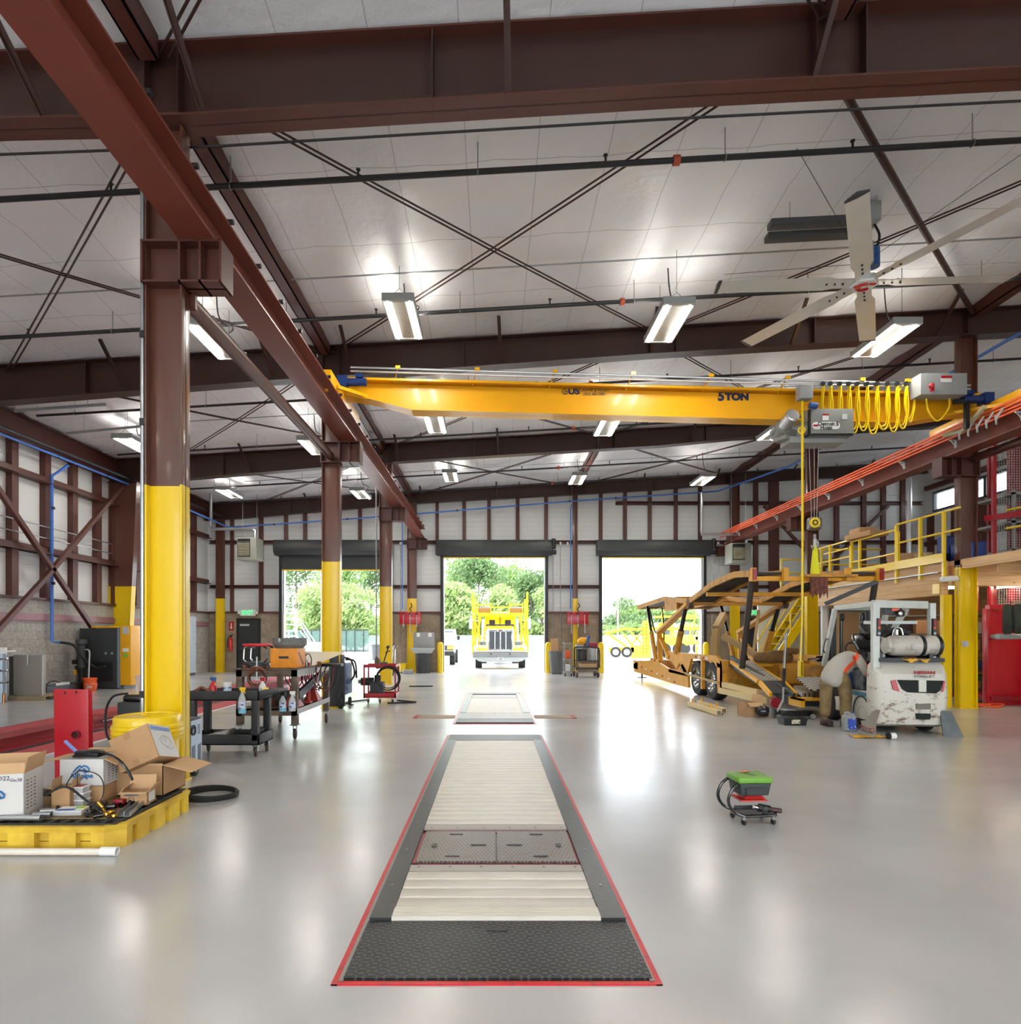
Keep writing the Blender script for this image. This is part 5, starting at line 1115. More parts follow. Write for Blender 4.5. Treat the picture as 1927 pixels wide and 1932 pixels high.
# chevron plate and number plate at centre
CHV, nt, b, N, LK = nodes_of('chevron_stripes')
tc = N('ShaderNodeNewGeometry'); sp = N('ShaderNodeSeparateXYZ'); LK(tc.outputs['Position'], sp.inputs[0])
ab_ = N('ShaderNodeMath', operation='MULTIPLY'); ab_.inputs[1].default_value = 7; LK(sp.outputs['X'], ab_.inputs[0])
a2 = N('ShaderNodeMath', operation='MULTIPLY_ADD'); a2.inputs[1].default_value = 9; LK(sp.outputs['Y'], a2.inputs[0]); LK(ab_.outputs[0], a2.inputs[2])
fr = N('ShaderNodeMath', operation='FRACT'); LK(a2.outputs[0], fr.inputs[0]); g2 = N('ShaderNodeMath', operation='GREATER_THAN'); g2.inputs[1].default_value = .55; LK(fr.outputs[0], g2.inputs[0])
mc = N('ShaderNodeMixRGB'); mc.inputs[1].default_value = lin((216, 212, 204)); mc.inputs[2].default_value = lin((54, 52, 50)); LK(g2.outputs[0], mc.inputs[0]); LK(mc.outputs[0], b.inputs['Base Color'])
MB().loft([[(5.95, 11.45, .47), (6.75, 11.45, .47), (6.75, 11.45, .50), (5.95, 11.45, .50)], [(6.0, 12.1, .66), (6.9, 12.1, .66), (6.9, 12.1, .69), (6.0, 12.1, .69)]]).build('chevron_plate', CHV, t)
MB().bx(5.98, 6.75, 11.40, 11.46, .28, .47).build('rear_bar', RUSTY, t)
pl = MB().bx(6.13, 6.43, 11.37, 11.40, .30, .455).build('licence_plate', mat('plate_cream', (220, 206, 184), .5), t)
text('4PL 9033', .078, 'lettering', BLACK, pl, (6.28, 11.365, .36), bold=.002); text('Permanent', .035, 'lettering', DGREY, pl, (6.28, 11.365, .43))
MB().bx(6.05, 7.2, 12.9, 13.5, .5, .88).build('centre_box', YELDG, t); MB().bx(5.75, 7.0, 13.2, 13.3, .84, .9).build('rear_cross_beam', YELC, t)
MB().bar((6.5, 11.9, 1.12), (7.7, 11.6, 1.05), .08, .08).bar((7.3, 11.8, .98), (7.7, 11.3, .75), .08, .14).build('right_side_rail', YELC, t)
tag(MB().rbox((6.05, 13.2, 1.03), (.75, .45, .2), .1, rz=.2).rbox((6.2, 13.2, 1.12), (.4, .3, .14), .07, rz=-.3).rbox((5.85, 13.15, 1.1), (.3, .22, .1), .05, rz=.6).rbox((6.4, 13.1, 1.18), (.22, .28, .14), .06, rz=.1).build('canvas_bundle', mat('brown_canvas', (120, 88, 48), .85, var=.2, vs=8, bump=.6, bs=12), bevel=.03), 'crumpled brown canvas bundle lying on the rear of the trailer', 'canvas')
t = thing('hydraulic_ram', 'black and chrome hydraulic ram lying across the trailer near the person', 'hydraulic ram', (6.9, 12.6, 1.0))
MB().cyl((6.45, 12.5, 1.02), (6.65, 12.5, 1.03), .025).cyl((6.85, 12.5, 1.05), (7.15, 12.5, 1.07), .045).build('rod', CHROME, t); MB().cyl((6.64, 12.5, 1.03), (6.86, 12.5, 1.05), .06).cyl((7.14, 12.5, 1.07), (7.22, 12.5, 1.075), .055).build('barrel', BLACKG, t)

# ---- loose things on the floor by the trailer
t = thing('steel_box_beams', 'pair of cream yellow box beams lying on the floor beside the trailer wheels', 'steel beam', (4.3, 14, 0))
for a, c in (((1301, 1333), (1357, 1351)), ((1322, 1332), (1370, 1348))):
    A, B_ = G(*a), G(*c); A = Vector((A.x, A.y, .06)); B_ = Vector((B_.x, B_.y, .06)); dd_ = 0 if a[0] == 1301 else .1
    MB().bar(A+Vector((0, dd_, 0)), B_+Vector((0, dd_, 0)), .10, .10).build('beam', CREAM, t, bevel=.006)
    n_ = (B_-A).normalized(); MB().bar(B_+n_*.001+Vector((0, dd_, 0)), B_+n_*.004+Vector((0, dd_, 0)), .075, .075).build('open_end', RUSTY, t)
    for q in (.12, .75): MB().cyl(A+(B_-A)*q+Vector((0, dd_, .05)), A+(B_-A)*q+Vector((0, dd_, .13)), .02, n=8).build('stud', YELD, t)
def carton(name, lab, c, d, rz, hgt, m=CARD, flaps=(), inside=True, group=None, tilt=None):
    """open cardboard carton: four walls, base and named flaps (side, open angle, length)"""
    t = thing(name, lab, 'cardboard box', c, rz, group)
    w, l = d; h = hgt; tk = .006
    b_ = MB(); b_.bx(-w/2, w/2, -l/2, -l/2+tk, 0, h).bx(-w/2, w/2, l/2-tk, l/2, 0, h).bx(-w/2, -w/2+tk, -l/2, l/2, 0, h).bx(w/2-tk, w/2, -l/2, l/2, 0, h).bx(-w/2, w/2, -l/2, l/2, 0, tk)
    b_.build('carton', m, t, local=True)
    for sd, ang, ln in flaps:
        a = math.radians(ang); dx, dz = math.cos(a)*ln, math.sin(a)*ln
        if sd in 'LR':
            s_ = -1 if sd == 'L' else 1; x = s_*w/2
            f = MB().loft([[(x, -l/2, h), (x, l/2, h), (x, l/2, h+tk), (x, -l/2, h+tk)], [(x+s_*dx, -l/2, h+dz), (x+s_*dx, l/2, h+dz), (x+s_*dx, l/2, h+dz+tk), (x+s_*dx, -l/2, h+dz+tk)]])
        else:
            s_ = -1 if sd == 'F' else 1; y = s_*l/2
            f = MB().loft([[(-w/2, y, h), (w/2, y, h), (w/2, y, h+tk), (-w/2, y, h+tk)], [(-w/2, y+s_*dx, h+dz), (w/2, y+s_*dx, h+dz), (w/2, y+s_*dx, h+dz+tk), (-w/2, y+s_*dx, h+dz+tk)]])
        f.build('flap', CARDI, t, local=True)
    return t
g = G(1418, 1352)
t = carton('cardboard_carton', 'open cardboard carton on the floor under the trailer rear', (g.x, g.y+.1, 0), (.28, .3), .2, .26, flaps=(('R', 70, .14), ('F', -30, .12)))
t = thing('welding_helmet', 'dark shiny welding helmet on the floor beside the open carton', 'helmet', G(1440, 1354))
g = G(1440, 1354); MB().sph((g.x, g.y, .12), .13, 16, (1.1, 1, .8)).build('shell', BLACKG, t); MB().loft([[(g.x+.05, g.y-.12, .06), (g.x+.05, g.y+.1, .06), (g.x+.08, g.y+.08, .2), (g.x+.08, g.y-.1, .2)], [(g.x+.22, g.y-.1, .10), (g.x+.22, g.y+.08, .10), (g.x+.16, g.y+.06, .19), (g.x+.16, g.y-.08, .19)]]).build('visor', STEEL, t)
t = thing('floor_jack', 'trolley floor jack with long upright handle standing beside the trailer', 'jack', G(1480, 1357)); g = G(1480, 1357)
MB().bar((g.x-.12, g.y, .12), (g.x+.5, g.y+.1, .1), .2, .10).build('body', BLACK, t, bevel=.01)
MB().bar((g.x-.05, g.y, .18), (g.x+.42, g.y+.08, .12), .08, .03).build('lift_arm', LGREY, t)
for dx, dy in ((-.14, -.1), (-.1, .12), (.5, -.02), (.5, .18)): MB().cyl((g.x+dx, g.y+dy-.02, .05), (g.x+dx, g.y+dy+.02, .05), .05).build('wheel', STEEL, t)
MB().cyl((g.x-.12, g.y, .14), (g.x-.02, g.y, .34), .022).cyl((g.x-.02, g.y, .34), (g.x-.01, g.y, .62), .02).build('handle_socket', STEEL, t)
MB().cyl((g.x-.01, g.y, .58), (g.x+.0, g.y, .92), .027).build('handle_grip', RUBBER, t); MB().cyl((g.x, g.y, .92), (g.x+.035, g.y, 1.55), .022).build('handle_tube', STEEL, t)
g0 = G(1495, 1367)
t = thing('drain_tray', 'black plastic tray with a paper label in front of the floor jack', 'tray', (g0.x, g0.y, 0))
MB().loft([[(g0.x-.18, g0.y-.11, 0), (g0.x+.18, g0.y-.11, 0), (g0.x+.18, g0.y+.11, 0), (g0.x-.18, g0.y+.11, 0)], [(g0.x-.2, g0.y-.13, .12), (g0.x+.2, g0.y-.13, .12), (g0.x+.2, g0.y+.13, .12), (g0.x-.2, g0.y+.13, .12)], [(g0.x-.18, g0.y-.11, .12), (g0.x+.18, g0.y-.11, .12), (g0.x+.18, g0.y+.11, .12), (g0.x-.18, g0.y+.11, .12)], [(g0.x-.17, g0.y-.1, .02), (g0.x+.17, g0.y-.1, .02), (g0.x+.17, g0.y+.1, .02), (g0.x-.17, g0.y+.1, .02)]]).build('tray', BLACK, t)
MB().bx(g0.x-.07, g0.x+.07, g0.y-.133, g0.y-.126, .03, .10).build('label_patch', mat('label_cream', (214, 204, 172), .6, rgb2=(120, 110, 90), vs=30), t)

# ================================================================ FORKLIFT
t = thing('forklift', 'scuffed white propane forklift seen from behind, at the right', 'forklift', (6.38, 9.27, 0), -.10)
FW = mat('forklift_white', (214, 212, 200), .45, rgb2=(206, 203, 190), vs=2)
FS, nt, b, N, LK = nodes_of('scuffed_counterweight')
tc = N('ShaderNodeTexCoord'); mp = N('ShaderNodeMapping'); mp.inputs['Scale'].default_value = (1.2, 1, 2.6); LK(tc.outputs['Object'], mp.inputs['Vector'])
n1 = N('ShaderNodeTexNoise', Scale=3.6, Detail=9.0, Roughness=.72); LK(mp.outputs[0], n1.inputs['Vector'])
sp = N('ShaderNodeSeparateXYZ'); LK(tc.outputs['Object'], sp.inputs[0])
mr = N('ShaderNodeMapRange'); mr.inputs['From Min'].default_value = 0; mr.inputs['From Max'].default_value = 1.1; mr.inputs['To Min'].default_value = .10; mr.inputs['To Max'].default_value = -.06; LK(sp.outputs['Z'], mr.inputs['Value'])
ad = N('ShaderNodeMath', operation='ADD'); LK(n1.outputs['Fac'], ad.inputs[0]); LK(mr.outputs[0], ad.inputs[1])
r = N('ShaderNodeValToRGB'); r.color_ramp.elements[0].position = .56; r.color_ramp.elements[0].color = lin((212, 208, 196)); r.color_ramp.elements[1].position = .66; r.color_ramp.elements[1].color = lin((112, 96, 78))
e = r.color_ramp.elements.new(.60); e.color = lin((176, 166, 150)); LK(ad.outputs[0], r.inputs['Fac']); LK(r.outputs[0], b.inputs['Base Color']); b.inputs['Roughness'].default_value = .42
def rr(w, y0, y1, z, r=.13, n=5):
    o = []
    for sx, yc, a0 in ((1, y1-.03, 0), (-1, y1-.03, PI/2), (-1, y0+r, PI), (1, y0+r, 1.5*PI)):
        q = r if yc < (y0+y1)/2 else .03
        for i in range(n+1): a = a0+PI/2*i/n; o.append((sx*(w/2-q)+q*math.cos(a), yc+q*math.sin(a), z))
    return o
MB().loft([rr(.94, .08, .3, .10), rr(1.02, .03, .3, .15), rr(1.06, .0, .3, .30), rr(1.08, -.01, .3, .62), rr(1.07, .01, .3, .92), rr(1.04, .04, .3, 1.05), rr(.98, .09, .28, 1.10)]).build('counterweight', FS, t, local=True)
l = lambda u, y=0: (u-U0)/F*(9.27+y)-6.38-.1*y
def lz(v): return EYE+(V0-v)/(F/9.26)
def fp(pts, name, m, y=-.03, th=.03): return MB().poly([(l(u), y, lz(v)) for u, v in pts], (0, th, 0)).build(name, m, t, local=True)
fp([(1695, 1283), (1774, 1284), (1770, 1302), (1762, 1308), (1712, 1306), (1703, 1300)], 'vent_recess', mat('vent_dark', (22, 30, 26), .8), -.028)
fp([(1731, 1283), (1744, 1283.5), (1744, 1305), (1731, 1305)], 'vent_bar', FW, -.04)
fp([(1683, 1285), (1691, 1283), (1698, 1305), (1687, 1302)], 'rear_lamp', RED, -.025, .04); fp([(1776, 1284), (1779, 1285), (1776, 1304), (1772, 1306)], 'rear_lamp', RED, -.02, .05)
fp([(1728, 1328), (1753, 1327), (1753, 1338), (1728, 1338)], 'tow_recess', mat('vent_grey', (120, 116, 106), .7), -.024); fp([(1727, 1346), (1753, 1346), (1752, 1357), (1729, 1357)], 'tow_slot', mat('vent_dark', (22, 30, 26), .8), -.024)
text('NISSAN', .062, 'lettering', mat('faded_red', (150, 30, 34), .5), t, (t.matrix_world@Vector((0,0,0)) if False else WM[t.name]@Vector((l(1742.5), -.016, lz(1269)))), rot=(PI/2, 0, -.10), sx=1.45, bold=.003)
text('FORKLIFT', .05, 'lettering', mat('faded_black', (70, 64, 60), .5), t, WM[t.name]@Vector((l(1743), -.016, lz(1276.5))), rot=(PI/2, 0, -.10), sx=1.35)
MB().bx(-.44, .5, .08, .48, 1.10, 1.16).bx(-.44, -.38, .12, .45, 1.16, 1.24).bx(.3, .36, .12, .45, 1.16, 1.22).build('tank_shelf', BLACK, t, local=True)
MB().lathe([(.09, -.02), (.125, -.02), (.125, .03), (.148, .05), (.16, .10), (.16, .70), (.148, .76), (.10, .80), (0, .81)], (l(1674, .24), .24, 1.35), (1,0,0), 28).build('propane_tank', mat('tank_white', (198, 192, 180), .5, rgb2=(110, 104, 96), vs=7, lo=.5, hi=.75), t, local=True)
for x in (l(1733, .24), l(1762, .24)): MB().cyl((x-.025, .24, 1.35), (x+.025, .24, 1.35), .166, n=28).build('tank_strap', BLACK, t, local=True)
MB().tube([(l(1670, .4), .42, 1.16), (l(1668, .4), .45, 1.45), (l(1690, .4), .46, 1.58), (l(1715, .4), .4, 1.52)], .06, 8, sm=5).build('tank_saddle', BLACKG, t, local=True)
MB().cyl((l(1693, .24), .24, 1.52), (l(1693, .24), .24, 1.60), .03).tube([(l(1685, .24), .24, 1.5), (l(1690, .24), .24, 1.62), (l(1700, .24), .24, 1.62), (l(1704, .24), .24, 1.52)], .012, 6, sm=4).build('tank_valve', CHROME, t, local=True)
# overhead guard
GW = mat('guard_white', (206, 210, 204), .4, var=.08, vs=10)
for x, wd_, yq in ((l(1655, .15), .1, .15), (l(1754, .42), .09, .42)):
    MB().bar((x, yq, 1.1 if x > 0 else .62), (x, yq, 2.02), wd_, .09, (0,1,0)).build('rear_post', GW, t, local=True, bevel=.01)
MB().bar((-.50, .15, 2.0), (.42, .42, 1.99), .1, .12).bar((-.46, .15, 2.0), (-.44, 1.55, 2.0), .08, .09).bar((.42, .42, 2.0), (.42, 1.55, 2.0), .08, .09).bar((-.44, 1.55, 2.0), (.42, 1.55, 2.0), .08, .09).build('roof_frame', GW, t, local=True, bevel=.012)
for k in range(5): MB().bar((-.3+.15*k, .45, 2.0), (-.3+.15*k, 1.5, 2.0), .03, .05).build('roof_bar', GW, t, local=True)
for x in (-.46, .42): MB().bar((x, 1.55, 1.98), (x, 2.0, .95), .07, .08, (0,1,0)).build('front_pillar', GW, t, local=True, bevel=.01)
MB().tube([(-.53, 1.62, 1.45), (-.57, 1.68, 1.42), (-.57, 1.76, 1.25), (-.53, 1.8, 1.2)], .016, 6, sm=4).build('grab_handle', CHROME, t, local=True)
MB().bar((.2, .55, 1.95), (-.05, .9, 1.2), .07, .07).bar((-.42, .6, 1.72), (.38, .6, 1.72), .05, .05).build('seat_frame', GW, t, local=True)
MB().bx(l(1672, .3), l(1703, .3), .30, .42, lz(1158), lz(1142)).build('strobe_box', BLACK, t, local=True, bevel=.006); MB().bx(l(1683, .3), l(1697, .3), .28, .31, lz(1151), lz(1145)).build('amber_lamp', ORANGE, t, local=True)
MB().sph((l(1699, .3), .3, lz(1144)), .02, 10).build('red_lamp', RED, t, local=True)
MB().rbox((l(1700, .27), .27, lz(1156)), (.11, .07, .10), .03).build('work_lamp', BLACK, t, local=True); MB().sph((l(1700, .24), .235, lz(1156)), .042, 12, (1, .4, 1)).build('lamp_lens', CHROME, t, local=True)
for u, q in ((1661, -.25), (1758.5, 0)):
    MB().bx(l(u, .35+q)-.024, l(u, .35+q)+.024, .33+q, .38+q, lz(1200), lz(1166)).build('tail_lamp_cluster', BLACK, t, local=True)
    MB().cyl((l(u, .35+q), .32+q, lz(1184)), (l(u, .35+q), .33+q, lz(1184)), .02, n=12).build('amber_lamp', ORANGE, t, local=True); MB().cyl((l(u, .35+q), .32+q, lz(1195)), (l(u, .35+q), .33+q, lz(1195)), .02, n=12).build('clear_lamp', LGREY, t, local=True); MB().bx(l(u, .35+q)-.018, l(u, .35+q)+.018, .32+q, .33+q, lz(1180), lz(1168)).build('red_lamp', REDD, t, local=True)
# body sides, engine bay, hood, wheels
MB().loft([[(-.50, .28, .16), (-.38, .28, .16), (-.38, .28, .62), (-.50, .28, .62)], [(-.50, 1.1, .16), (-.38, 1.1, .16), (-.38, 1.1, .60), (-.50, 1.1, .60)], [(-.50, 1.3, .2), (-.38, 1.3, .2), (-.38, 1.3, .45), (-.50, 1.3, .45)], [(-.50, 1.9, .2), (-.38, 1.9, .2), (-.38, 1.9, .40), (-.50, 1.9, .40)]]).build('side_skirt', FW, t, local=True, bevel=.012)
MB().bx(-.505, -.50, .36, .86, .53, .60).build('side_decal', mat('teal_decal', (84, 132, 152), .5), t, local=True)
MB().bx(.38, .50, .28, 1.9, .16, .95).build('side_panel', FW, t, local=True, bevel=.012)
MB().bx(-.4, .4, .28, 1.9, .18, .5).build('chassis', DGREY, t, local=True)
MB().bx(-.36, -.05, .75, 1.35, .5, .95).bx(-.1, .3, .7, 1.2, .5, 1.0).build('engine', mat('engine_grey', (92, 96, 98), .5, rgb2=(40, 42, 44), vs=9), t, local=True, bevel=.02)
MB().bx(-.44, -.30, 1.12, 1.34, .56, .96).build('battery', BLUE, t, local=True, bevel=.01); MB().bx(-.45, -.29, 1.11, 1.35, .96, 1.0).build('battery_cover', BLACK, t, local=True)
en = MB(); rnd.seed(2)
for k in range(5): en.tube([(-.35+.12*k, .8, .9), (-.3+.1*k, .9+.05*k, 1.08), (-.32+.11*k, 1.2, .92)], .018, 6, sm=4)
en.build('engine_hoses', RUBBER, t, local=True)
MB().loft([[(-.36, .62, .98), (.28, .62, .98), (.28, .70, .98), (-.36, .70, .98)], [(-.46, .78, 1.38), (.26, .78, 1.38), (.26, .95, 1.42), (-.46, .95, 1.42)], [(-.40, 1.0, 1.55), (.22, 1.0, 1.55), (.22, 1.1, 1.5), (-.40, 1.1, 1.5)]]).build('raised_hood', BLACKG, t, local=True, bevel=.05)
MB().rbox((-.05, 1.0, 1.60), (.42, .4, .12), .08, rx=.6).build('seat', BLACK, t, local=True)
MB().torus((-.05, 1.68, 1.25), .17, .018, (0,-.7,.6)).build('steering_wheel', BLACK, t, local=True)
for x in (-.50, .34):
    wl = MB().lathe([(.10, 0), (.22, .01), (.24, .04), (.24, .14), (.22, .16), (.10, .16), (.10, 0)], (x, .5, .24), (1,0,0), 28, False).build('wheel', RUBBER, t, local=True)
    MB().lathe([(0, .02), (.1, .02), (.13, .0), (.13, .16), (0, .16)], (x-.002, .5, .24), (1,0,0), 20).build('rim', DGREY, wl, local=True)
for x in (-.52, .36):
    wl = MB().lathe([(.12, 0), (.27, .01), (.29, .04), (.29, .16), (.27, .18), (.12, .18), (.12, 0)], (x, 1.7, .29), (1,0,0), 28, False).build('wheel', RUBBER, t, local=True)
MB().torus((-.51, .5, .26), .27, .012, (1,0,0), n=24, k=6).build('wheel_arch', DGREY, t, local=True)
for x in (-.20, .36):
    ms = MB().chan((x, 2.15, .06), (x, 2.15, 2.02), .13, .08 if x < 0 else -.08, .02, (0,1,0)).build('mast_rail', DGREY, t, local=True)
    MB().cyl((x+.1*(1 if x < 0 else -1), 2.12, .2), (x+.1*(1 if x < 0 else -1), 2.12, 1.9), .03).build('mast_cylinder', BLACKG, t, local=True); MB().cyl((x+.10*(1 if x < 0 else -1)-.02, 2.1, 1.85), (x+.1*(1 if x < 0 else -1)+.02, 2.1, 1.85), .075).build('chain_pulley', BLACK, t, local=True)
MB().bx(-.24, .4, 2.1, 2.2, 1.95, 2.02).bx(-.24, .4, 2.2, 2.24, .3, .4).bx(-.24, .4, 2.2, 2.24, .8, .9).build('mast_crosshead', DGREY, t, local=True)
for x in (-.15, .25): MB().bx(x, x+.1, 2.25, 3.2, .05, .09).build('fork', DGREY, t, local=True)
# rag over counterweight, leaning ramp plate at right
YR_ = mat('yellow_cloth', (222, 168, 52), .85, bump=.4, bs=40)
def rag(name, lab, c, w, l_, amp, drop=None, seed=1):
    rnd.seed(seed); n = 12; vs = []; fs = []
    for lay in (0, 1):
        for j in range(n+1):
            for i in range(n+1):
                x, y = (i/n-.5), (j/n-.5); e = 1+.25*math.sin(7*y+seed)+.2*math.cos(9*x+seed*2)
                z = amp*(.6+.4*math.sin(11*x+seed)*math.cos(9*y)+.3*math.sin(17*x*y*4+seed))
                yy = y*l_*e; zz = z
                if drop and yy < drop: zz = z-(drop-yy)*1.0; yy = drop-(drop-yy)*.15
                vs.append((c[0]+x*w*e, c[1]+yy, c[2]+max(zz, .003 if not drop else -9)+lay*.006))
    m_ = (n+1)**2
    for j in range(n):
        for i in range(n):
            a = j*(n+1)+i; fs += [(a, a+1, a+n+2, a+n+1), (a+m_, a+m_+n+1, a+m_+n+2, a+m_+1)]
    for i in range(n):
        for a, c_ in ((i, i+1), (n*(n+1)+i, n*(n+1)+i+1), (i*(n+1), (i+1)*(n+1)), (i*(n+1)+n, (i+1)*(n+1)+n)): fs.append((a, c_, c_+m_, a+m_))
    return tag(MB().add(vs, fs).build(name, YR_), lab, 'cloth')
rag('rag', 'yellow cloth draped over the top edge of the forklift counterweight', (6.52, 9.42, 1.12), .36, .34, .03, drop=-.11, seed=2)
g = G(1632, 1391); rag('rag', 'yellow cloth lying on the floor in front of the forklift', (g.x, g.y, 0), .42, .16, .025, seed=4)
g = G(1795, 1388); tag(MB().poly([(g.x-.14, g.y-.03, 0), (g.x+.10, g.y-.12, 0), (g.x+.02, g.y+.02, .36), (g.x-.12, g.y+.06, .38)], (.02, .04, .0)).build('metal_wedge', mat('slate_steel', (82, 88, 90), .45)), 'dark slate metal plate leaning against the right side of the forklift', 'metal plate')
# jug, side cover, spool
g = G(1602, 1379)
t = thing('coolant_jug', 'grey plastic jug with a blue label on the floor by the person', 'jug', (g.x, g.y, 0))
MB().rbox((g.x, g.y, .125), (.19, .12, .25), .03).rbox((g.x+.02, g.y, .26), (.12, .08, .04), .02).build('bottle', mat('jug_grey', (150, 152, 152), .35), t)
MB().tube([(g.x-.06, g.y, .24), (g.x-.06, g.y, .29), (g.x+.01, g.y, .29), (g.x+.02, g.y, .26)], .013, 6, sm=4).build('handle', mat('jug_grey', (150, 152, 152), .35), t)
MB().cyl((g.x+.06, g.y, .26), (g.x+.06, g.y, .295), .024).build('cap', BLUE, t); MB().bx(g.x-.05, g.x+.08, g.y-.064, g.y-.06, .03, .20).build('label_patch', mat('label_blue', (40, 80, 190), .4, rgb2=(220, 226, 240), vs=26, lo=.62, hi=.66), t)
g = G(1645, 1388); 
t = thing('side_cover', 'silver curved forklift side cover leaning on its corner on the floor', 'panel', (g.x, g.y, 0))
k_ = F/9.0; fx_ = lambda u: (u-U0)/k_; fz_ = lambda v: EYE+(V0-v)/k_
o_ = [(1615, 1382), (1624, 1370), (1632, 1362), (1641, 1361), (1648, 1356), (1653, 1345), (1661, 1340), (1670, 1342), (1662, 1366), (1650, 1389)]
MB().poly([(fx_(u), 9.0+(.10 if v < 1370 else -.04), fz_(v) if v < 1388 else .0) for u, v in o_], (.012, .02, 0)).build('panel', ALU, t)
text('NISSAN', .05, 'lettering', mat('faded_red', (150, 30, 34), .5), t, (fx_(1630), 8.955, fz_(1372)), rot=(PI/2, .35, 0)); text('FORKLIFT', .05, 'lettering', BLACK, t, (fx_(1629), 8.95, fz_(1378)), rot=(PI/2, .35, 0)); MB().torus((fx_(1645), 8.98, fz_(1378)), .035, .005, (0,1,0), n=20, k=5).build('emblem', REDD, t)
g = G(1683, 1395); t = thing('wire_spool', 'small white and dark spool on the floor in front of the forklift', 'spool', (g.x, g.y, 0))
MB().cyl((g.x-.03, g.y, .05), (g.x+.05, g.y, .05), .045, n=18).build('barrel', WHITE, t); MB().cyl((g.x-.06, g.y, .05), (g.x-.03, g.y, .05), .048, n=18).build('end_cap', RUBBER, t)

# ================================================================ PERSON bending into the forklift
def skin(name, pts, edges, rad, m, parent, sub=2, root=0):
    me = bpy.data.meshes.new(name); me.from_pydata(pts, edges, []); o = bpy.data.objects.new(name, me); C.objects.link(o)
    o.modifiers.new('s', 'SKIN'); sl = me.skin_vertices[0].data
    for i, r in enumerate(rad): sl[i].radius = r if isinstance(r, tuple) else (r, r)
    sl[root].use_root = True; o.modifiers['s'].use_smooth_shade = True
    sb = o.modifiers.new('u', 'SUBSURF'); sb.levels = sub; sb.render_levels = sub
    me2 = bpy.data.meshes.new_from_object(o.evaluated_get(bpy.context.evaluated_depsgraph_get()))
    bpy.data.objects.remove(o); me2.name = name; me2.materials.clear()
    for k in (m if isinstance(m, list) else [m]): me2.materials.append(k)
    me2.transform(WM[parent.name].inverted()); o = bpy.data.objects.new(name, me2); C.objects.link(o); o.parent = parent; WM[o.name] = WM[parent.name]
    return o
t = thing('person', 'person in grey shirt with orange bands and tan trousers bending into the forklift', 'person', (5.70, 10.1, 0))
SKINM = mat('skin_tone', (150, 104, 78), .55)
SH = mat('grey_work_shirt', (186, 180, 170), .85, var=.04, bump=.35, bs=9); PT = mat('tan_trousers', (138, 116, 78), .85, rgb2=(116, 96, 64), vs=5, bump=.4, bs=14)
HV = mat('orange_reflective', (255, 96, 48), .5)
pel = (5.70, 10.18, .88)
B = [pel, (5.80, 10.19, 1.0), (5.93, 10.2, 1.10), (6.06, 10.22, 1.16), (6.16, 10.22, 1.14), (6.26, 10.22, 1.10), (6.33, 10.22, 1.04),
     (5.60, 10.26, .82), (5.585, 10.25, .48), (5.57, 10.26, .10), (5.55, 10.14, .06),
     (5.79, 10.09, .82), (5.82, 10.07, .48), (5.81, 10.08, .10), (5.80, 9.97, .06),
     (6.04, 10.05, 1.13), (6.05, 9.96, .98), (6.09, 9.95, .88), (6.21, 10.02, .87), (6.29, 10.06, .87),
     (6.06, 10.40, 1.12), (6.12, 10.46, .92), (6.25, 10.40, .88), (6.33, 10.34, .87)]
E = [(0,1),(1,2),(2,3),(3,4),(4,5),(5,6),(0,7),(7,8),(8,9),(9,10),(0,11),(11,12),(12,13),(13,14),(3,15),(15,16),(16,17),(17,18),(18,19),(3,20),(20,21),(21,22),(22,23)]
R = [.12,.12,.12,.11,.05,.085,.08,.08,.055,.04,.04,.08,.055,.04,.04,.055,.042,.038,.03,.03,.055,.042,.032,.03]
n0 = len(B)
for hnd, ix, dr in ((19, 0, 1), (23, 1, -1)):                        # five fingers on each hand
    hx, hy, hz = B[hnd]
    for f_, (dy, ln) in enumerate(((.03, .05), (.012, .065), (-.005, .07), (-.022, .06))):
        k = len(B); B += [(hx+.03, hy+dy*dr, hz-.005), (hx+.03+ln*.6, hy+dy*dr*1.1, hz-.02), (hx+.03+ln, hy+dy*dr*1.1, hz-.05)]
        E += [(hnd, k), (k, k+1), (k+1, k+2)]; R += [.011, .009, .008]
    k = len(B); B += [(hx+.0, hy+.035*dr, hz-.02), (hx+.03, hy+.05*dr, hz-.05)]; E += [(hnd, k), (k, k+1)]; R += [.012, .010]
skin('body', B, E, R, SKINM, t)
skin('trousers', [pel, (5.60, 10.26, .80), (5.585, 10.25, .48), (5.575, 10.26, .12), (5.79, 10.09, .80), (5.82, 10.07, .48), (5.81, 10.08, .12), (5.73, 10.18, .98)],
     [(0,1),(1,2),(2,3),(0,4),(4,5),(5,6),(0,7)], [.165, .125, .10, .088, .125, .10, .088, .15], PT, t)
sh = skin('shirt', [(5.60, 10.18, .64), (5.69, 10.18, .88), (5.83, 10.19, 1.05), (5.96, 10.2, 1.10), (6.07, 10.22, 1.13), (6.04, 10.06, 1.10), (6.05, 9.96, .98), (6.09, 9.95, .88), (6.20, 10.01, .87), (6.06, 10.38, 1.10), (6.12, 10.45, .93), (6.22, 10.41, .89)],
     [(0,1),(1,2),(2,3),(3,4),(4,5),(5,6),(6,7),(7,8),(4,9),(9,10),(10,11)], [(.215,.20), .205, .19, .175, .12, .085, .072, .068, .06, .085, .07, .055], [SH, HV], t)
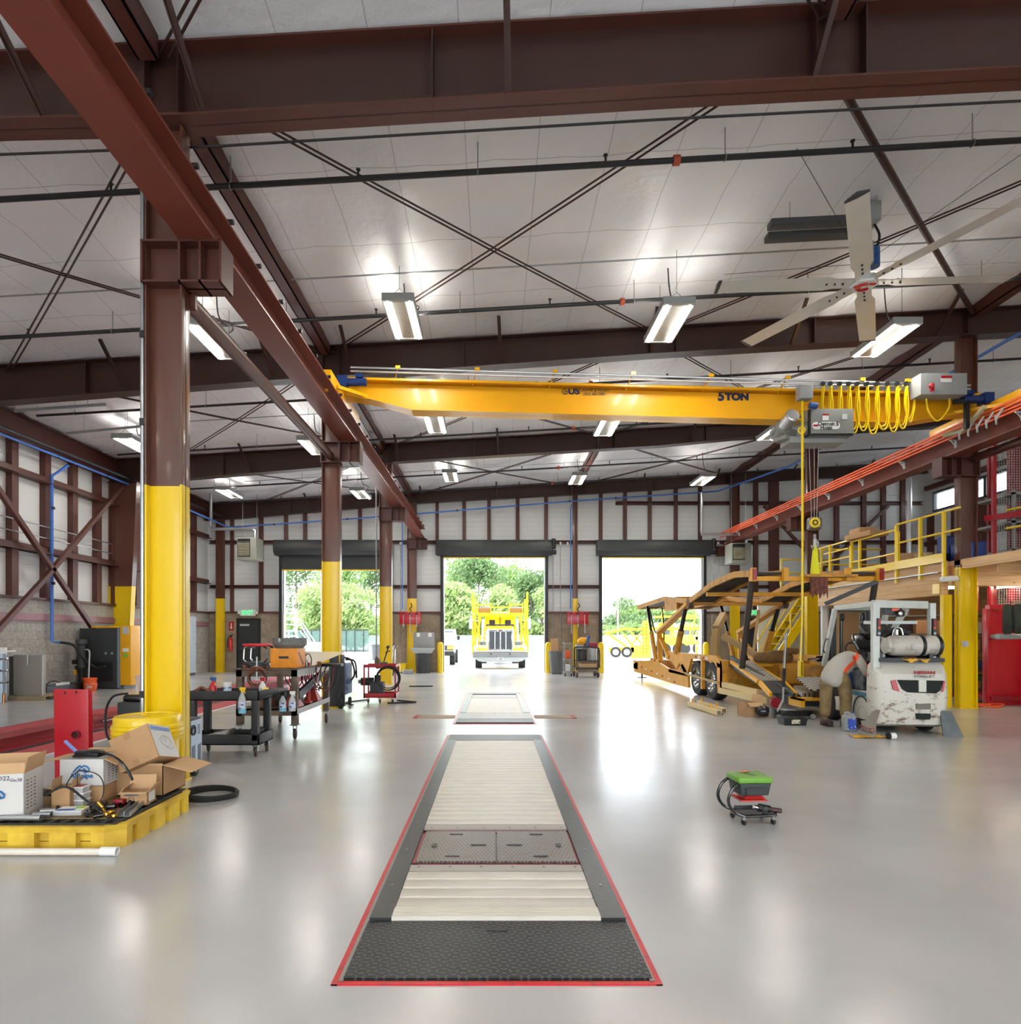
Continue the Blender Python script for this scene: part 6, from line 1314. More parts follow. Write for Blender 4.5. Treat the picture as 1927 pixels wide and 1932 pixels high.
for p in sh.data.polygons:                                            # reflective bands belong to the shirt fabric
    c = WM[sh.name]@p.center; d = (c.x-5.93)*.75+(c.z-1.13)*-.55
    arm = c.y < 10.03 and c.x > 6.0
    if (abs(d-.02) < .028 and c.z > .92 and not arm) or (abs(d-.115) < .022 and c.z > 1.1 and not arm) or (arm and c.z < 1.08 and c.z > .84 and c.x > 6.065 and c.y < 9.985): p.material_index = 1
MB().sph((6.30, 10.22, 1.12), .105, 14, (1, .92, .85)).build('hair', mat('dark_hair', (34, 26, 22), .7), t)
for x, y in ((5.555, 10.17), (5.80, 10.0)):
    MB().rbox((x, y, .055), (.11, .28, .11), .05).bx(x-.052, x+.052, y-.13, y+.13, 0, .02).build('boot', mat('dark_boot', (48, 34, 28), .6), t, bevel=.01)

# ================================================================ GREEN MECHANIC SEAT
g = Vector((2.085, 4.93, 0)); t = thing('creeper_seat', 'green topped rolling mechanic seat on black casters, alone on the open floor', 'rolling seat', g, .06)
GRN = mat('green_seat_plastic', (104, 156, 52), .4, var=.05, vs=20)
MB().rbox((-.02, .0, .358), (.28, .24, .05), .015).build('seat_top', GRN, t, local=True, bevel=.006)
MB().loft([[(-.13, -.10, .235), (.09, -.10, .235), (.09, .10, .235), (-.13, .10, .235)], [(-.145, -.112, .332), (.105, -.112, .332), (.105, .112, .332), (-.145, .112, .332)]]).build('drawer_box', mat('seat_charcoal', (52, 58, 58), .5), t, local=True, bevel=.004)
MB().bx(-.10, .07, -.117, -.111, .25, .30).build('drawer_front', BLACK, t, local=True)
MB().loft([[(-.09, -.07, .20), (.08, -.07, .20), (.08, .07, .20), (-.09, .07, .20)], [(-.06, -.04, .235), (.05, -.04, .235), (.05, .04, .235), (-.06, .04, .235)]]).bx(-.13, .09, -.09, .10, .187, .197).build('red_bracket', mat('seat_red', (190, 40, 36), .4), t, local=True)
for y in (-.095, .10):
    MB().tube([(-.04, y, .33), (-.12, y, .34), (-.20, y, .29), (-.235, y, .20), (-.20, y, .12), (-.12, y, .075), (-.02, y, .07), (.13, y, .075), (.15, y, .08)], .0125, 8, sm=6).build('tube_frame', BLACKG, t, local=True)
MB().tube([(.15, -.095, .08), (.17, -.05, .08), (.17, .05, .08), (.15, .10, .08)], .0125, 8, sm=4).build('tube_frame', BLACKG, t, local=True)
MB().bx(-.10, .15, -.09, .10, .072, .08).bx(-.10, .15, .09, .10, .08, .105).build('tray', DGREY, t, local=True)
for x, y in ((-.11, -.095), (.13, -.095), (-.11, .10), (.13, .10)):
    c = MB().cyl((x, y, .07), (x, y, .052), .014, n=10).box((x, y, .048), (.022, .03, .012)).build('caster_fork', STEEL, t, local=True)
    MB().lathe([(0, -.01), (.02, -.01), (.025, 0), (.02, .01), (0, .01)], (x, y, .025), (1,.25,0), 16).build('caster_wheel', RUBBER, c, local=True)
MB().box((-.02, .0, .3835), (.04, .11, .002), rz=.5).build('marker_scrawl', mat('seat_print', (70, 110, 44), .5), t, local=True)
t = thing('impact_wrench', 'black air impact wrench lying on the green seat tray', 'wrench', (2.17, 4.90, .08))
W_ = lambda x, y, z: (2.11+x, 4.90+y, z)
MB().cyl(W_(-.03, -.02, .135), W_(.01, -.02, .125), .016).build('anvil', CHROME, t)
MB().cyl(W_(.01, -.02, .127), W_(.10, -.02, .115), .034, .03, n=16).cyl(W_(.05, -.06, .118), W_(.05, -.02, .118), .026, n=14).build('motor_housing', BLACK, t, bevel=.003)
MB().cyl(W_(.09, -.02, .115), W_(.19, -.02, .10), .022, .02, n=12).build('grip', mat('brown_grip', (70, 46, 40), .5), t); MB().cyl(W_(.19, -.02, .10), W_(.225, -.02, .097), .006, n=8).build('air_fitting', STEEL, t)
t = thing('brass_fitting', 'small copper coloured fitting resting on the green seat', 'pipe fitting', (2.06, 4.99, .383))
MB().torus((2.03, 4.99, .392), .018, .004).torus((2.075, 5.0, .392), .016, .004).cyl((2.04, 4.99, .389), (2.09, 4.99, .389), .005).build('ring', mat('brass', (196, 140, 96), .3, metal=.8), t)
# ================================================================ MEZZANINE, STORE ROOM, STAIR
GLU, nt, b, N, LK = nodes_of('glulam_timber')
g = N('ShaderNodeNewGeometry'); sp = N('ShaderNodeSeparateXYZ'); LK(g.outputs['Position'], sp.inputs[0])
mp = N('ShaderNodeMapping'); mp.inputs['Scale'].default_value = (1, .6, 9); LK(g.outputs['Position'], mp.inputs['Vector'])
n = N('ShaderNodeTexNoise', Scale=2.0, Detail=5.0); LK(mp.outputs[0], n.inputs['Vector'])
r = N('ShaderNodeValToRGB'); r.color_ramp.elements[0].position = .3; r.color_ramp.elements[1].position = .7; r.color_ramp.elements[0].color = lin((202, 158, 110)); r.color_ramp.elements[1].color = lin((228, 190, 142)); LK(n.outputs['Fac'], r.inputs['Fac'])
v = N('ShaderNodeTexVoronoi', Scale=3.2); LK(g.outputs['Position'], v.inputs['Vector']); lt = N('ShaderNodeMath', operation='LESS_THAN'); lt.inputs[1].default_value = .055; LK(v.outputs['Distance'], lt.inputs[0])
md = N('ShaderNodeMath', operation='MODULO'); md.inputs[1].default_value = .146; LK(sp.outputs['Z'], md.inputs[0]); l2 = N('ShaderNodeMath', operation='LESS_THAN'); l2.inputs[1].default_value = .006; LK(md.outputs[0], l2.inputs[0])
m1 = N('ShaderNodeMath', operation='MAXIMUM'); LK(lt.outputs[0], m1.inputs[0]); LK(l2.outputs[0], m1.inputs[1]); mx = N('ShaderNodeMixRGB'); mx.inputs[2].default_value = lin((150, 108, 70)); LK(m1.outputs[0], mx.inputs[0]); LK(r.outputs[0], mx.inputs[1]); LK(mx.outputs[0], b.inputs['Base Color']); b.inputs['Roughness'].default_value = .55
t = thing('mezzanine', 'timber mezzanine deck on a thick laminated beam behind the forklift', 'mezzanine', (13, 13, 2.4))
MB().bx(9.52, 9.66, 12.95, 17.9, 2.37, 3.10).build('edge_beam', GLU, t, bevel=.006)
MB().bx(9.60, 9.72, 2, 12.5, 2.88, 3.08).build('edge_beam', GLU, t, bevel=.006)
MB().bx(9.66, 17.9, 2, 17.9, 2.98, 3.08).build('deck', PLY, t)
MB().bx(9.66, 17.9, 17.75, 17.9, 2.5, 2.98).bx(9.7, 17.9, 12.7, 12.9, 2.55, 2.98).build('cross_beam', GLU, t)
for k in range(9): MB().bx(9.7, 17.9, 3.2+1.7*k, 3.26+1.7*k, 2.72, 2.98).build('joist', GLU, t)
MB().bx(9.44, 9.52, 12.95, 17.9, 2.845, 2.865).build('conduit', GALV, t)
MB().bx(9.50, 9.52, 13.0, 13.2, 2.40, 2.62).build('yellow_bracket', YEL, t)
MB().bx(9.46, 9.64, 12.82, 12.92, 0, 2.37).build('post', YEL, t)
MB().bx(12.6, 12.75, 12.8, 12.9, 0, 2.5).build('post', WHITEP, t); MB().bx(9.60, 9.75, 17.8, 17.9, 0, 2.5).build('post', WHITEP, t)
struct(MB().bx(9.75, 17.9, 17.78, 17.86, 0, 2.5).build('wall_store', PLY))
struct(MB().bx(13.4, 13.5, 2, 17.8, 0, 2.5).build('wall_partition', PLY))
struct(MB().bx(9.2, 11.0, 21.2, 21.3, 0, 2.75).build('wall_stair', WHITEP))
def post(y, z0=2.92, z1=4.10, x=9.49, w=.05): return (x, y, z0), (x, y, z1), w
t = thing('safety_railing', 'yellow safety railing with gate along the mezzanine edge', 'railing', (9.5, 13, 2.9))
for y, z0, z1 in ((12.85, 2.7, 4.13), (13.56, 2.75, 4.13), (14.36, 2.75, 4.10), (14.30, 3.1, 3.95), (15.8, 3.1, 3.98), (16.15, 3.0, 4.02), (16.2, 3.1, 3.9), (17.2, 2.9, 4.05), (17.9, 2.9, 4.05)):
    MB().bar((9.49, y, z0), (9.49, y, z1), .055, .055, (0,1,0)).build('post', YEL, t)
for z, a, c in ((4.12, 12.4, 14.36), (3.68, 12.4, 14.36), (4.0, 14.36, 16.15), (3.45, 14.36, 16.15), (4.05, 16.15, 17.9), (3.62, 16.15, 17.9), (3.85, 16.3, 17.5)):
    MB().cyl((9.49, a, z), (9.49, c, z), .024, n=8).build('rail', YEL, t)
MB().bx(9.44, 9.465, 12.8, 16.1, 3.06, 3.25).build('toe_plate', YEL, t)
for y in (17.95, 20.4):
    MB().cyl((9.6, y, 4.05), (11.4, y, 4.05), .024, n=8).cyl((9.6, y, 3.6), (11.4, y, 3.6), .024, n=8).build('rail', YEL, t)
for y in (17.9, 20.4): MB().bar((9.62, y, 3.1), (9.62, y, 4.1), .05, .05, (0,1,0)).build('post', YEL, t)
MB().cyl((10.6, 10.9, 4.05), (10.6, 12.6, 4.1), .024, n=8).cyl((10.6, 10.9, 3.7), (10.6, 12.6, 3.72), .024, n=8).build('rail', YEL, t)
t = thing('steel_stair', 'yellow steel stair with handrails climbing to the mezzanine behind the trailer', 'stairs', (9.6, 20, 0))
for y in (19.6, 20.6):
    MB().bar((8.60, y, .0), (10.66, y, 3.1), .04, .26, (0,0,1)).build('stringer', YEL, t)
    a, c = Vector((8.60, y, .85)), Vector((10.5, y, 3.75)); MB().cyl(a, c, .024, n=8).cyl(a-Vector((0, 0, .4)), c-Vector((0, 0, .4)), .02, n=8).build('handrail', YEL, t)
    for q in (.05, .5, .95): p = a+(c-a)*q; MB().bar(p-Vector((0, 0, .85)), p, .045, .045, (0,1,0)).build('handrail_post', YEL, t)
for k in range(12): MB().bx(8.62+.165*k, 8.86+.165*k, 19.62, 20.58, .22+.25*k, .25+.25*k).build('tread', mat('stair_grate', (150, 140, 70), .6), t)
# stuff on the mezzanine
def cbox(x, y, z, w, l_, h, rz, lab, m=CARD, name='cardboard_box', cat='cardboard box', grp=None):
    t_ = thing(name, lab, cat, (x, y, z), rz, grp); MB().box((0, 0, h/2), (w, l_, h)).build('carton', m, t_, local=True, bevel=.004)
    MB().box((0, 0, h+.001), (.05, l_, .002)).build('tape', mat('packing_tape', (190, 160, 110), .3), t_, local=True); return t_
cbox(9.62, 15.75, 4.03, .5, .95, .13, .1, 'long flat cardboard box balanced on top of the yellow railing'); cbox(9.62, 15.9, 4.16, .4, .55, .14, -.1, 'smaller cardboard box on top of the flat box on the railing')
cbox(9.95, 14.9, 3.08, .4, .4, .42, .3, 'cardboard box on the mezzanine behind the railing gate'); cbox(9.95, 15.9, 3.08, .35, .4, .22, .6, 'low open cardboard box on the mezzanine left of the black coil')
cbox(10.0, 14.55, 3.08, .5, .12, .4, -.5, 'leaning cardboard flap board on the mezzanine beside the cans', m=CARDI)
t = thing('cable_coil', 'black coil lying on the mezzanine behind the yellow toe plate', 'coil', (9.9, 15.35, 3.1)); MB().torus((9.9, 15.35, 3.22), .13, .045, (.3,1,.2)).torus((9.93, 15.4, 3.2), .11, .035, (.2,1,0)).build('coil', RUBBER, t)
for k, y in enumerate((14.05, 13.75)):
    tag(MB().lathe([(0, 0), (.09, 0), (.09, .26), (.095, .27), (.095, .30), (0, .3)], (9.8, y, 3.08)).build('paint_can', mat('tan_can', (200, 180, 140), .5)), 'tan can with yellow lid on the mezzanine edge, '+('left' if k == 0 else 'right')+' one', 'can', 'cans on the mezzanine')
tag(MB().bx(9.7, 10.0, 13.25, 13.6, 3.08, 3.3).build('tool_case', BLACK, bevel=.02), 'black case on the mezzanine edge beside the cans', 'case')
for k, (y, zz) in enumerate(((13.5, 3.30), (13.1, 3.08), (12.85, 3.08))):
    tag(MB().rbox((10.1, y, zz+.2), (.35, .34, .4), .04).build('blue_bin', mat('deep_blue_plastic', (28, 56, 130), .4), bevel=.01), 'blue plastic bin on the mezzanine, '+['left', 'middle', 'right'][k]+' of three', 'bin', 'blue bins on the mezzanine')
t = thing('storage_rack', 'grey steel storage rack on the mezzanine behind the railing', 'shelf', (11.6, 13.4, 3.08))
for x in (11, 12.4):
    for y in (12.9, 13.9): MB().bx(x, x+.05, y, y+.05, 3.08, 4.6).build('upright', GREYP, t)
for z in (3.3, 3.9, 4.5): MB().bx(11, 12.45, 12.9, 13.95, z, z+.05).build('shelf', GREYP, t)
# shelving with boxes in the store room
t = thing('shelving_unit', 'grey metal shelving unit under the mezzanine behind the forklift', 'shelf', (11.0, 15.4, 0))
SHELFM = mat('shelf_grey', (120, 116, 108), .5, metal=.3)
for x in (9.98, 11.35, 12.7):
    for y in (15.1, 15.7): MB().bx(x, x+.05, y, y+.04, 0, 2.05).build('upright', SHELFM, t)
ZS = (.15, .62, 1.10, 1.52, 1.98)
for z in ZS: MB().bx(9.98, 12.75, 15.1, 15.74, z, z+.04).build('shelf', SHELFM, t)
rnd.seed(9); kk = 0
cols = [CARD, CARDI, CARDW, mat('blue_carton', (60, 90, 150), .6), mat('green_carton', (70, 120, 80), .6), BLACK]
for si, z in enumerate(ZS[:-1]):
    x = 10.08; q = 0
    while x < 12.5:
        w_ = .2+.22*rnd.random(); h_ = .16+.18*rnd.random(); q += 1
        tag(MB().bx(x, x+w_, 15.16, 15.6, z+.041, z+.041+h_).build('stock_box', cols[rnd.randrange(len(cols))], bevel=.006), 'stock box on shelf '+['one', 'two', 'three', 'four'][si]+' counting up, '+ORD[q-1]+' from the left', 'box', 'boxes on the store shelves')
        x += w_+.05+.12*rnd.random()
tag(MB().lathe([(0, 0), (.11, 0), (.11, .2), (.06, .25), (.06, .26), (0, .27)], (10.35, 15.35, 2.021), n=10).build('wire_coil', ALU), 'foil coil on top of the store shelving', 'coil')
for k, (x, y) in enumerate(((10.3, 14.0), (11.3, 13.2), (11.4, 11.8))):
    t = thing('strip_light', 'lit fluorescent strip light under the mezzanine, '+ORD[k]+' from the left', 'ceiling light', (x, y, 2.3), group='strip lights under the mezzanine')
    MB().bx(x-.07, x+.07, y-.62, y+.62, 2.62, 2.72).build('housing', WHITEP, t); MB().cyl((x, y-.6, 2.59), (x, y+.6, 2.59), .03, n=8).build('tube', TUBE2, t)
t = thing('security_camera', 'white bullet security camera on the yellow post under the beam end', 'camera', (9.45, 12.75, 2.7)); MB().cyl((9.35, 12.70, 2.68), (9.62, 12.66, 2.70), .06, .055, n=16).sph((9.35, 12.7, 2.68), .058, 12).build('body', WHITE, t, bevel=.0); MB().cyl((9.62, 12.66, 2.7), (9.70, 12.68, 2.66), .025).build('bracket', WHITE, t)
tag(MB().cyl((8.95, 16.3, 0), (8.95, 16.3, 1.05), .16, n=20).sph((8.95, 16.3, 1.05), .16, 16, (1, 1, .5)).build('green_cylinder', mat('green_drum', (82, 142, 92), .45)), 'pale green cylinder standing between the person and the plywood wall', 'cylinder')
# ---- red tyre carousel and cage at the right edge
t = thing('tire_carousel', 'tall red steel tire storage machine with mesh cage at the right edge', 'storage machine', (11.4, 13.2, 0))
MB().bx(10.66, 10.78, 13.15, 13.3, 0, 2.1).bx(10.78, 11.6, 13.28, 13.34, 0, 2.05).build('lower_panel', RED, t, bevel=.008)
MB().bx(10.7, 12.6, 13.1, 14.3, .12, .2).bx(11.6, 12.6, 13.1, 14.3, 0, 2.1).build('base_frame', REDD, t)
MB().bx(10.66, 12.7, 13.1, 13.22, 2.08, 2.17).build('cage_sill', RED, t)
for x in (10.76, 11.45): MB().bx(x, x+.07, 13.12, 13.19, 2.1, 5.8).build('cage_post', RED, t)
for x in (11.0, 11.3, 11.75, 12.1): MB().bx(x, x+.06, 13.9, 13.96, 2.1, 5.8).build('rear_post', REDD, t)
MB().bar((10.55, 13.1, 4.02), (11.6, 11.9, 4.08), .08, .12).build('cage_arm', RED, t)
MB().bx(11.6, 11.9, 13.6, 13.7, 2.3, 6.6).build('lift_column', REDD, t)
me_ = MB(); x = 10.84
while x < 12.2: me_.bx(x, x+.006, 13.14, 13.146, 2.15, 5.8); x += .055
z = 2.2
while z < 5.8: me_.bx(10.83, 12.2, 13.147, 13.152, z, z+.006); z += .055
me_.build('wire_mesh', LGREY, t)
for k in range(3):
    x = 9.93+.16*k
    tt = tag(MB().lathe([(.16, 0), (.25, .0), (.285, .03), (.29, .08), (.285, .13), (.25, .155), (.16, .155), (.16, 0)], (9.93+.12*k, 11.9-.10*k, 1.83), (.77,-.64,0), 40, False).build('tire', mat('tire_tread', (52, 58, 48), .8, bump=.9, bs=60)), 'black tire resting on a grey bar at the right edge, '+ORD[k]+' from the left', 'tire', 'tires on the grey bar')
t = thing('tire_bar', 'grey round bar carrying the tires at the right edge', 'bar', (10.1, 11.9, 1.48)); MB().cyl((9.84, 11.9, 1.49), (10.8, 12.0, 1.49), .055, n=16).sph((9.84, 11.9, 1.49), .06, 12).build('bar', GREYP, t); MB().cyl((10.75, 12.0, 1.49), (10.75, 13.2, 1.49), .05).build('arm', GREYP, t)
g = G(1868, 1336); t = thing('cable_pile', 'orange and red cable coil on the floor behind the right column', 'cable', (g.x, g.y, 0)); MB().torus((g.x+.1, g.y+.3, .02), .3, .012, (.05,0,1)).torus((g.x+.15, g.y+.2, .04), .25, .012, (-.1,.05,1)).torus((g.x, g.y+.3, .05), .2, .012, (.1,.1,1)).build('cable', ORANGE, t)
g = G(1798, 1330); t = thing('cable_pile', 'black and red cable pile on the floor left of the right column', 'cable', (g.x, g.y+.3, 0)); MB().torus((g.x-.1, g.y+.4, .02), .22, .012, (.05,0,1)).torus((g.x-.05, g.y+.4, .06), .18, .012, (-.3,.2,1)).build('cable', RUBBER, t)
tag(MB().bx(9.60, 9.66, 12.4, 12.5, 1.28, 1.40).build('switch_box', LGREY, bevel=.004), 'small grey switch box on the right yellow column', 'switch')
# ================================================================ SPILL PALLET AND ITS LOAD (near left)
t = thing('spill_pallet', 'low yellow spill containment pallet loaded with cardboard boxes, near left', 'spill pallet', (-3.28, 4.8, 0))
SPY = mat('scuffed_yellow', (232, 196, 62), .45, rgb2=(206, 166, 52), vs=4, bump=.1, bs=20)
x0, x1, y0, y1, h = -3.98, -2.62, 4.25, 5.33, .17
def outline(ins, notch):
    pts = []
    def seg(a, c, n, inw):
        a = Vector(a); c = Vector(c); L = (c-a); 
        for k in range(n):
            m0 = a+L*((k+.5)/n-.5/n*.36); m1 = a+L*((k+.5)/n+.5/n*.36); iw = Vector(inw)*(.05 if notch else 0)
            pts.extend([m0, m0+iw, m1+iw, m1])
    X0, X1, Y0, Y1 = x0+ins, x1-ins, y0+ins, y1-ins; c_ = .10
    pts.append(Vector((X0+c_, Y0, 0))); seg((X0+c_, Y0, 0), (X1-c_, Y0, 0), 4, (0,1,0)); pts.append(Vector((X1-c_, Y0, 0)))
    pts.append(Vector((X1, Y0+c_, 0))); seg((X1, Y0+c_, 0), (X1, Y1-c_, 0), 4, (-1,0,0)); pts.append(Vector((X1, Y1-c_, 0)))
    pts.append(Vector((X1-c_, Y1, 0))); pts.append(Vector((X0+c_, Y1, 0))); pts.append(Vector((X0, Y1-c_, 0))); pts.append(Vector((X0, Y0+c_, 0)))
    return pts
up = lambda P_, z: [Vector((p.x, p.y, z)) for p in P_]
MB().loft([up(outline(0, True), 0), up(outline(-.0, True), .125), up(outline(0, False), .127), up(outline(-.012, False), h), up(outline(.03, False), h), up(outline(.035, False), h-.03)]).build('sump', SPY, t)
gr = MB(); 
for k in range(14): xx = x0+.06+(x1-x0-.12)*k/13; gr.bx(xx-.012, xx+.012, y0+.05, y1-.05, h-.02, h+.008)
for k in range(9): yy = y0+.06+(y1-y0-.12)*k/8; gr.bx(x0+.05, x1-.05, yy-.012, yy+.012, h-.02, h+.006)
gr.build('grate', mat('grate_charcoal', (58, 58, 54), .6), t)
MB().bx(x0+.05, x1-.05, y0+.05, y1-.05, .05, .055).build('sump_floor', BLACK, t)
zd = h+.009
tag(MB().bx(-3.9, -2.80, 4.40, 4.99, zd, zd+.006).build('brown_sheet', mat('kraft_sheet', (120, 98, 66), .8, var=.1)), 'flat brown cardboard sheet under the parts on the pallet grate', 'cardboard'); zs = zd+.007
LB = mat('airpipe_blue', (40, 112, 172), .5); PRT = mat('print_black', (96, 96, 104), .6)
def logo(t_, pos, rz, s=1.0, withname=True):
    M = Matrix.Rotation(rz, 3, 'Z'); p = Vector(pos)
    k = MB()
    o = [(-.055, 0), (-.03, .03), (-.01, .045), (.0, .03), (.012, .045), (.035, .04), (.05, .022), (.045, .004), (.025, .0)]
    k.tube([p+M@Vector((x*s, -.003, z*s)) for x, z in o], .006*s, 5).tube([p+M@Vector((x*s, -.003, z*s)) for x, z in ((-.03, 0), (-.012, .022), (.003, .008), (.02, .024), (.03, .012), (.015, 0))], .006*s, 5)
    k.build('printed_logo', LB, t_)
    if withname: text('AIRpipe', .048*s, 'lettering', LB, t_, p+M@Vector((0, -.003, -.025*s)), rot=(PI/2, 0, rz), bold=.001)
# box A, white, at the left edge
rzA = .265; cA = Vector((-3.365, 4.367, 0))+Matrix.Rotation(rzA, 3, 'Z')@Vector((-.24, .15, 0))
tA = carton('pipe_carton', 'white printed carton with blue logo at the left edge of the pallet', (cA.x, cA.y, zs), (.48, .30), rzA, .33, m=CARDW, flaps=(('R', 78, .11), ('F', 100, .07), ('B', 60, .10), ('L', 60, .1)))
fa = lambda x, z, y=-.152: WM[tA.name]@Vector((x, y, z))
logo(tA, fa(.06, .16), rzA, 1.2, False); text('pipe', .06, 'lettering', LB, tA, fa(.04, .09), rot=(PI/2, 0, rzA), bold=.001)
text('94D22', .045, 'lettering', PRT, tA, fa(.09, .30), rot=(PI/2, 0, rzA)); text('Gu,50', .03, 'lettering', PRT, tA, fa(.19, .285), rot=(PI/2, 0, rzA)); text('22', .04, 'lettering', PRT, tA, fa(-.06, .29), rot=(PI/2, 0, rzA))
lb = MB()
for r_ in range(9):
    for c_ in range(3): lb.box((.2405, -.10+.055*c_, .07+.025*r_), (.001, .035-.008*((r_*c_) % 3), .008))
lb.build('printed_text', PRT, tA, local=True)
# lower support box then box B
cbox(-3.27, 4.96, zs, .34, .26, .125, .0, 'small brown carton supporting the white printed carton', name='cardboard_box')
tB = carton('pipe_carton', 'white printed carton with blue logo in the middle of the pallet', (-3.26, 4.96, zs+.13), (.34, .30), .05, .21, m=CARDW, flaps=(('R', -25, .11), ('L', -8, .13), ('B', 10, .1)))
fb = lambda x, z: WM[tB.name]@Vector((x, -.152, z)); logo(tB, fb(-.0, .11), .05, 1.15)
lb = MB()
for r_ in range(8):
    for c_ in range(3): lb.box((.1705, -.08+.05*c_, .03+.02*r_), (.001, .03, .006))
lb.build('printed_text', PRT, tB, local=True)
tag(MB().rbox((-3.27, 4.93, zs+.365), (.2, .1, .05), .02).bx(-3.36, -3.16, 4.86, 5.0, zs+.345, zs+.36).build('black_tool', BLACK), 'black plastic tool lying on top of the middle white carton', 'tool')
tag(MB().cyl((-3.55, 5.05, zs+.44), (-3.36, 4.95, zs+.345), .014, n=12).build('blue_tube', mat('periwinkle_tube', (120, 140, 205), .35)), 'short blue plastic tube poking out beside the red plate', 'tube')
# box C and the tipped box D on it
tC = carton('cardboard_carton', 'large open brown carton at the right rear of the pallet', (-2.92, 5.19, zs), (.40, .36), 0, .25, flaps=(('R', -14, .24), ('F', 96, .01)))
a, b1, c1 = P(204.7, 1397, 4.93), P(277, 1364.7, 4.93), P(300, 1427, 4.93); d1 = a+(c1-b1); dv = P(318.6, 1371, 5.22)-b1
t = thing('picture_carton', 'brown carton tipped on its side on the pallet, its end printed with a drawing', 'cardboard box', d1)
MB().loft([[a, b1, c1, d1], [a+dv, b1+dv, c1+dv, d1+dv]]).build('carton', CARD, t, bevel=.003)
n_ = (c1-b1).cross(dv).normalized(); n_ = n_ if n_.x > 0 else -n_
e0 = n_*.002; 
def ef(u_, v_): return b1+dv*u_+(c1-b1)*v_+e0
MB().loft([[ef(.03, .02), ef(.97, .02), ef(.97, .98), ef(.03, .98)], [p+n_*.001 for p in (ef(.03, .02), ef(.97, .02), ef(.97, .98), ef(.03, .98))]]).build('end_label', CARDW, t)
MB().loft([[ef(.06, .06), ef(.94, .06), ef(.94, .18), ef(.06, .18)], [p+n_*.003 for p in (ef(.06, .06), ef(.94, .06), ef(.94, .18), ef(.06, .18))]]).build('blue_band', mat('dusty_blue', (110, 130, 176), .5), t)
dl = MB()
for q in ([(.3, .45), (.5, .32), (.75, .38), (.8, .55), (.6, .68), (.38, .62), (.3, .45)], [(.42, .42), (.55, .36), (.66, .42), (.56, .5), (.42, .42)], [(.45, .68), (.7, .75), (.82, .66)]): dl.tube([ef(*w_)+n_*.003 for w_ in q], .0012, 4)
dl.build('printed_drawing', PRT, t)
mid = (a+d1)/2; fr_ = Vector((0, -.002, 0)); tp_ = MB()
for q0 in (.02, .82): pp_ = [a+(d1-a)*w0+(b1-a)*w1+fr_ for w0, w1 in ((q0*0+(.0 if q0 < .5 else .8), .36), ((.0 if q0 < .5 else .8), .52), ((.2 if q0 < .5 else 1.0), .52), ((.2 if q0 < .5 else 1.0), .36))]; tp_.loft([pp_, [p+Vector((0, -.001, 0)) for p in pp_]])
tp_.build('tape', mat('packing_tape_dark', (164, 124, 84), .35), t)
# small boxes
tE = carton('cardboard_carton', 'small open brown carton at the front right of the pallet', (-2.80, 4.80, zs), (.20, .15), .12, .10, flaps=(('L', 130, .05), ('R', 50, .07), ('B', 80, .10), ('F', -10, .03)))
MB().bx(-.07, .03, -.077, -.075, .075, .095).build('printed_bar', PRT, tE, local=True); MB().torus((-.02, -.076, .045), .022, .003, (0,1,0), n=18, k=4).build('printed_oval', PRT, tE, local=True); MB().bx(.100, .102, -.05, .05, .02, .09).build('label_patch', CARDW, tE, local=True)
tF = carton('cardboard_carton', 'small open brown carton beside the left white carton', (-3.30, 4.70, zs), (.13, .16), .2, .16, flaps=(('L', 95, .06), ('R', 75, .06)))
text('CARTON', .022, 'lettering', PRT, tF, WM[tF.name]@Vector((.0, -.083, .08)), rot=(PI/2, PI/2, .2)) if False else None
# parts on the sheet
px_ = lambda u, v, z=zs: P(u, v, (EYE-z)*F/(v-V0))
t = thing('food_tub', 'clear tub with red and white lid on top of two more tubs on the pallet', 'tub', px_(142, 1522)); g = px_(142, 1522)
for k, (dz, w_) in enumerate(((0, .13), (.052, .13), (.10, .125))):
    MB().loft([[(g.x+sx*w_/2*.85, g.y+.04+sy*w_/2*.7*.85, g.z+dz) for sx, sy in ((-1,-1),(1,-1),(1,1),(-1,1))], [(g.x+sx*w_/2, g.y+.04+sy*w_/2*.7, g.z+dz+.045) for sx, sy in ((-1,-1),(1,-1),(1,1),(-1,1))]]).build('tub', CLEAR, t)
    MB().bx(g.x-w_/2-.004, g.x+w_/2+.004, g.y+.04-w_/2*.74, g.y+.04+w_/2*.74, g.z+dz+.045, g.z+dz+.052).build('lid', WHITE, t)
MB().bx(g.x-.05, g.x+.045, g.y+.0, g.y+.08, g.z+.153, g.z+.155).build('lid_label', RED, t)
g = px_(130, 1537); t = thing('blister_pack', 'clear blister tray with blue and white label at the front of the pallet', 'packet', g); MB().box((g.x, g.y+.03, g.z+.015), (.2, .12, .03), rz=.08).build('tray', CLEAR, t, bevel=.004); MB().box((g.x, g.y+.03, g.z+.034), (.19, .11, .004), rz=.08, rx=.05).build('label_patch', WHITE, t); MB().box((g.x-.02, g.y+.0, g.z+.037), (.12, .03, .002), rz=.08, rx=.05).build('label_band', BLUE, t); MB().box((g.x+.05, g.y+.05, g.z+.040), (.06, .03, .002), rz=.08, rx=.05).build('green_patch', mat('lime', (120, 190, 60), .5), t)
rnd.seed(21)
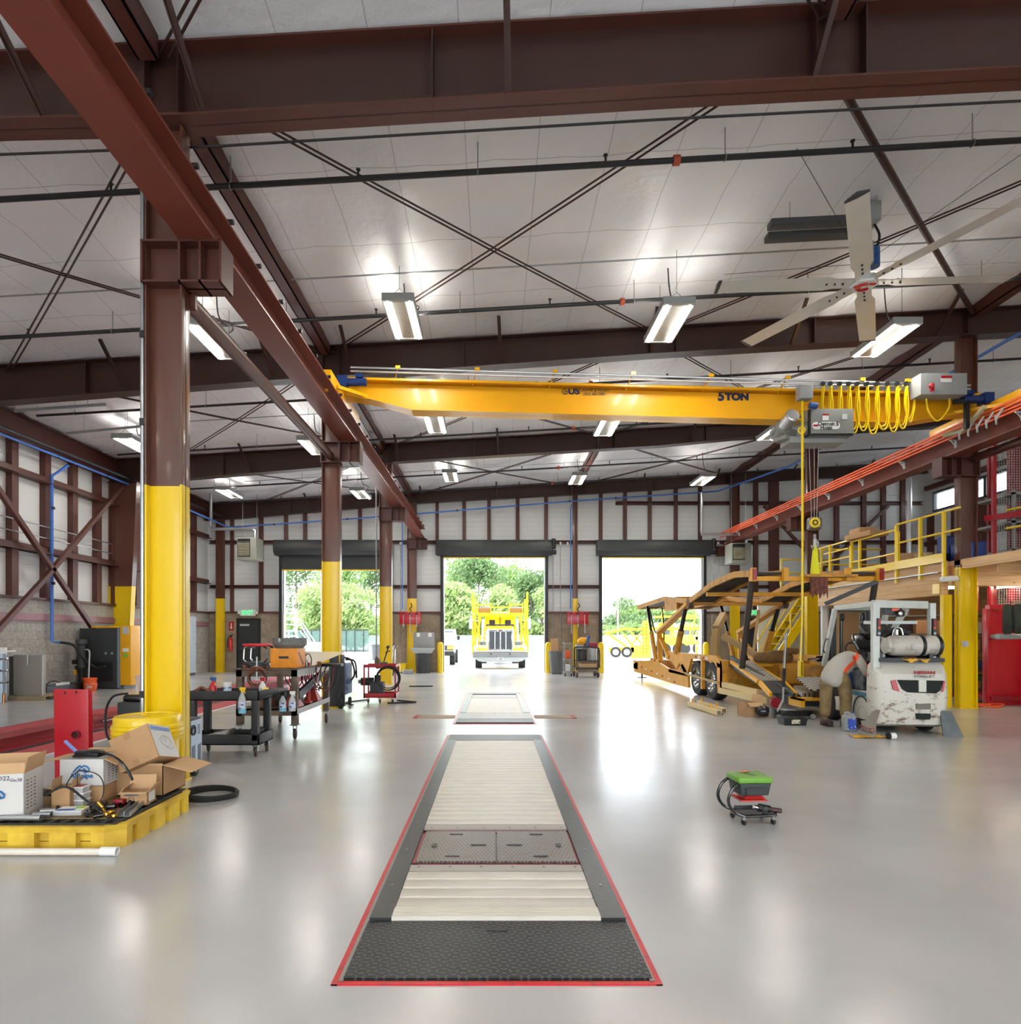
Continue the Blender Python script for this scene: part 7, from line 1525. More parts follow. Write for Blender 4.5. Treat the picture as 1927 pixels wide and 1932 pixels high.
for k, (u, v) in enumerate([(105, 1533), (112, 1524), (168, 1540), (178, 1534), (185, 1544), (172, 1528), (190, 1530), (160, 1532), (232, 1522), (240, 1515), (222, 1517), (246, 1522), (196, 1522), (210, 1527)]):
    g = px_(u, v); a_ = rnd.random()*3; dx, dy = math.cos(a_)*.03, math.sin(a_)*.03
    m = MB().cyl((g.x-dx, g.y-dy, g.z+.02), (g.x+dx, g.y+dy, g.z+.022), .018, n=12).cyl((g.x+dx*.4, g.y+dy*.4, g.z+.02), (g.x+dx*.4-dy*.9, g.y+dy*.4+dx*.9, g.z+.035), .014, n=12).cyl((g.x-dx, g.y-dy, g.z+.02), (g.x-dx*.6, g.y-dy*.6, g.z+.02), .021, n=12)
    tag(m.build('pipe_fitting', BLACKG if k not in (7,) else YEL), 'small '+('black' if k != 7 else 'yellow')+' pipe fitting among the loose parts on the pallet', 'pipe fitting', 'black fittings on the pallet' if k != 7 else 'yellow fitting on the pallet')
for k, (u, v) in enumerate([(202, 1540), (210, 1536), (216, 1543)]):
    g = px_(u, v); tag(MB().cyl((g.x-.02, g.y, g.z+.014), (g.x+.02, g.y+.01, g.z+.014), .013, n=6).cyl((g.x, g.y, g.z+.014), (g.x+.006, g.y-.02, g.z+.02), .009, n=10).build('brass_fitting', mat('gold_brass', (206, 160, 70), .25, metal=.9)), 'shiny brass fitting beside the steel channels on the pallet', 'pipe fitting', 'brass fittings on the pallet')
for k, du in enumerate((0, 12)):
    a, c = px_(228+du, 1541), px_(262+du*.8, 1514); a.z = c.z = zs; t_ = MB(); d_ = (c-a).normalized(); s_ = Vector((d_.y, -d_.x, 0))
    t_.bar(a+Vector((0, 0, .003)), c+Vector((0, 0, .003)), .04, .004).bar(a+s_*.019+Vector((0, 0, .02)), c+s_*.019+Vector((0, 0, .02)), .003, .035).bar(a-s_*.019+Vector((0, 0, .02)), c-s_*.019+Vector((0, 0, .02)), .003, .035)
    tag(t_.build('strut_channel', GALV), 'short galvanized strut channel on the pallet front, '+('left' if k == 0 else 'right')+' one', 'channel', 'strut channels on the pallet')
g = px_(222, 1524); tag(MB().bx(g.x-.04, g.x+.04, g.y, g.y+.05, g.z, g.z+.06).build('red_case', REDD, bevel=.006), 'small red and black case between the fittings and channels', 'case')
for k, (u, v, l_) in enumerate(((22, 1549, .42), (80, 1543, .12), (92, 1536, .1))):
    g = px_(u, v); tag(MB().lathe([(.021, -l_/2), (.021, l_/2), (.017, l_/2), (.017, -l_/2), (.021, -l_/2)], (g.x, g.y, g.z+.024), (1, .1*k, 0), 18, False).build('steel_pipe', GALV), ['long galvanized pipe lying along the pallet front edge', 'short steel pipe stub beside the left white carton', 'second short steel pipe stub behind the first'][k], 'pipe')
hs = MB().tube([px_(92, 1496, .40), px_(125, 1490, .42)+Vector((0, 0, .02)), px_(160, 1508, .33), px_(188, 1530, .24)], .008, 8, sm=6)
tag(hs.build('black_hose', RUBBER), 'black hose arching from the left white carton to a brass end', 'hose')
g = px_(190, 1522, .26); tag(MB().cyl(px_(185, 1514, .28), px_(194, 1524, .245), .012, n=10).cyl(px_(193, 1523, .245), px_(198, 1532, .21), .008, n=8).build('brass_hose_end', mat('gold_brass', (206, 160, 70), .25, metal=.9)), 'brass end fitting of the arching black hose', 'pipe fitting')
q = [P(165, 1420, 4.9), P(195, 1420, 4.85), P(222, 1432, 4.8), P(240, 1452, 4.78), P(250, 1472, 4.76)]
tag(MB().tube(q, .010, 8, sm=6).build('black_hose', BLACKG), 'shiny black hose arching from the middle carton down into the small open carton', 'hose')
tag(MB().tube([P(130, 1520, 4.66), P(126, 1480, 4.68), P(150, 1455, 4.72), P(185, 1462, 4.72), P(196, 1486, 4.68), P(188, 1512, 4.65), P(160, 1522, 4.62)], .004, 6, sm=6).tube([P(146, 1484, 4.65), P(146, 1455, 4.68)], .003, 6).build('thin_cable', RUBBER), 'thin black cable looped in front of the middle white carton', 'cable')
# PVC pipe on the floor
t = thing('pvc_pipe', 'dirty white plastic pipe with coupling on the floor in front of the pallet', 'pipe', (-3.2, 4.16, 0))
MB().lathe([(.024, -.85), (.024, .55), (.020, .55), (.020, -.85), (.024, -.85)], (-3.18, 4.16, .028), (1, 0, 0), 20, False).build('pipe', PVC, t)
MB().lathe([(.030, .50), (.030, .61), (.024, .61), (.022, .50), (.03, .5)], (-3.18, 4.16, .031), (1, 0, 0), 20, False).build('coupling', WHITE, t)
# overpack drum
t = thing('overpack_drum', 'yellow plastic drum with ridged screw lid between the boxes and the nearest column', 'drum', (-3.27, 5.76, 0))
MB().lathe([(0, 0), (.25, 0), (.26, .02), (.262, .2), (.27, .21), (.262, .22), (.268, .52), (0, .52)], (-3.27, 5.76, 0), n=40).build('barrel', YEL, t)
MB().lathe([(0, .52), (.29, .52), (.295, .55), (.302, .56), (.302, .58), (.292, .585), (.304, .60), (.304, .62), (.293, .63), (.304, .645), (.302, .67), (.285, .68), (.285, .74), (.275, .755), (.24, .758), (.235, .748), (0, .752)], (-3.27, 5.76, 0), n=48).build('lid', YEL, t)
MB().rbox((-3.29, 5.73, .76), (.05, .03, .012), .01).build('lid_plug', YEL, t)
t = thing('hose_coil', 'black hose coil on the floor to the right of the yellow pallet', 'hose', (-2.64, 5.68, 0))
for k in range(4): MB().torus((-2.64+.01*k, 5.68-.02*k, .012+.019*k), .235-.012*(k % 2), .0105, (.02*k, .03, 1), n=48).build('hose_loop', RUBBER, t)
# red plate
t = thing('red_lift_plate', 'tall bright red steel plate with two round holes standing behind the pallet', 'steel plate', (-4.3, 6.25, 0))
RP, nt, b, N, LK = nodes_of('unused_red'); 
m = MB(); X0_, X1_, Y_ = -4.48, -4.12, 6.2
m.loft([[(X0_+.012, Y_, .0), (X1_+.0, Y_, .0), (X1_+.02, Y_+.05, .0), (X0_-.02+.03, Y_+.05, 0)], [(X0_, Y_, .96), (X1_-.01, Y_, .955), (X1_+.0, Y_+.05, .95), (X0_, Y_+.05, .96)]]).build('plate', RED, t, bevel=.004)
for (u, v) in ((144, 1386), (140, 1428)):
    c = P(u, v, 6.2); MB().lathe([(.036, -.02), (.046, -.02), (.046, .01), (.036, .01), (.036, -.02)], (c.x, 6.2, c.z), (0, 1, 0), 24, False).build('hole_collar', REDD, t); MB().cyl((c.x, 6.195, c.z), (c.x, 6.199, c.z), .036, n=24).build('hole', mat('hole_dark', (50, 8, 12), .8), t)
for u, v in ((123.5, 1307), (144, 1306)): c = P(u, v, 6.2); MB().rbox((c.x, 6.197, c.z), (.012, .006, .03), .005).build('slot', BLACK, t)

# ================================================================ BY THE NEAREST COLUMN
t = thing('charger_unit', 'silver louvred wheeled charger tucked behind the nearest column', 'charger', (-3.32, 6.55, 0))
MB().bx(-3.46, -3.21, 6.42, 6.68, .1, .62).build('case', BLACK, t, bevel=.01)
MB().bx(-3.21, -3.195, 6.43, 6.67, .12, .60).build('side_panel', mat('silver_blue_panel', (170, 186, 200), .35, metal=.4), t)
for k in range(12):
    z = .15+.016*k; MB().box((-3.193, 6.48, z), (.004, .07, .007), rx=.2).build('louvre', BLACK, t); MB().box((-3.193, 6.61, z), (.004, .07, .007), rx=.2).build('louvre', BLACK, t)
for k in range(6): MB().box((-3.193, 6.60, .45+.018*k), (.004, .05, .007)).build('louvre', BLACK, t)
MB().torus((-3.19, 6.47, .5), .05, .006, (1,0,0)).torus((-3.185, 6.47, .49), .04, .006, (1,0,0)).build('cord', RUBBER, t)
MB().cyl((-3.24, 6.55, .06), (-3.20, 6.55, .06), .06, n=20).build('wheel', RUBBER, t); MB().cyl((-3.2, 6.55, .06), (-3.196, 6.55, .06), .025, n=16).build('hub', STEEL, t)
t = thing('shop_heater', 'black boxy machine with a hose left of the nearest column, behind the drum', 'machine', (-5.15, 8.6, 0))
MB().box((-5.02, 8.6, .36), (.36, .4, .46)).build('case', mat('charcoal_case', (48, 50, 52), .5), t, bevel=.03)
MB().rbox((-5.02, 8.6, .63), (.28, .3, .1), .04).build('bag', BLACKG, t, bevel=.02); MB().box((-4.86, 8.45, .80), (.16, .02, .34), ry=-.25).build('clipboard', mat('pale_pink_sheet', (196, 170, 160), .6), t)
MB().tube([(-5.1, 8.5, .70), (-5.28, 8.45, .66), (-5.38, 8.45, .45), (-5.33, 8.4, .12), (-5.2, 8.4, .02)], .016, 8, sm=6).build('hose', RUBBER, t)
MB().box((-5.02, 8.6, .065), (.32, .36, .12)).build('skid', BLACK, t)
# ---- black utility cart
t = thing('utility_cart', 'black plastic two shelf utility cart beside the nearest column', 'cart', (-3.33, 7.77, 0))
BC = mat('cart_black', (34, 36, 37), .5, var=.1, vs=12)
cx0, cx1, cy0, cy1 = -3.80, -2.90, 7.53, 8.0
def traym(z, dp):
    k = MB(); k.bx(cx0, cx1, cy0, cy1, z, z+.02).bx(cx0, cx1, cy0, cy0+.025, z, z+dp).bx(cx0, cx1, cy1-.025, cy1, z, z+dp).bx(cx0, cx0+.025, cy0, cy1, z, z+dp).bx(cx1-.025, cx1, cy0, cy1, z, z+dp); return k
traym(.70, .12).build('top_tray', BC, t, bevel=.006); traym(.15, .13).build('bottom_tray', BC, t, bevel=.006)
MB().loft([[(cx1, cy0, .74), (cx1, cy1, .74), (cx1, cy1, .82), (cx1, cy0, .82)], [(cx1+.22, cy0+.05, .80), (cx1+.22, cy1-.05, .80), (cx1+.22, cy1-.05, .83), (cx1+.22, cy0+.05, .83)]]).build('handle_shelf', BC, t, bevel=.01)
for x in (cx0+.02, cx1-.10):
    for y in (cy0+.0, cy1-.08): MB().bx(x, x+.08, y, y+.08, .2, .72).build('leg', BC, t, bevel=.006)
def caster(par, x, y, r, zt_, w_=.03, rz=0.0):
    c = MB().box((x, y, zt_-.006), (.07, .07, .012)).box((x-.024, y, zt_-.04), (.006, .04, .08)).box((x+.024, y, zt_-.04), (.006, .04, .08)).build('caster_fork', STEEL, par)
    MB().lathe([(0, -w_/2), (r*.8, -w_/2), (r, -w_/2+.008), (r, w_/2-.008), (r*.8, w_/2), (0, w_/2)], (x, y, r), (1, rz, 0), 22).build('caster_wheel', mat('caster_brown', (62, 48, 42), .6), c)
for x in (cx0+.08, cx1-.06):
    for y in (cy0+.05, cy1-.05): caster(t, x, y, .062, .15, .034, .25)
def bottle(name, lab, x, y, z, h_, r_, body, trig, liquid=None, cat='spray bottle', label=True):
    t_ = thing(name, lab, cat, (x, y, z))
    MB().lathe([(0, 0), (r_, .004), (r_, h_*.5), (r_*.85, h_*.58), (r_*.4, h_*.74), (r_*.32, h_*.8), (0, h_*.8)], (x, y, z), n=18).build('bottle', body, t_)
    if liquid: MB().cyl((x, y, z+.003), (x, y, z+h_*.2), r_*1.01, n=18).build('liquid', liquid, t_)
    if trig: MB().cyl((x, y, z+h_*.8), (x, y, z+h_*.86), r_*.42, n=12).box((x+.004, y, z+h_*.92), (.07, .022, .035)).bar((x+.02, y, z+h_*.9), (x+.035, y, z+h_*.74), .016, .01).build('trigger', trig, t_, bevel=.003)
    if label: MB().cyl((x, y, z+h_*.18), (x, y, z+h_*.46), r_*1.02, n=18).build('label_patch', mat('label_blue_white', (200, 210, 228), .4, rgb2=(60, 70, 130), vs=30, lo=.55, hi=.6), t_)
    return t_
tp_z = .721
g = P(402, 1300, 7.75); bottle('spray_bottle', 'red spray bottle with blue trigger on the black cart', g.x, 7.75, tp_z, .26, .045, mat('red_bottle', (206, 26, 30), .25, coat=.3), BLUE, label=False)
g = P(429, 1300, 7.8); t_ = thing('wipes_tub', 'white and blue wipes tub on the black cart', 'tub', (g.x, 7.8, tp_z)); MB().cyl((g.x, 7.8, tp_z), (g.x, 7.8, tp_z+.17), .05, n=24).build('tub', WHITE, t_); MB().cyl((g.x, 7.8, tp_z+.03), (g.x, 7.8, tp_z+.13), .0505, n=24).build('label_patch', mat('label_sky', (210, 220, 235), .4, rgb2=(36, 110, 180), vs=18, lo=.5, hi=.54), t_)
MB().cyl((g.x, 7.8, tp_z+.17), (g.x, 7.8, tp_z+.185), .052, n=24).build('lid', WHITE, t_)
g = P(458, 1350, 7.49); bottle('spray_bottle', 'clear spray bottle with yellow trigger hanging on the front of the black cart', g.x, 7.475, .55, .33, .046, CLEAR, mat('yellow_trigger', (240, 200, 30), .4), mat('blue_liquid', (120, 190, 215), .2))
bottle('spray_bottle', 'blue liquid spray bottle hanging at the far side of the cart handle', -2.80, 8.08, .50, .26, .045, CLEAR, BLACK, mat('blue_liquid', (120, 190, 215), .2)); bottle('spray_bottle', 'white labelled bottle hanging behind the cart handle', -2.68, 8.1, .5, .27, .045, CLEAR, WHITE)
bottle('spray_bottle', 'pale spray bottle with red trigger standing at the right end of the black cart', -2.98, 7.85, tp_z, .25, .045, WHITE, RED)
tag(MB().cyl((-3.02, 7.63, .75), (-2.93, 7.60, .77), .03, n=16).build('spray_can', CHROME), 'spray can lying on the right end of the black cart', 'can'); tag(MB().box((-2.86, 7.62, .845), (.08, .03, .02), rz=.5).build('yellow_sponge', YEL), 'small yellow tool on the cart handle shelf', 'tool')
tag(MB().tube([(-3.74, 7.62, .81), (-3.68, 7.66, .85), (-3.60, 7.62, .83), (-3.55, 7.68, .80)], .02, 6, sm=4).build('rag', COPPER), 'brown rag on the left end of the black cart', 'cloth')
tag(MB().loft([[(-3.66, 7.58, .19), (-3.38, 7.58, .19), (-3.38, 7.85, .19), (-3.66, 7.85, .19)], [(-3.62, 7.60, .26), (-3.30, 7.60, .33), (-3.30, 7.8, .33), (-3.62, 7.8, .26)]]).build('plastic_bundle', mat('smoky_plastic', (140, 138, 134), .25, bump=.8, bs=18)), 'crumpled clear plastic bundle on the lower cart shelf', 'plastic wrap')
tag(MB().rbox((-3.03, 7.8, .25), (.14, .2, .16), .03).build('black_bucket', BLACK), 'black bucket on the lower shelf of the cart', 'bucket')

# ---- steel work table with its load
t = thing('work_table', 'worn steel work table on casters between the first two left columns', 'table', (-3.28, 9.7, 0))
TX0, TX1, TY0, TY1, TZ = -3.75, -2.86, 8.86, 10.62, 1.03
MB().bx(TX0-.02, TX1+.02, TY0-.03, TY1+.02, TZ-.02, TZ).build('table_top', RUSTY, t, bevel=.003)
MB().bx(TX0, TX1, TY0, TY0+.05, TZ-.12, TZ-.02).bx(TX0, TX0+.05, TY0, TY1, TZ-.12, TZ-.02).bx(TX0, TX1, TY1-.05, TY1, TZ-.12, TZ-.02).build('apron', RUSTY, t)
MB().bx(TX1-.05, TX1+.003, TY0, TY1, TZ-.12, TZ-.02).bx(TX1-.05, TX1+.003, TY0, TY1, .36, .44).build('side_rail', STEEL, t)
MB().bx(TX0, TX1, TY0, TY1, .42, .44).bx(TX0, TX1, TY0, TY0+.05, .34, .44).build('lower_shelf', RUSTY, t)
for x in (TX0, TX1-.09):
    for y in (TY0, TY1-.09):
        MB().bx(x, x+.09, y, y+.09, .21, TZ-.02).build('leg', RUSTY, t, bevel=.004)
        MB().bx(x-.015, x+.105, y-.015, y+.105, .20, .212).build('caster_plate', STEEL, t); caster(t, x+.045, y+.045, .075, .20, .045, .15)
MB().bar((TX1-.03, 9.0, .62), (TX1-.03, 10.5, .94), .05, .12).build('diagonal_brace', BLACK, t)
# orange box with slots
t = thing('orange_step_box', 'orange steel box with a slot standing on the work table', 'box', (-3.17, 9.12, TZ))
MB().bx(-3.37, -2.98, 8.92, 9.34, TZ+.001, TZ+.29).build('box', ORBOX, t, bevel=.012); MB().bx(-3.24, -3.10, 8.914, 8.92, TZ+.14, TZ+.175).build('slot', BLACK, t)
MB().poly([(-2.979, 8.98, TZ+.22), (-2.979, 9.02, TZ+.24), (-2.979, 9.24, TZ+.06), (-2.979, 9.2, TZ+.03)], (.003, 0, 0)).build('slot', COPPER, t)
t = thing('drain_pan', 'round grey drain pan sitting on the orange box', 'pan', (-3.17, 9.14, TZ+.295))
MB().lathe([(0, 0), (.20, 0), (.225, .03), (.245, .05), (.245, .15), (.225, .15), (.22, .06), (0, .03)], (-3.16, 9.16, TZ+.292), n=40).build('pan', mat('pan_grey', (120, 118, 116), .6, var=.12, vs=14), t)
MB().cyl((-3.22, 8.88, TZ+.40), (-3.24, 8.93, TZ+.42), .02, n=12).build('spout', LGREY, t)
# red creeper stool
t = thing('red_stool', 'red topped rolling stool standing on the work table in front of the door', 'stool', (-3.55, 9.1, TZ))
MB().rbox((-3.53, 9.15, TZ+.335), (.38, .3, .04), .02).build('seat', mat('stool_red', (206, 30, 40), .35), t, bevel=.008)
for y in (9.02, 9.28):
    for s_ in (-1, 1): MB().tube([(-3.53+s_*.12, y, TZ+.31), (-3.53+s_*.16, y, TZ+.29), (-3.53+s_*.17, y, TZ+.2), (-3.53+s_*.17, y, TZ+.12), (-3.53+s_*.13, y, TZ+.09)], .011, 8, sm=5).build('tube_leg', CHROME if s_ < 0 else BLACKG, t)
MB().bx(-3.70, -3.36, 9.0, 9.3, TZ+.07, TZ+.085).bx(-3.66, -3.42, 9.02, 9.28, TZ+.012, TZ+.07).build('tray', BLACK, t)
for x, y in ((-3.70, 9.0), (-3.38, 9.0)): MB().cyl((x-.012, y, TZ+.03), (x+.012, y, TZ+.03), .03, n=14).build('caster_wheel', mat('caster_brown', (62, 48, 42), .6), t)
# sheet metal leaning across the table
t = thing('sheet_metal', 'large shiny sheet of metal lying aslant on the rear of the work table', 'sheet', (-2.9, 10.3, TZ))
MB().poly([(-3.60, 9.5, TZ+.01), (-2.80, 9.5, TZ+.01), (-2.58, 10.6, TZ+.19), (-3.45, 10.7, TZ+.20)], (0, 0, .006)).build('sheet', mat('sheet_metal_shine', (228, 222, 206), .3, metal=.45), t)
tag(MB().box((-2.68, 10.1, TZ-.01), (.34, .2, .05)).build('clamp_block', BLACK, bevel=.01), 'black clamp block at the right rear edge of the work table', 'clamp')
# tools beside the orange box
t = thing('air_grinder', 'red and black pneumatic tools lying beside the orange box', 'tool', (-2.92, 9.45, TZ))
MB().cyl((-2.92, 9.40, TZ+.02), (-2.92, 9.40, TZ+.14), .025, n=12).cyl((-2.89, 9.42, TZ+.0), (-2.90, 9.42, TZ+.10), .02, n=12).build('motor', STEEL, t); MB().cyl((-2.87, 9.5, TZ+.03), (-2.95, 9.5, TZ+.03), .03).cyl((-2.94, 9.38, TZ+.14), (-2.90, 9.36, TZ+.22), .025).build('grip', mat('seat_red', (190, 40, 36), .4), t)
MB().tube([(-2.92, 9.4, TZ+.14), (-2.86, 9.4, TZ+.20), (-2.82, 9.42, TZ+.12), (-2.83, 9.44, TZ+.02)], .008, 6, sm=5).build('cord', BLACK, t)
tag(MB().cyl((-2.80+.03, 9.62, TZ+.035), (-2.80+.045, 9.66, TZ+.035), .035, n=18).build('abrasive_disc', mat('brown_disc', (132, 78, 48), .7)), 'round brown abrasive disc lying at the table edge', 'disc')
tag(MB().cyl((-3.66, 8.95, TZ+.002), (-3.64, 8.95, TZ+.04), .035, n=14).build('brown_roll', COPPER), 'small brown roll at the left front corner of the work table', 'roll')
# welding cable coil on a post
t = thing('welding_cable', 'brown welding cable coiled on a bar clamp at the front of the work table', 'cable', (-3.42, 8.78, .7))
for k in range(6): MB().torus((-3.42+.012*math.sin(k*2), 8.79+.004*k, .93-.03*(k % 3)), .125+.006*(k % 2), .009, (.05*k-.1, 1, .05), n=32, k=6).build('cable_loop', COPPER if k < 4 else mat('cable_black', (40, 30, 30), .5), t)
MB().bx(-3.435, -3.415, 8.80, 8.815, .86, 1.20).box((-3.425, 8.80, 1.06), (.05, .03, .02)).box((-3.40, 8.80, .87), (.10, .03, .02)).build('bar_clamp', LGREY, t)
t = thing('cable_tangle', 'tangle of dark red and black leads hanging inside the work table', 'cable', (-3.1, 9.8, .5)); rnd.seed(8)
for k in range(9):
    x = -3.3+.07*k; MB().tube([(x, 9.6+.05*k, TZ-.03), (x+.05*rnd.random(), 9.65, .8), (x+.12, 9.7, .62+.05*rnd.random()), (x+.22, 9.75, .75), (x+.24, 9.8, TZ-.03)], .009, 6, sm=5).build('lead', mat('lead_red', (120, 26, 32), .5) if k % 2 else mat('cable_black', (40, 30, 30), .5), t)
# jack stands on the lower shelf
def stand(x, y, z, lab):
    t_ = thing('jack_stand', lab, 'jack stand', (x, y, z), group='red jack stands')
    R_ = mat('jack_red', (168, 44, 36), .45, var=.1, vs=10)
    MB().loft([[(x+sx*.12, y+sy*.12, z) for sx, sy in ((-1,-1),(1,-1),(1,1),(-1,1))], [(x+sx*.05, y+sy*.05, z+.16) for sx, sy in ((-1,-1),(1,-1),(1,1),(-1,1))], [(x+sx*.045, y+sy*.045, z+.30) for sx, sy in ((-1,-1),(1,-1),(1,1),(-1,1))]]).build('base', R_, t_)
    MB().bx(x-.05, x+.05, y-.05, y+.05, z+.30, z+.32).cyl((x, y, z+.3), (x, y, z+.34), .03).build('head', RUSTY, t_); MB().tube([(x+.05, y, z+.2), (x+.11, y, z+.26), (x+.10, y, z+.14)], .009, 6, sm=4).build('ratchet_handle', BLACK, t_)
stand(-3.02, 9.2, .441, 'red jack stand on the lower table shelf, nearest of the two'); stand(-3.0, 10.1, .441, 'red jack stand on the lower table shelf, farther one')
tag(MB().cyl((-2.93, 9.62, .442), (-2.93, 9.62, .72), .035).box((-2.93, 9.62, .46), (.1, .12, .03)).build('bottle_jack', mat('jack_red', (168, 44, 36), .45)), 'slim red bottle jack between the two jack stands', 'jack')
cbox(-3.45, 9.15, .441, .28, .2, .14, .0, 'brown wooden block box on the lower table shelf', m=mat('brown_block', (112, 78, 56), .7)); cbox(-3.3, 9.6, .441, .5, .3, .2, 0, 'dark tool box on the lower table shelf behind the block', m=DGREY)

for o_ in bpy.data.objects:
    if o_.name in ('orange_step_box', 'drain_pan'): o_.location.x += .095
# ---- blue welder behind the second column and the red cart
t = thing('welder', 'blue welding machine on wheels with a red hood beside the second column', 'welder', (-3.05, 12.9, 0))
MB().box((-3.10, 12.95, .60), (.36, .7, .66)).build('case', mat('welder_blue', (60, 104, 160), .35, rgb2=(40, 60, 96), vs=5), t, bevel=.02)
MB().box((-3.10, 12.60, .5), (.38, .04, .9)).build('rack', BLACK, t); MB().rbox((-3.12, 12.8, 1.02), (.26, .3, .18), .03).build('feeder', DGREY, t)
MB().loft([[(-3.25, 12.7, 1.12), (-3.0, 12.7, 1.12), (-3.0, 13.0, 1.12), (-3.25, 13.0, 1.12)], [(-3.2, 12.8, 1.30), (-3.12, 12.8, 1.30), (-3.12, 12.9, 1.30), (-3.2, 12.9, 1.30)]]).build('hood', REDD, t, bevel=.02)
MB().cyl((-3.02, 12.62, .17), (-2.96, 12.62, .17), .17, n=26).build('wheel', RUBBER, t); MB().cyl((-2.96, 12.62, .17), (-2.95, 12.62, .17), .07, n=18).build('hub', STEEL, t); MB().cyl((-2.98, 13.25, .09), (-2.94, 13.25, .09), .09).build('wheel', RUBBER, t)
MB().tube([(-3.0, 12.9, 1.05), (-2.86, 12.95, .98), (-2.80, 13.0, .7), (-2.88, 13.0, .55)], .02, 8, sm=6).tube([(-3.0, 13.0, 1.0), (-2.82, 13.1, .95), (-2.78, 13.1, .6)], .02, 8, sm=6).build('lead', RUBBER, t)
bpy.data.objects['welder'].location.x -= .17
t = thing('red_tool_cart', 'red open tool cart with pump and coiled hose near the third left column', 'cart', (-2.55, 13.8, 0))
a0, a1, b0_, b1_ = -2.89, -2.17, 13.5, 14.0
for x in (a0, a1-.03):
    for y in (b0_, b1_-.03): MB().bx(x, x+.03, y, y+.03, .12, .83).build('upright', RED, t)
MB().bx(a0, a1, b0_, b1_, .80, .81).bx(a0, a1, b0_, b0_+.01, .80, .87).bx(a0, a1, b1_-.01, b1_, .80, .87).bx(a1-.01, a1, b0_, b1_, .8, .87).build('top_tray', RED, t)
MB().bx(a0, a1, b0_, b1_, .15, .16).bx(a0, a1, b0_, b0_+.01, .13, .23).bx(a0, a1, b1_-.01, b1_, .13, .23).bx(a1-.01, a1, b0_, b1_, .13, .23).build('bottom_tray', RED, t)
for x in (a0+.1, (a0+a1)/2, a1-.08): caster(t, x, b0_+.04, .05, .13, .03, .3)
t = thing('hydraulic_pump', 'dark pump and motor sitting in the red tool cart', 'pump', (-2.6, 13.75, .16))
MB().box((-2.62, 13.74, .32), (.3, .26, .3)).build('tank', DGREY, t, bevel=.01); MB().cyl((-2.98, 13.7, .48), (-2.7, 13.7, .48), .09, n=18).cyl((-2.62, 13.74, .47), (-2.62, 13.74, .62), .07, n=16).build('motor', BLACK, t); MB().cyl((-3.04, 13.7, .48), (-2.98, 13.7, .48), .05).build('fan_cap', STEEL, t)
t = thing('hose_coil', 'large coil of black hose hung on the red tool cart', 'hose', (-2.32, 13.44, .1))
for k in range(6): MB().torus((-2.33+.01*math.sin(k), 13.44-.018*(k % 3), .55+.012*(k % 4)), .25+.012*(k % 3)-.01*k*.5, .012, (.04*k-.1, 1, .08*math.cos(k)), n=40, k=6).build('hose_loop', RUBBER, t)
tag(MB().cyl((-2.63, 13.7, .90), (-2.60, 13.72, .90), .14, n=24).build('saw_blade', STEEL), 'round steel disc standing on the red cart top', 'disc')
t = thing('lever_tool', 'black upright lever tool standing on the red cart', 'tool', (-2.45, 13.7, .82)); MB().cyl((-2.5, 13.7, .83), (-2.38, 13.7, 1.22), .014).cyl((-2.44, 13.7, 1.12), (-2.33, 13.7, 1.17), .012).cyl((-2.40, 13.7, 1.22), (-2.36, 13.7, 1.28), .03).build('lever', BLACK, t); MB().rbox((-2.46, 13.68, .87), (.16, .12, .1), .03).build('base', RUSTY, t)
line([(-2.2, 13.9, .03), (-1.9, 13.8, .02), (-1.75, 13.65, .02), (-2.05, 13.55, .02), (-2.35, 13.45, .02)], .018, RUBBER, 'floor_hose', 'black hose looped on the floor right of the red cart', 'hose', sm=6)
tag(MB().cyl((-2.5, 18.0, .02), (-1.8, 18.0, .02), .018).build('floor_bar', BLACK), 'black bar lying on the floor behind the red cart', 'bar')
line([(-3.0, 13.0, .03), (-3.3, 13.6, .02), (-2.9, 14.2, .02)], .016, RUBBER, 'floor_hose', 'black cable on the floor between the welder and the red cart', 'hose', sm=6)

# ================================================================ BACK WALL OBJECTS
t = thing('parts_washer', 'grey parts washer with raised lid on a dark drum by the back wall', 'parts washer', (-2.87, 24.7, 0))
MB().lathe([(0, 0), (.28, 0), (.31, .72), (.32, .74), (.32, .78), (0, .78)], (-2.87, 24.7, 0), n=26).build('drum', mat('drum_charcoal', (60, 62, 64), .5), t)
MB().loft([[(-3.2, 24.45, .80), (-2.54, 24.45, .80), (-2.54, 24.95, .80), (-3.2, 24.95, .80)], [(-3.34, 24.35, 1.02), (-2.40, 24.35, 1.02), (-2.40, 25.05, 1.02), (-3.34, 25.05, 1.02)]]).build('basin', LGREY, t)
MB().bx(-3.30, -2.44, 25.02, 25.08, 1.03, 1.66).build('lid', mat('washer_grey', (150, 150, 150), .4, metal=.4), t, bevel=.02)
MB().box((-3.1, 25.0, 1.55), (.14, .01, .16)).box((-2.62, 25.0, 1.55), (.14, .01, .16)).build('label_patch', WHITE, t)
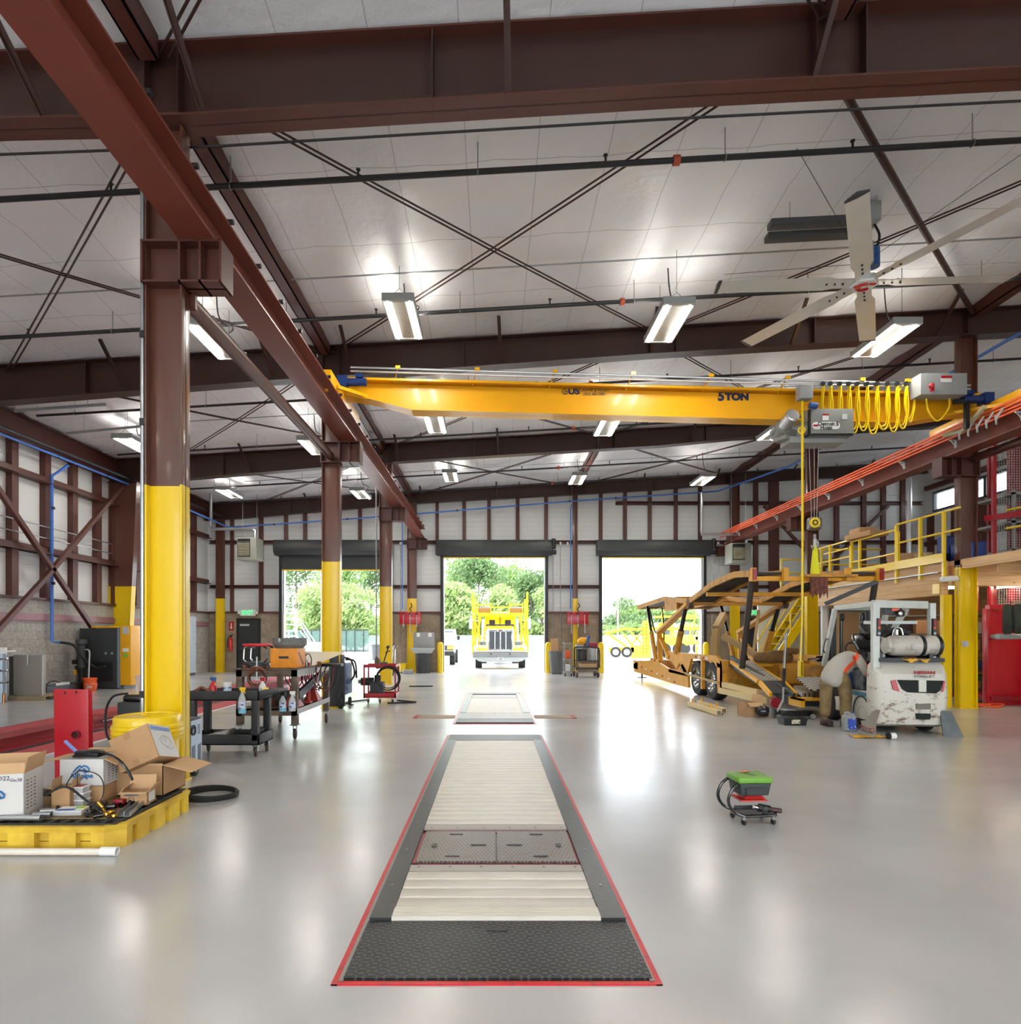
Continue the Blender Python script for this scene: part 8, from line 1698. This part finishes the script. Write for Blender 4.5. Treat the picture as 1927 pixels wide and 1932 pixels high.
for k, (xa_, lab) in enumerate(((-3.85, 'left of the middle doorway above the parts washer'), (3.0, 'right of the middle doorway above the loaded cart'))):
    t = thing('hose_reel_cabinet', 'red hose reel box '+lab, 'hose reel', (xa_+.45, 24.95, 1.95), group='red hose reel boxes')
    MB().bx(xa_, xa_+.86, 24.85, 25.05, 1.98, 2.48).build('cabinet', RED, t, bevel=.01)
    for q in range(3):
        MB().sph((xa_+.16+.27*q, 24.84, 2.40), .045, 10, (1, .5, 1)).build('hose_guide', BLACK, t); MB().cyl((xa_+.16+.27*q, 24.83, 2.38), (xa_+.17+.27*q, 24.83, 2.0-.25*((q+k) % 2)), .014, n=6).cyl((xa_+.17+.27*q, 24.83, 2.0-.25*((q+k) % 2)), (xa_+.17+.27*q, 24.83, 1.86-.25*((q+k) % 2)), .022, n=8).build('hose_drop', LGREY, t)
    MB().tube([(xa_+.5, 24.9, 2.48), (xa_+.42, 24.9, 2.6), (xa_+.5, 24.9, 2.72), (xa_+.45, 24.95, 2.85)], .02, 6, sm=5).build('supply_hose', RUBBER, t)
t = thing('trash_can', 'grey round trash can with cardboard sticking out, left of the loaded cart', 'trash can', (2.5, 24.2, 0))
MB().lathe([(0, 0), (.25, 0), (.31, .80), (.33, .81), (.33, .88), (.30, .88), (.29, .7), (0, .7)], (2.5, 24.2, .03), n=28).build('bin', mat('bin_grey', (96, 98, 100), .55), t); MB().box((2.42, 24.3, 1.1), (.3, .03, .6), ry=-.08).build('cardboard_sheet', CARDI, t)
for a_ in range(4): MB().cyl((2.5+.2*math.cos(a_*1.57+.8), 24.2+.2*math.sin(a_*1.57+.8), .0), (2.5+.2*math.cos(a_*1.57+.8), 24.2+.2*math.sin(a_*1.57+.8), .05), .03).build('caster_wheel', RUBBER, t)
t = thing('service_cart', 'loaded black service cart with push handle right of the trash can', 'cart', (3.45, 22.2, 0))
s_ = F/22.0; qx = lambda u: (u-U0)/s_
MB().tube([(qx(1084), 21.9, .4), (qx(1083), 21.9, .95), (qx(1088), 21.9, 1.1), (qx(1122), 21.9, 1.08), (qx(1130), 21.9, .98), (qx(1130), 21.9, .35)], .025, 8, sm=3).build('push_handle', BLACK, t)
MB().bx(qx(1086), qx(1129), 21.9, 22.7, .30, .36).bx(qx(1086), qx(1129), 21.9, 22.7, .58, .61).build('shelf', BLACK, t)
for x in (qx(1088), qx(1128)):
    for y in (21.95, 22.65): caster(t, x, y, .1, .26, .05, .3); MB().bx(x-.02, x+.02, y-.02, y+.02, .25, 1.0).build('upright', BLACK, t)
for k, (u, w_, z, h_, m, nm_, lab) in enumerate([(1100, .5, .615, .4, DGREY, 'grey_canister', 'dark canister on the service cart'), (1121, .4, .615, .45, LGREY, 'silver_tank', 'silver tank on the right side of the service cart'), (1112, .62, .361, .16, PLY, 'wood_offcut', 'wooden board on the lowest shelf of the service cart')]):
    x = qx(u); tag((MB().cyl((x, 22.3, z), (x, 22.3, z+h_), w_*.4, n=20) if k < 2 else MB().bx(x-w_/2, x+w_/2, 22.0, 22.6, z, z+h_)).build(nm_, m, bevel=.01), lab, 'container' if k < 2 else 'wood')
tag(MB().sph((qx(1102), 22.3, 1.30), .2, 16, (1, .8, .8)).build('yellow_helmet', mat('helmet_amber', (240, 170, 30), .4)), 'amber yellow shade on top of the loaded service cart', 'helmet')
tag(MB().bar((qx(1108), 22.2, 1.1), (qx(1113), 22.2, 1.5), .14, .1).build('blue_canister', BLUE), 'blue can leaning on top of the loaded service cart', 'can'); tag(MB().rbox((qx(1120), 22.3, 1.17), (.36, .3, .18), .06).build('red_bag', mat('bag_red', (150, 40, 60), .6), bevel=.03), 'red bag on top of the loaded service cart', 'bag')
tag(MB().rbox((qx(1095), 22.1, 1.10), (.3, .3, .2), .05).build('chrome_tool', STEEL, bevel=.02), 'chrome grinder head on the left top of the service cart', 'tool')
t = thing('shelf_trolley', 'small grey shelf trolley with orange jug beside the service cart', 'cart', (qx(1077), 22.9, 0))
for x in (qx(1070)*1.0, qx(1083)*1.0):
    for y in (22.7, 23.3): MB().bx(x, x+.03, y, y+.03, .08, 1.25).build('upright', GREYP, t)
for z in (.12, .6, 1.2): MB().bx(qx(1070), qx(1084), 22.7, 23.33, z, z+.03).build('shelf', GREYP, t)
for x in (qx(1071), qx(1083)): MB().cyl((x-.02, 22.72, .05), (x+.02, 22.72, .05), .05).build('caster_wheel', RUBBER, t)
tag(MB().rbox((qx(1077), 22.95, .80), (.2, .2, .32), .04).build('orange_jug', ORANGE, bevel=.02), 'orange jug on the small grey shelf trolley', 'jug'); tag(MB().rbox((qx(1077), 22.95, .30), (.2, .2, .28), .04).build('white_jug', WHITE, bevel=.02), 'white jug on the lowest trolley shelf', 'jug')
t = thing('yellow_bucket', 'small yellow bucket on the floor between the third and farthest left columns', 'bucket', (ux(761, 24.9), 24.9, 0)); MB().lathe([(0, 0), (.13, 0), (.16, .34), (.17, .35), (.15, .35), (.12, .05), (0, .05)], (ux(761, 24.6), 24.6, .05), n=22).build('bucket', YEL, t); MB().cyl((ux(761, 24.6), 24.6, 0), (ux(761, 24.6), 24.6, .05), .12).build('base', DGREY, t)
tag(MB().lathe([(.1, 0), (.2, .0), (.22, .03), (.22, .14), (.2, .17), (.1, .17), (.1, 0)], (ux(770, 24.2), 24.2, 0), n=24, cap=False).build('small_tire', GREYP), 'small grey tire lying on the floor beside the yellow bucket', 'tire')
t = thing('hand_truck', 'chrome hand truck leaning behind the third left column', 'hand truck', (ux(742, 23), 23, 0)); MB().tube([(ux(738, 23), 23, .1), (ux(740, 23), 23.2, 1.0), (ux(745, 23), 23.2, 1.12), (ux(750, 23), 23.2, 1.10)], .02, 8, sm=4).tube([(ux(744, 23), 23, .1), (ux(744, 23), 23.2, 1.0)], .02, 8).build('frame', CHROME, t); MB().cyl((ux(741, 23), 23, .12), (ux(742.5, 23), 23, .12), .12).build('wheel', RUBBER, t)
t = thing('grey_cabinet', 'grey electrical box on the block wall right of the right doorway', 'electrical box', (ux(1347, 25.3), 25.3, 1.2)); MB().bx(ux(1341, 25.4), ux(1351, 25.4), 25.3, 25.44, 1.0, 1.48).build('case', LGREY, t, bevel=.01)
# ================================================================ LEFT WALL OBJECTS
# electrical panels beside the corner column
t = thing('electrical_cabinet', 'tall light grey electrical panel at the back left beside the corner column', 'electrical cabinet', (-11.5, 23.2, 0))
MB().bx(-11.88, -11.48, 22.9, 23.5, .1, 2.25).build('cabinet', mat('panel_blue_grey', (176, 186, 194), .4), t, bevel=.01); MB().bx(-11.86, -11.5, 22.86, 22.9, 1.35, 1.75).build('meter_box', LGREY, t)
MB().bx(-11.86, -11.5, 22.95, 23.45, 0, .1).build('plinth', DGREY, t)
for dx in (0, .12): MB().tube([(-11.76+dx, 23.1, 2.25), (-11.76+dx, 23.1, 3.0), (-11.80+dx, 22.2, 3.7), (-11.85+dx*.5, 22.0, 4.3)], .045, 8).build('conduit', GALV, t)
t = thing('electrical_box', 'pair of small grey boxes on the left wall before the tall panel', 'electrical box', (-11.7, 21.3, 1.0))
MB().bx(-11.88, -11.72, 21.2, 21.4, 1.3, 1.6).bx(-11.88, -11.72, 20.9, 21.5, .9, 1.2).build('case', LGREY, t, bevel=.01); MB().tube([(-11.8, 21.2, .9), (-11.8, 21.25, .5), (-11.8, 21.3, .1)], .02, 6).tube([(-11.8, 20.95, 1.2), (-11.8, 20.9, 2.3)], .02, 6).build('conduit', GALV, t)
# compressor
D0 = 17.3; s_ = F/D0; cxx = lambda u: (u-U0)/s_
t = thing('air_compressor', 'black and yellow rotary air compressor cabinet against the left wall', 'air compressor', (-11.1, 17.6, 0))
X0c, X1c = cxx(150), cxx(222)
CB = mat('compressor_black', (50, 54, 54), .45)
MB().bx(X0c, X1c, 17.3, 18.5, .02, 1.72).build('cabinet', CB, t, bevel=.012)
MB().bx(X1c, X1c+.06, 17.28, 18.5, .02, 1.74).build('corner_strip', mat('strip_blue_grey', (120, 136, 150), .4), t)
MB().bx(X1c+.06, X1c+.36, 17.32, 18.5, .10, 1.80).build('yellow_door', YELC, t, bevel=.012)
MB().bx(X0c+.3, X1c+.30, 17.34, 18.4, 1.73, 1.78).build('yellow_lid', YELC, t, bevel=.01)
MB().bx(X0c+.25, X0c+.95, 17.285, 17.30, .22, .74).bx(X0c+.03, X0c+.22, 17.285, 17.3, .9, 1.4).build('vent_opening', BLACK, t)
MB().bx(X0c+.02, X1c, 17.29, 17.3, .78, .79).build('seam', BLACK, t); MB().bx(X1c+.15, X1c+.30, 17.29, 17.32, 1.55, 1.76).build('control_display', LGREY, t); MB().bx(X1c+.14, X1c+.3, 17.30, 17.32, 1.05, 1.15).build('label_patch', WHITE, t); MB().bx(X1c+.16, X1c+.27, 17.30, 17.32, .9, 1.0).build('label_patch', mat('lime', (200, 230, 40), .5), t)
for q in (.72, .9): MB().bx(X0c+q, X0c+q+.06, 17.285, 17.3, .98, 1.04).build('label_patch', GREYP, t)
MB().bx(X1c-.25, X1c+.4, 17.5, 18.4, .0, .12).build('base', LGREY, t)
t = thing('air_filter', 'black cylindrical air filter beside the compressor above the orange bucket', 'filter', (cxx(155), 17.0, .55)); xf = (154-U0)/(F/16.9)
MB().lathe([(0, .0), (.10, .0), (.10, .62), (.14, .66), (.14, .78), (0, .80)], (xf, 16.9, .62), n=20).build('housing', DGREY, t); MB().box((xf-.16, 16.9, .78), (.14, .12, .12)).box((xf-.14, 16.9, .58), (.05, .06, .2)).build('valve', BLACK, t); MB().box((xf-.14, 16.85, .5), (.06, .05, .14)).build('tag', YELC, t)
MB().cyl((xf, 16.9, 0), (xf, 16.9, .62), .03).build('stand', BLACK, t)
MB().tube([(xf+.1, 16.9, 1.12), (xf+.28, 16.8, 1.08), (xf+.34, 16.7, .7), (xf+.34, 16.68, .35)], .02, 8, sm=6).build('drain_tube', LGREY, t)
xb = (169.5-U0)/(F/16.6); t = thing('orange_bucket', 'orange bucket on the floor in front of the black compressor', 'bucket', (xb, 16.6, 0)); MB().lathe([(0, 0), (.145, 0), (.165, .30), (.175, .31), (.175, .36), (.165, .365), (.155, .36), (.14, .04), (0, .04)], (xb, 16.6, 0), n=26).build('bucket', ORANGE, t); MB().cyl((xb+.01, 16.6, .07), (xb+.015, 16.6, .22), .158, .164, n=26).build('label_band', mat('bucket_label', (236, 100, 40), .5, rgb2=(200, 200, 210), vs=16, lo=.56, hi=.6), t)
t = thing('disconnect_box', 'grey disconnect boxes with hanging cables on the yellow wall column', 'electrical box', (-11.0, 18.75, 1.0)); xd = (256-U0)/(F/18.7)
MB().bx(xd-.14, xd+.02, 18.6, 18.75, .95, 1.42).bx(xd+.05, xd+.25, 18.6, 18.75, 1.0, 1.45).build('case', LGREY, t, bevel=.01); MB().tube([(xd+.1, 18.65, 1.0), (xd+.05, 18.65, .6), (xd+.15, 18.6, .2), (xd+.1, 18.6, .02)], .015, 6, sm=5).tube([(xd-.05, 18.65, .95), (xd-.02, 18.65, .7), (xd+.2, 18.6, .4)], .02, 6, sm=5).build('cable', RUBBER, t)
# steel bin on pallet at the left edge
D0 = 14.3; s_ = F/D0; q_ = lambda u: (u-U0)/s_
t = thing('steel_panel_case', 'flat grey steel case standing on a wooden pallet at the left edge', 'case', (q_(47), 14.5, 0))
MB().bx(q_(22), q_(77), 14.35, 14.46, .10, 1.06).build('case', mat('case_taupe', (150, 142, 134), .5, var=.05), t, bevel=.004); MB().bx(q_(22)-.0, q_(77)+.02, 14.33, 14.35, 1.05, 1.075).bx(q_(77), q_(77)+.02, 14.33, 14.35, .1, 1.07).build('edge_trim', LGREY, t)
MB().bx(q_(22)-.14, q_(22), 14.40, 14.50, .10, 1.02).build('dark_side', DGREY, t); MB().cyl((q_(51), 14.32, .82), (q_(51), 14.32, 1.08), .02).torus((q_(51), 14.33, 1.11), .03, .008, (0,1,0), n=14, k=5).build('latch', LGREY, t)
t = thing('wooden_pallet', 'worn wooden pallet under the flat steel case', 'pallet', (q_(50), 14.6, 0)); PW = mat('weathered_wood', (150, 132, 102), .8, var=.15, vs=8)
for k in range(6): MB().bx(q_(14), q_(92), 14.15+.16*k, 14.27+.16*k, .08, .10).build('board', PW, t)
for k in range(3): MB().bx(q_(14), q_(92), 14.15+.42*k, 14.2+.42*k, 0, .08).build('stringer', PW, t)
t = thing('vertical_tank', 'grey blue ribbed vertical tube with chrome clamps at the left edge', 'tank', (q_(4), 13.9, 0)); xq = (4-U0)/(F/13.8)
MB().cyl((xq, 13.8, 0), (xq, 13.8, 1.1), .10, n=22).build('tube', mat('tube_blue_grey', (150, 164, 176), .35, metal=.4), t)
MB().cyl((xq, 13.8, 1.1), (xq, 13.8, 1.24), .09).tube([(xq, 13.8, 1.2), (xq+.12, 13.8, 1.15), (xq+.24, 13.9, 1.16)], .02, 6).build('pump_head', WHITE, t)
for z in (.45, .72, .98): MB().lathe([(.11, -.02), (.125, 0), (.11, .02)], (xq, 13.8, z), n=22, cap=False).build('clamp_ring', CHROME, t)
MB().cyl((xq-.02, 13.8, .5), (xq-.02, 13.8, .95), .104, n=22).build('dark_sleeve', DGREY, t); MB().cyl((xq+.12, 13.7, .0), (xq+.12, 13.7, .2), .035).build('drain_valve', mat('brass', (196, 140, 96), .3, metal=.8), t)
t = thing('battery_tray', 'black tray of white parts on the floor along the left wall by the pallet', 'parts', (q_(110), 15.6, 0)); x_ = -11.6
MB().box((-11.4, 15.9, .12), (.5, 1.4, .24)).build('tray', BLACK, t, bevel=.01); MB().box((-11.2, 15.7, .27), (.2, .5, .06)).build('white_part', LGREY, t); MB().tube([(-11.3, 15.3, .24), (-11.2, 15.5, .36), (-11.15, 15.8, .24)], .012, 6, sm=5).build('cable', RUBBER, t)
for dz, lab in ((4.35, 'upper'), (4.05, 'lower')): line([(XL+.18, 9, dz+.1), (XL+.18, 18.9, dz)], .016, GALV, 'wall_conduit', lab+' thin galvanized conduit along the left wall')
for k in range(4):
    y = 9.8+6.3*k; 
for k, (u, v) in enumerate(((70, 800), (165, 757), (250, 845))):
    pass
t = thing('rack_beam_channel', 'thin grey strut channels hung under the roof at left, before the second light row', 'channel', (-8, 13, 6.9))
for k, (a, c, D_) in enumerate((((28, 775), (200, 763), 13.2), ((122, 818), (270, 804), 15.3), ((195, 853), (275, 848), 17.2))):
    MB().bar(P(*a, D_), P(*c, D_), .05, .05).build('channel', GREYP, t)
    for q in (.25, .8): p = P(*a, D_)+(P(*c, D_)-P(*a, D_))*q; MB().cyl(p, (p.x, p.y, zroof(p.x)), .006, n=4).build('hanger_rod', GALV, t)
# ================================================================ CAMERA, SKY, SUN
cam = bpy.data.cameras.new('camera'); co = bpy.data.objects.new('camera', cam); C.objects.link(co)
co.location = (0, 0, EYE); co.rotation_euler = (PI/2, 0, 0)
cam.sensor_fit = 'HORIZONTAL'; cam.sensor_width = 36; cam.lens = F/1927*36
cam.shift_x = (963.5-U0)/1927; cam.shift_y = (V0-966)/1927; cam.clip_end = 400
sc = bpy.context.scene; sc.camera = co
wd = bpy.data.worlds.new('sky'); sc.world = wd; wd.use_nodes = True
bg = wd.node_tree.nodes['Background']; bg.inputs[0].default_value = (0.86, 0.93, 1.0, 1); bg.inputs[1].default_value = 5.8
sn = bpy.data.lights.new('sun', 'SUN'); so = bpy.data.objects.new('sun', sn); C.objects.link(so)
sn.energy = 1.8; sn.angle = .03; sn.color = (1, .96, .88); so.rotation_euler = (math.radians(38), 0, math.radians(-28)); so.location = (0, 0, 40)
sc.view_settings.view_transform = 'Standard'; sc.view_settings.look = 'None'; sc.view_settings.gamma = 1; sc.view_settings.use_curve_mapping = False
sc.view_settings.exposure = 0.34
sc.cycles.use_denoising = True
sc.cycles.use_adaptive_sampling = True; sc.cycles.adaptive_threshold = 0.1; sc.cycles.adaptive_min_samples = 16; sc.cycles.max_bounces = 4; sc.cycles.diffuse_bounces = 3; sc.cycles.glossy_bounces = 2; sc.cycles.transparent_max_bounces = 6
sc.cycles.sample_clamp_indirect = 6
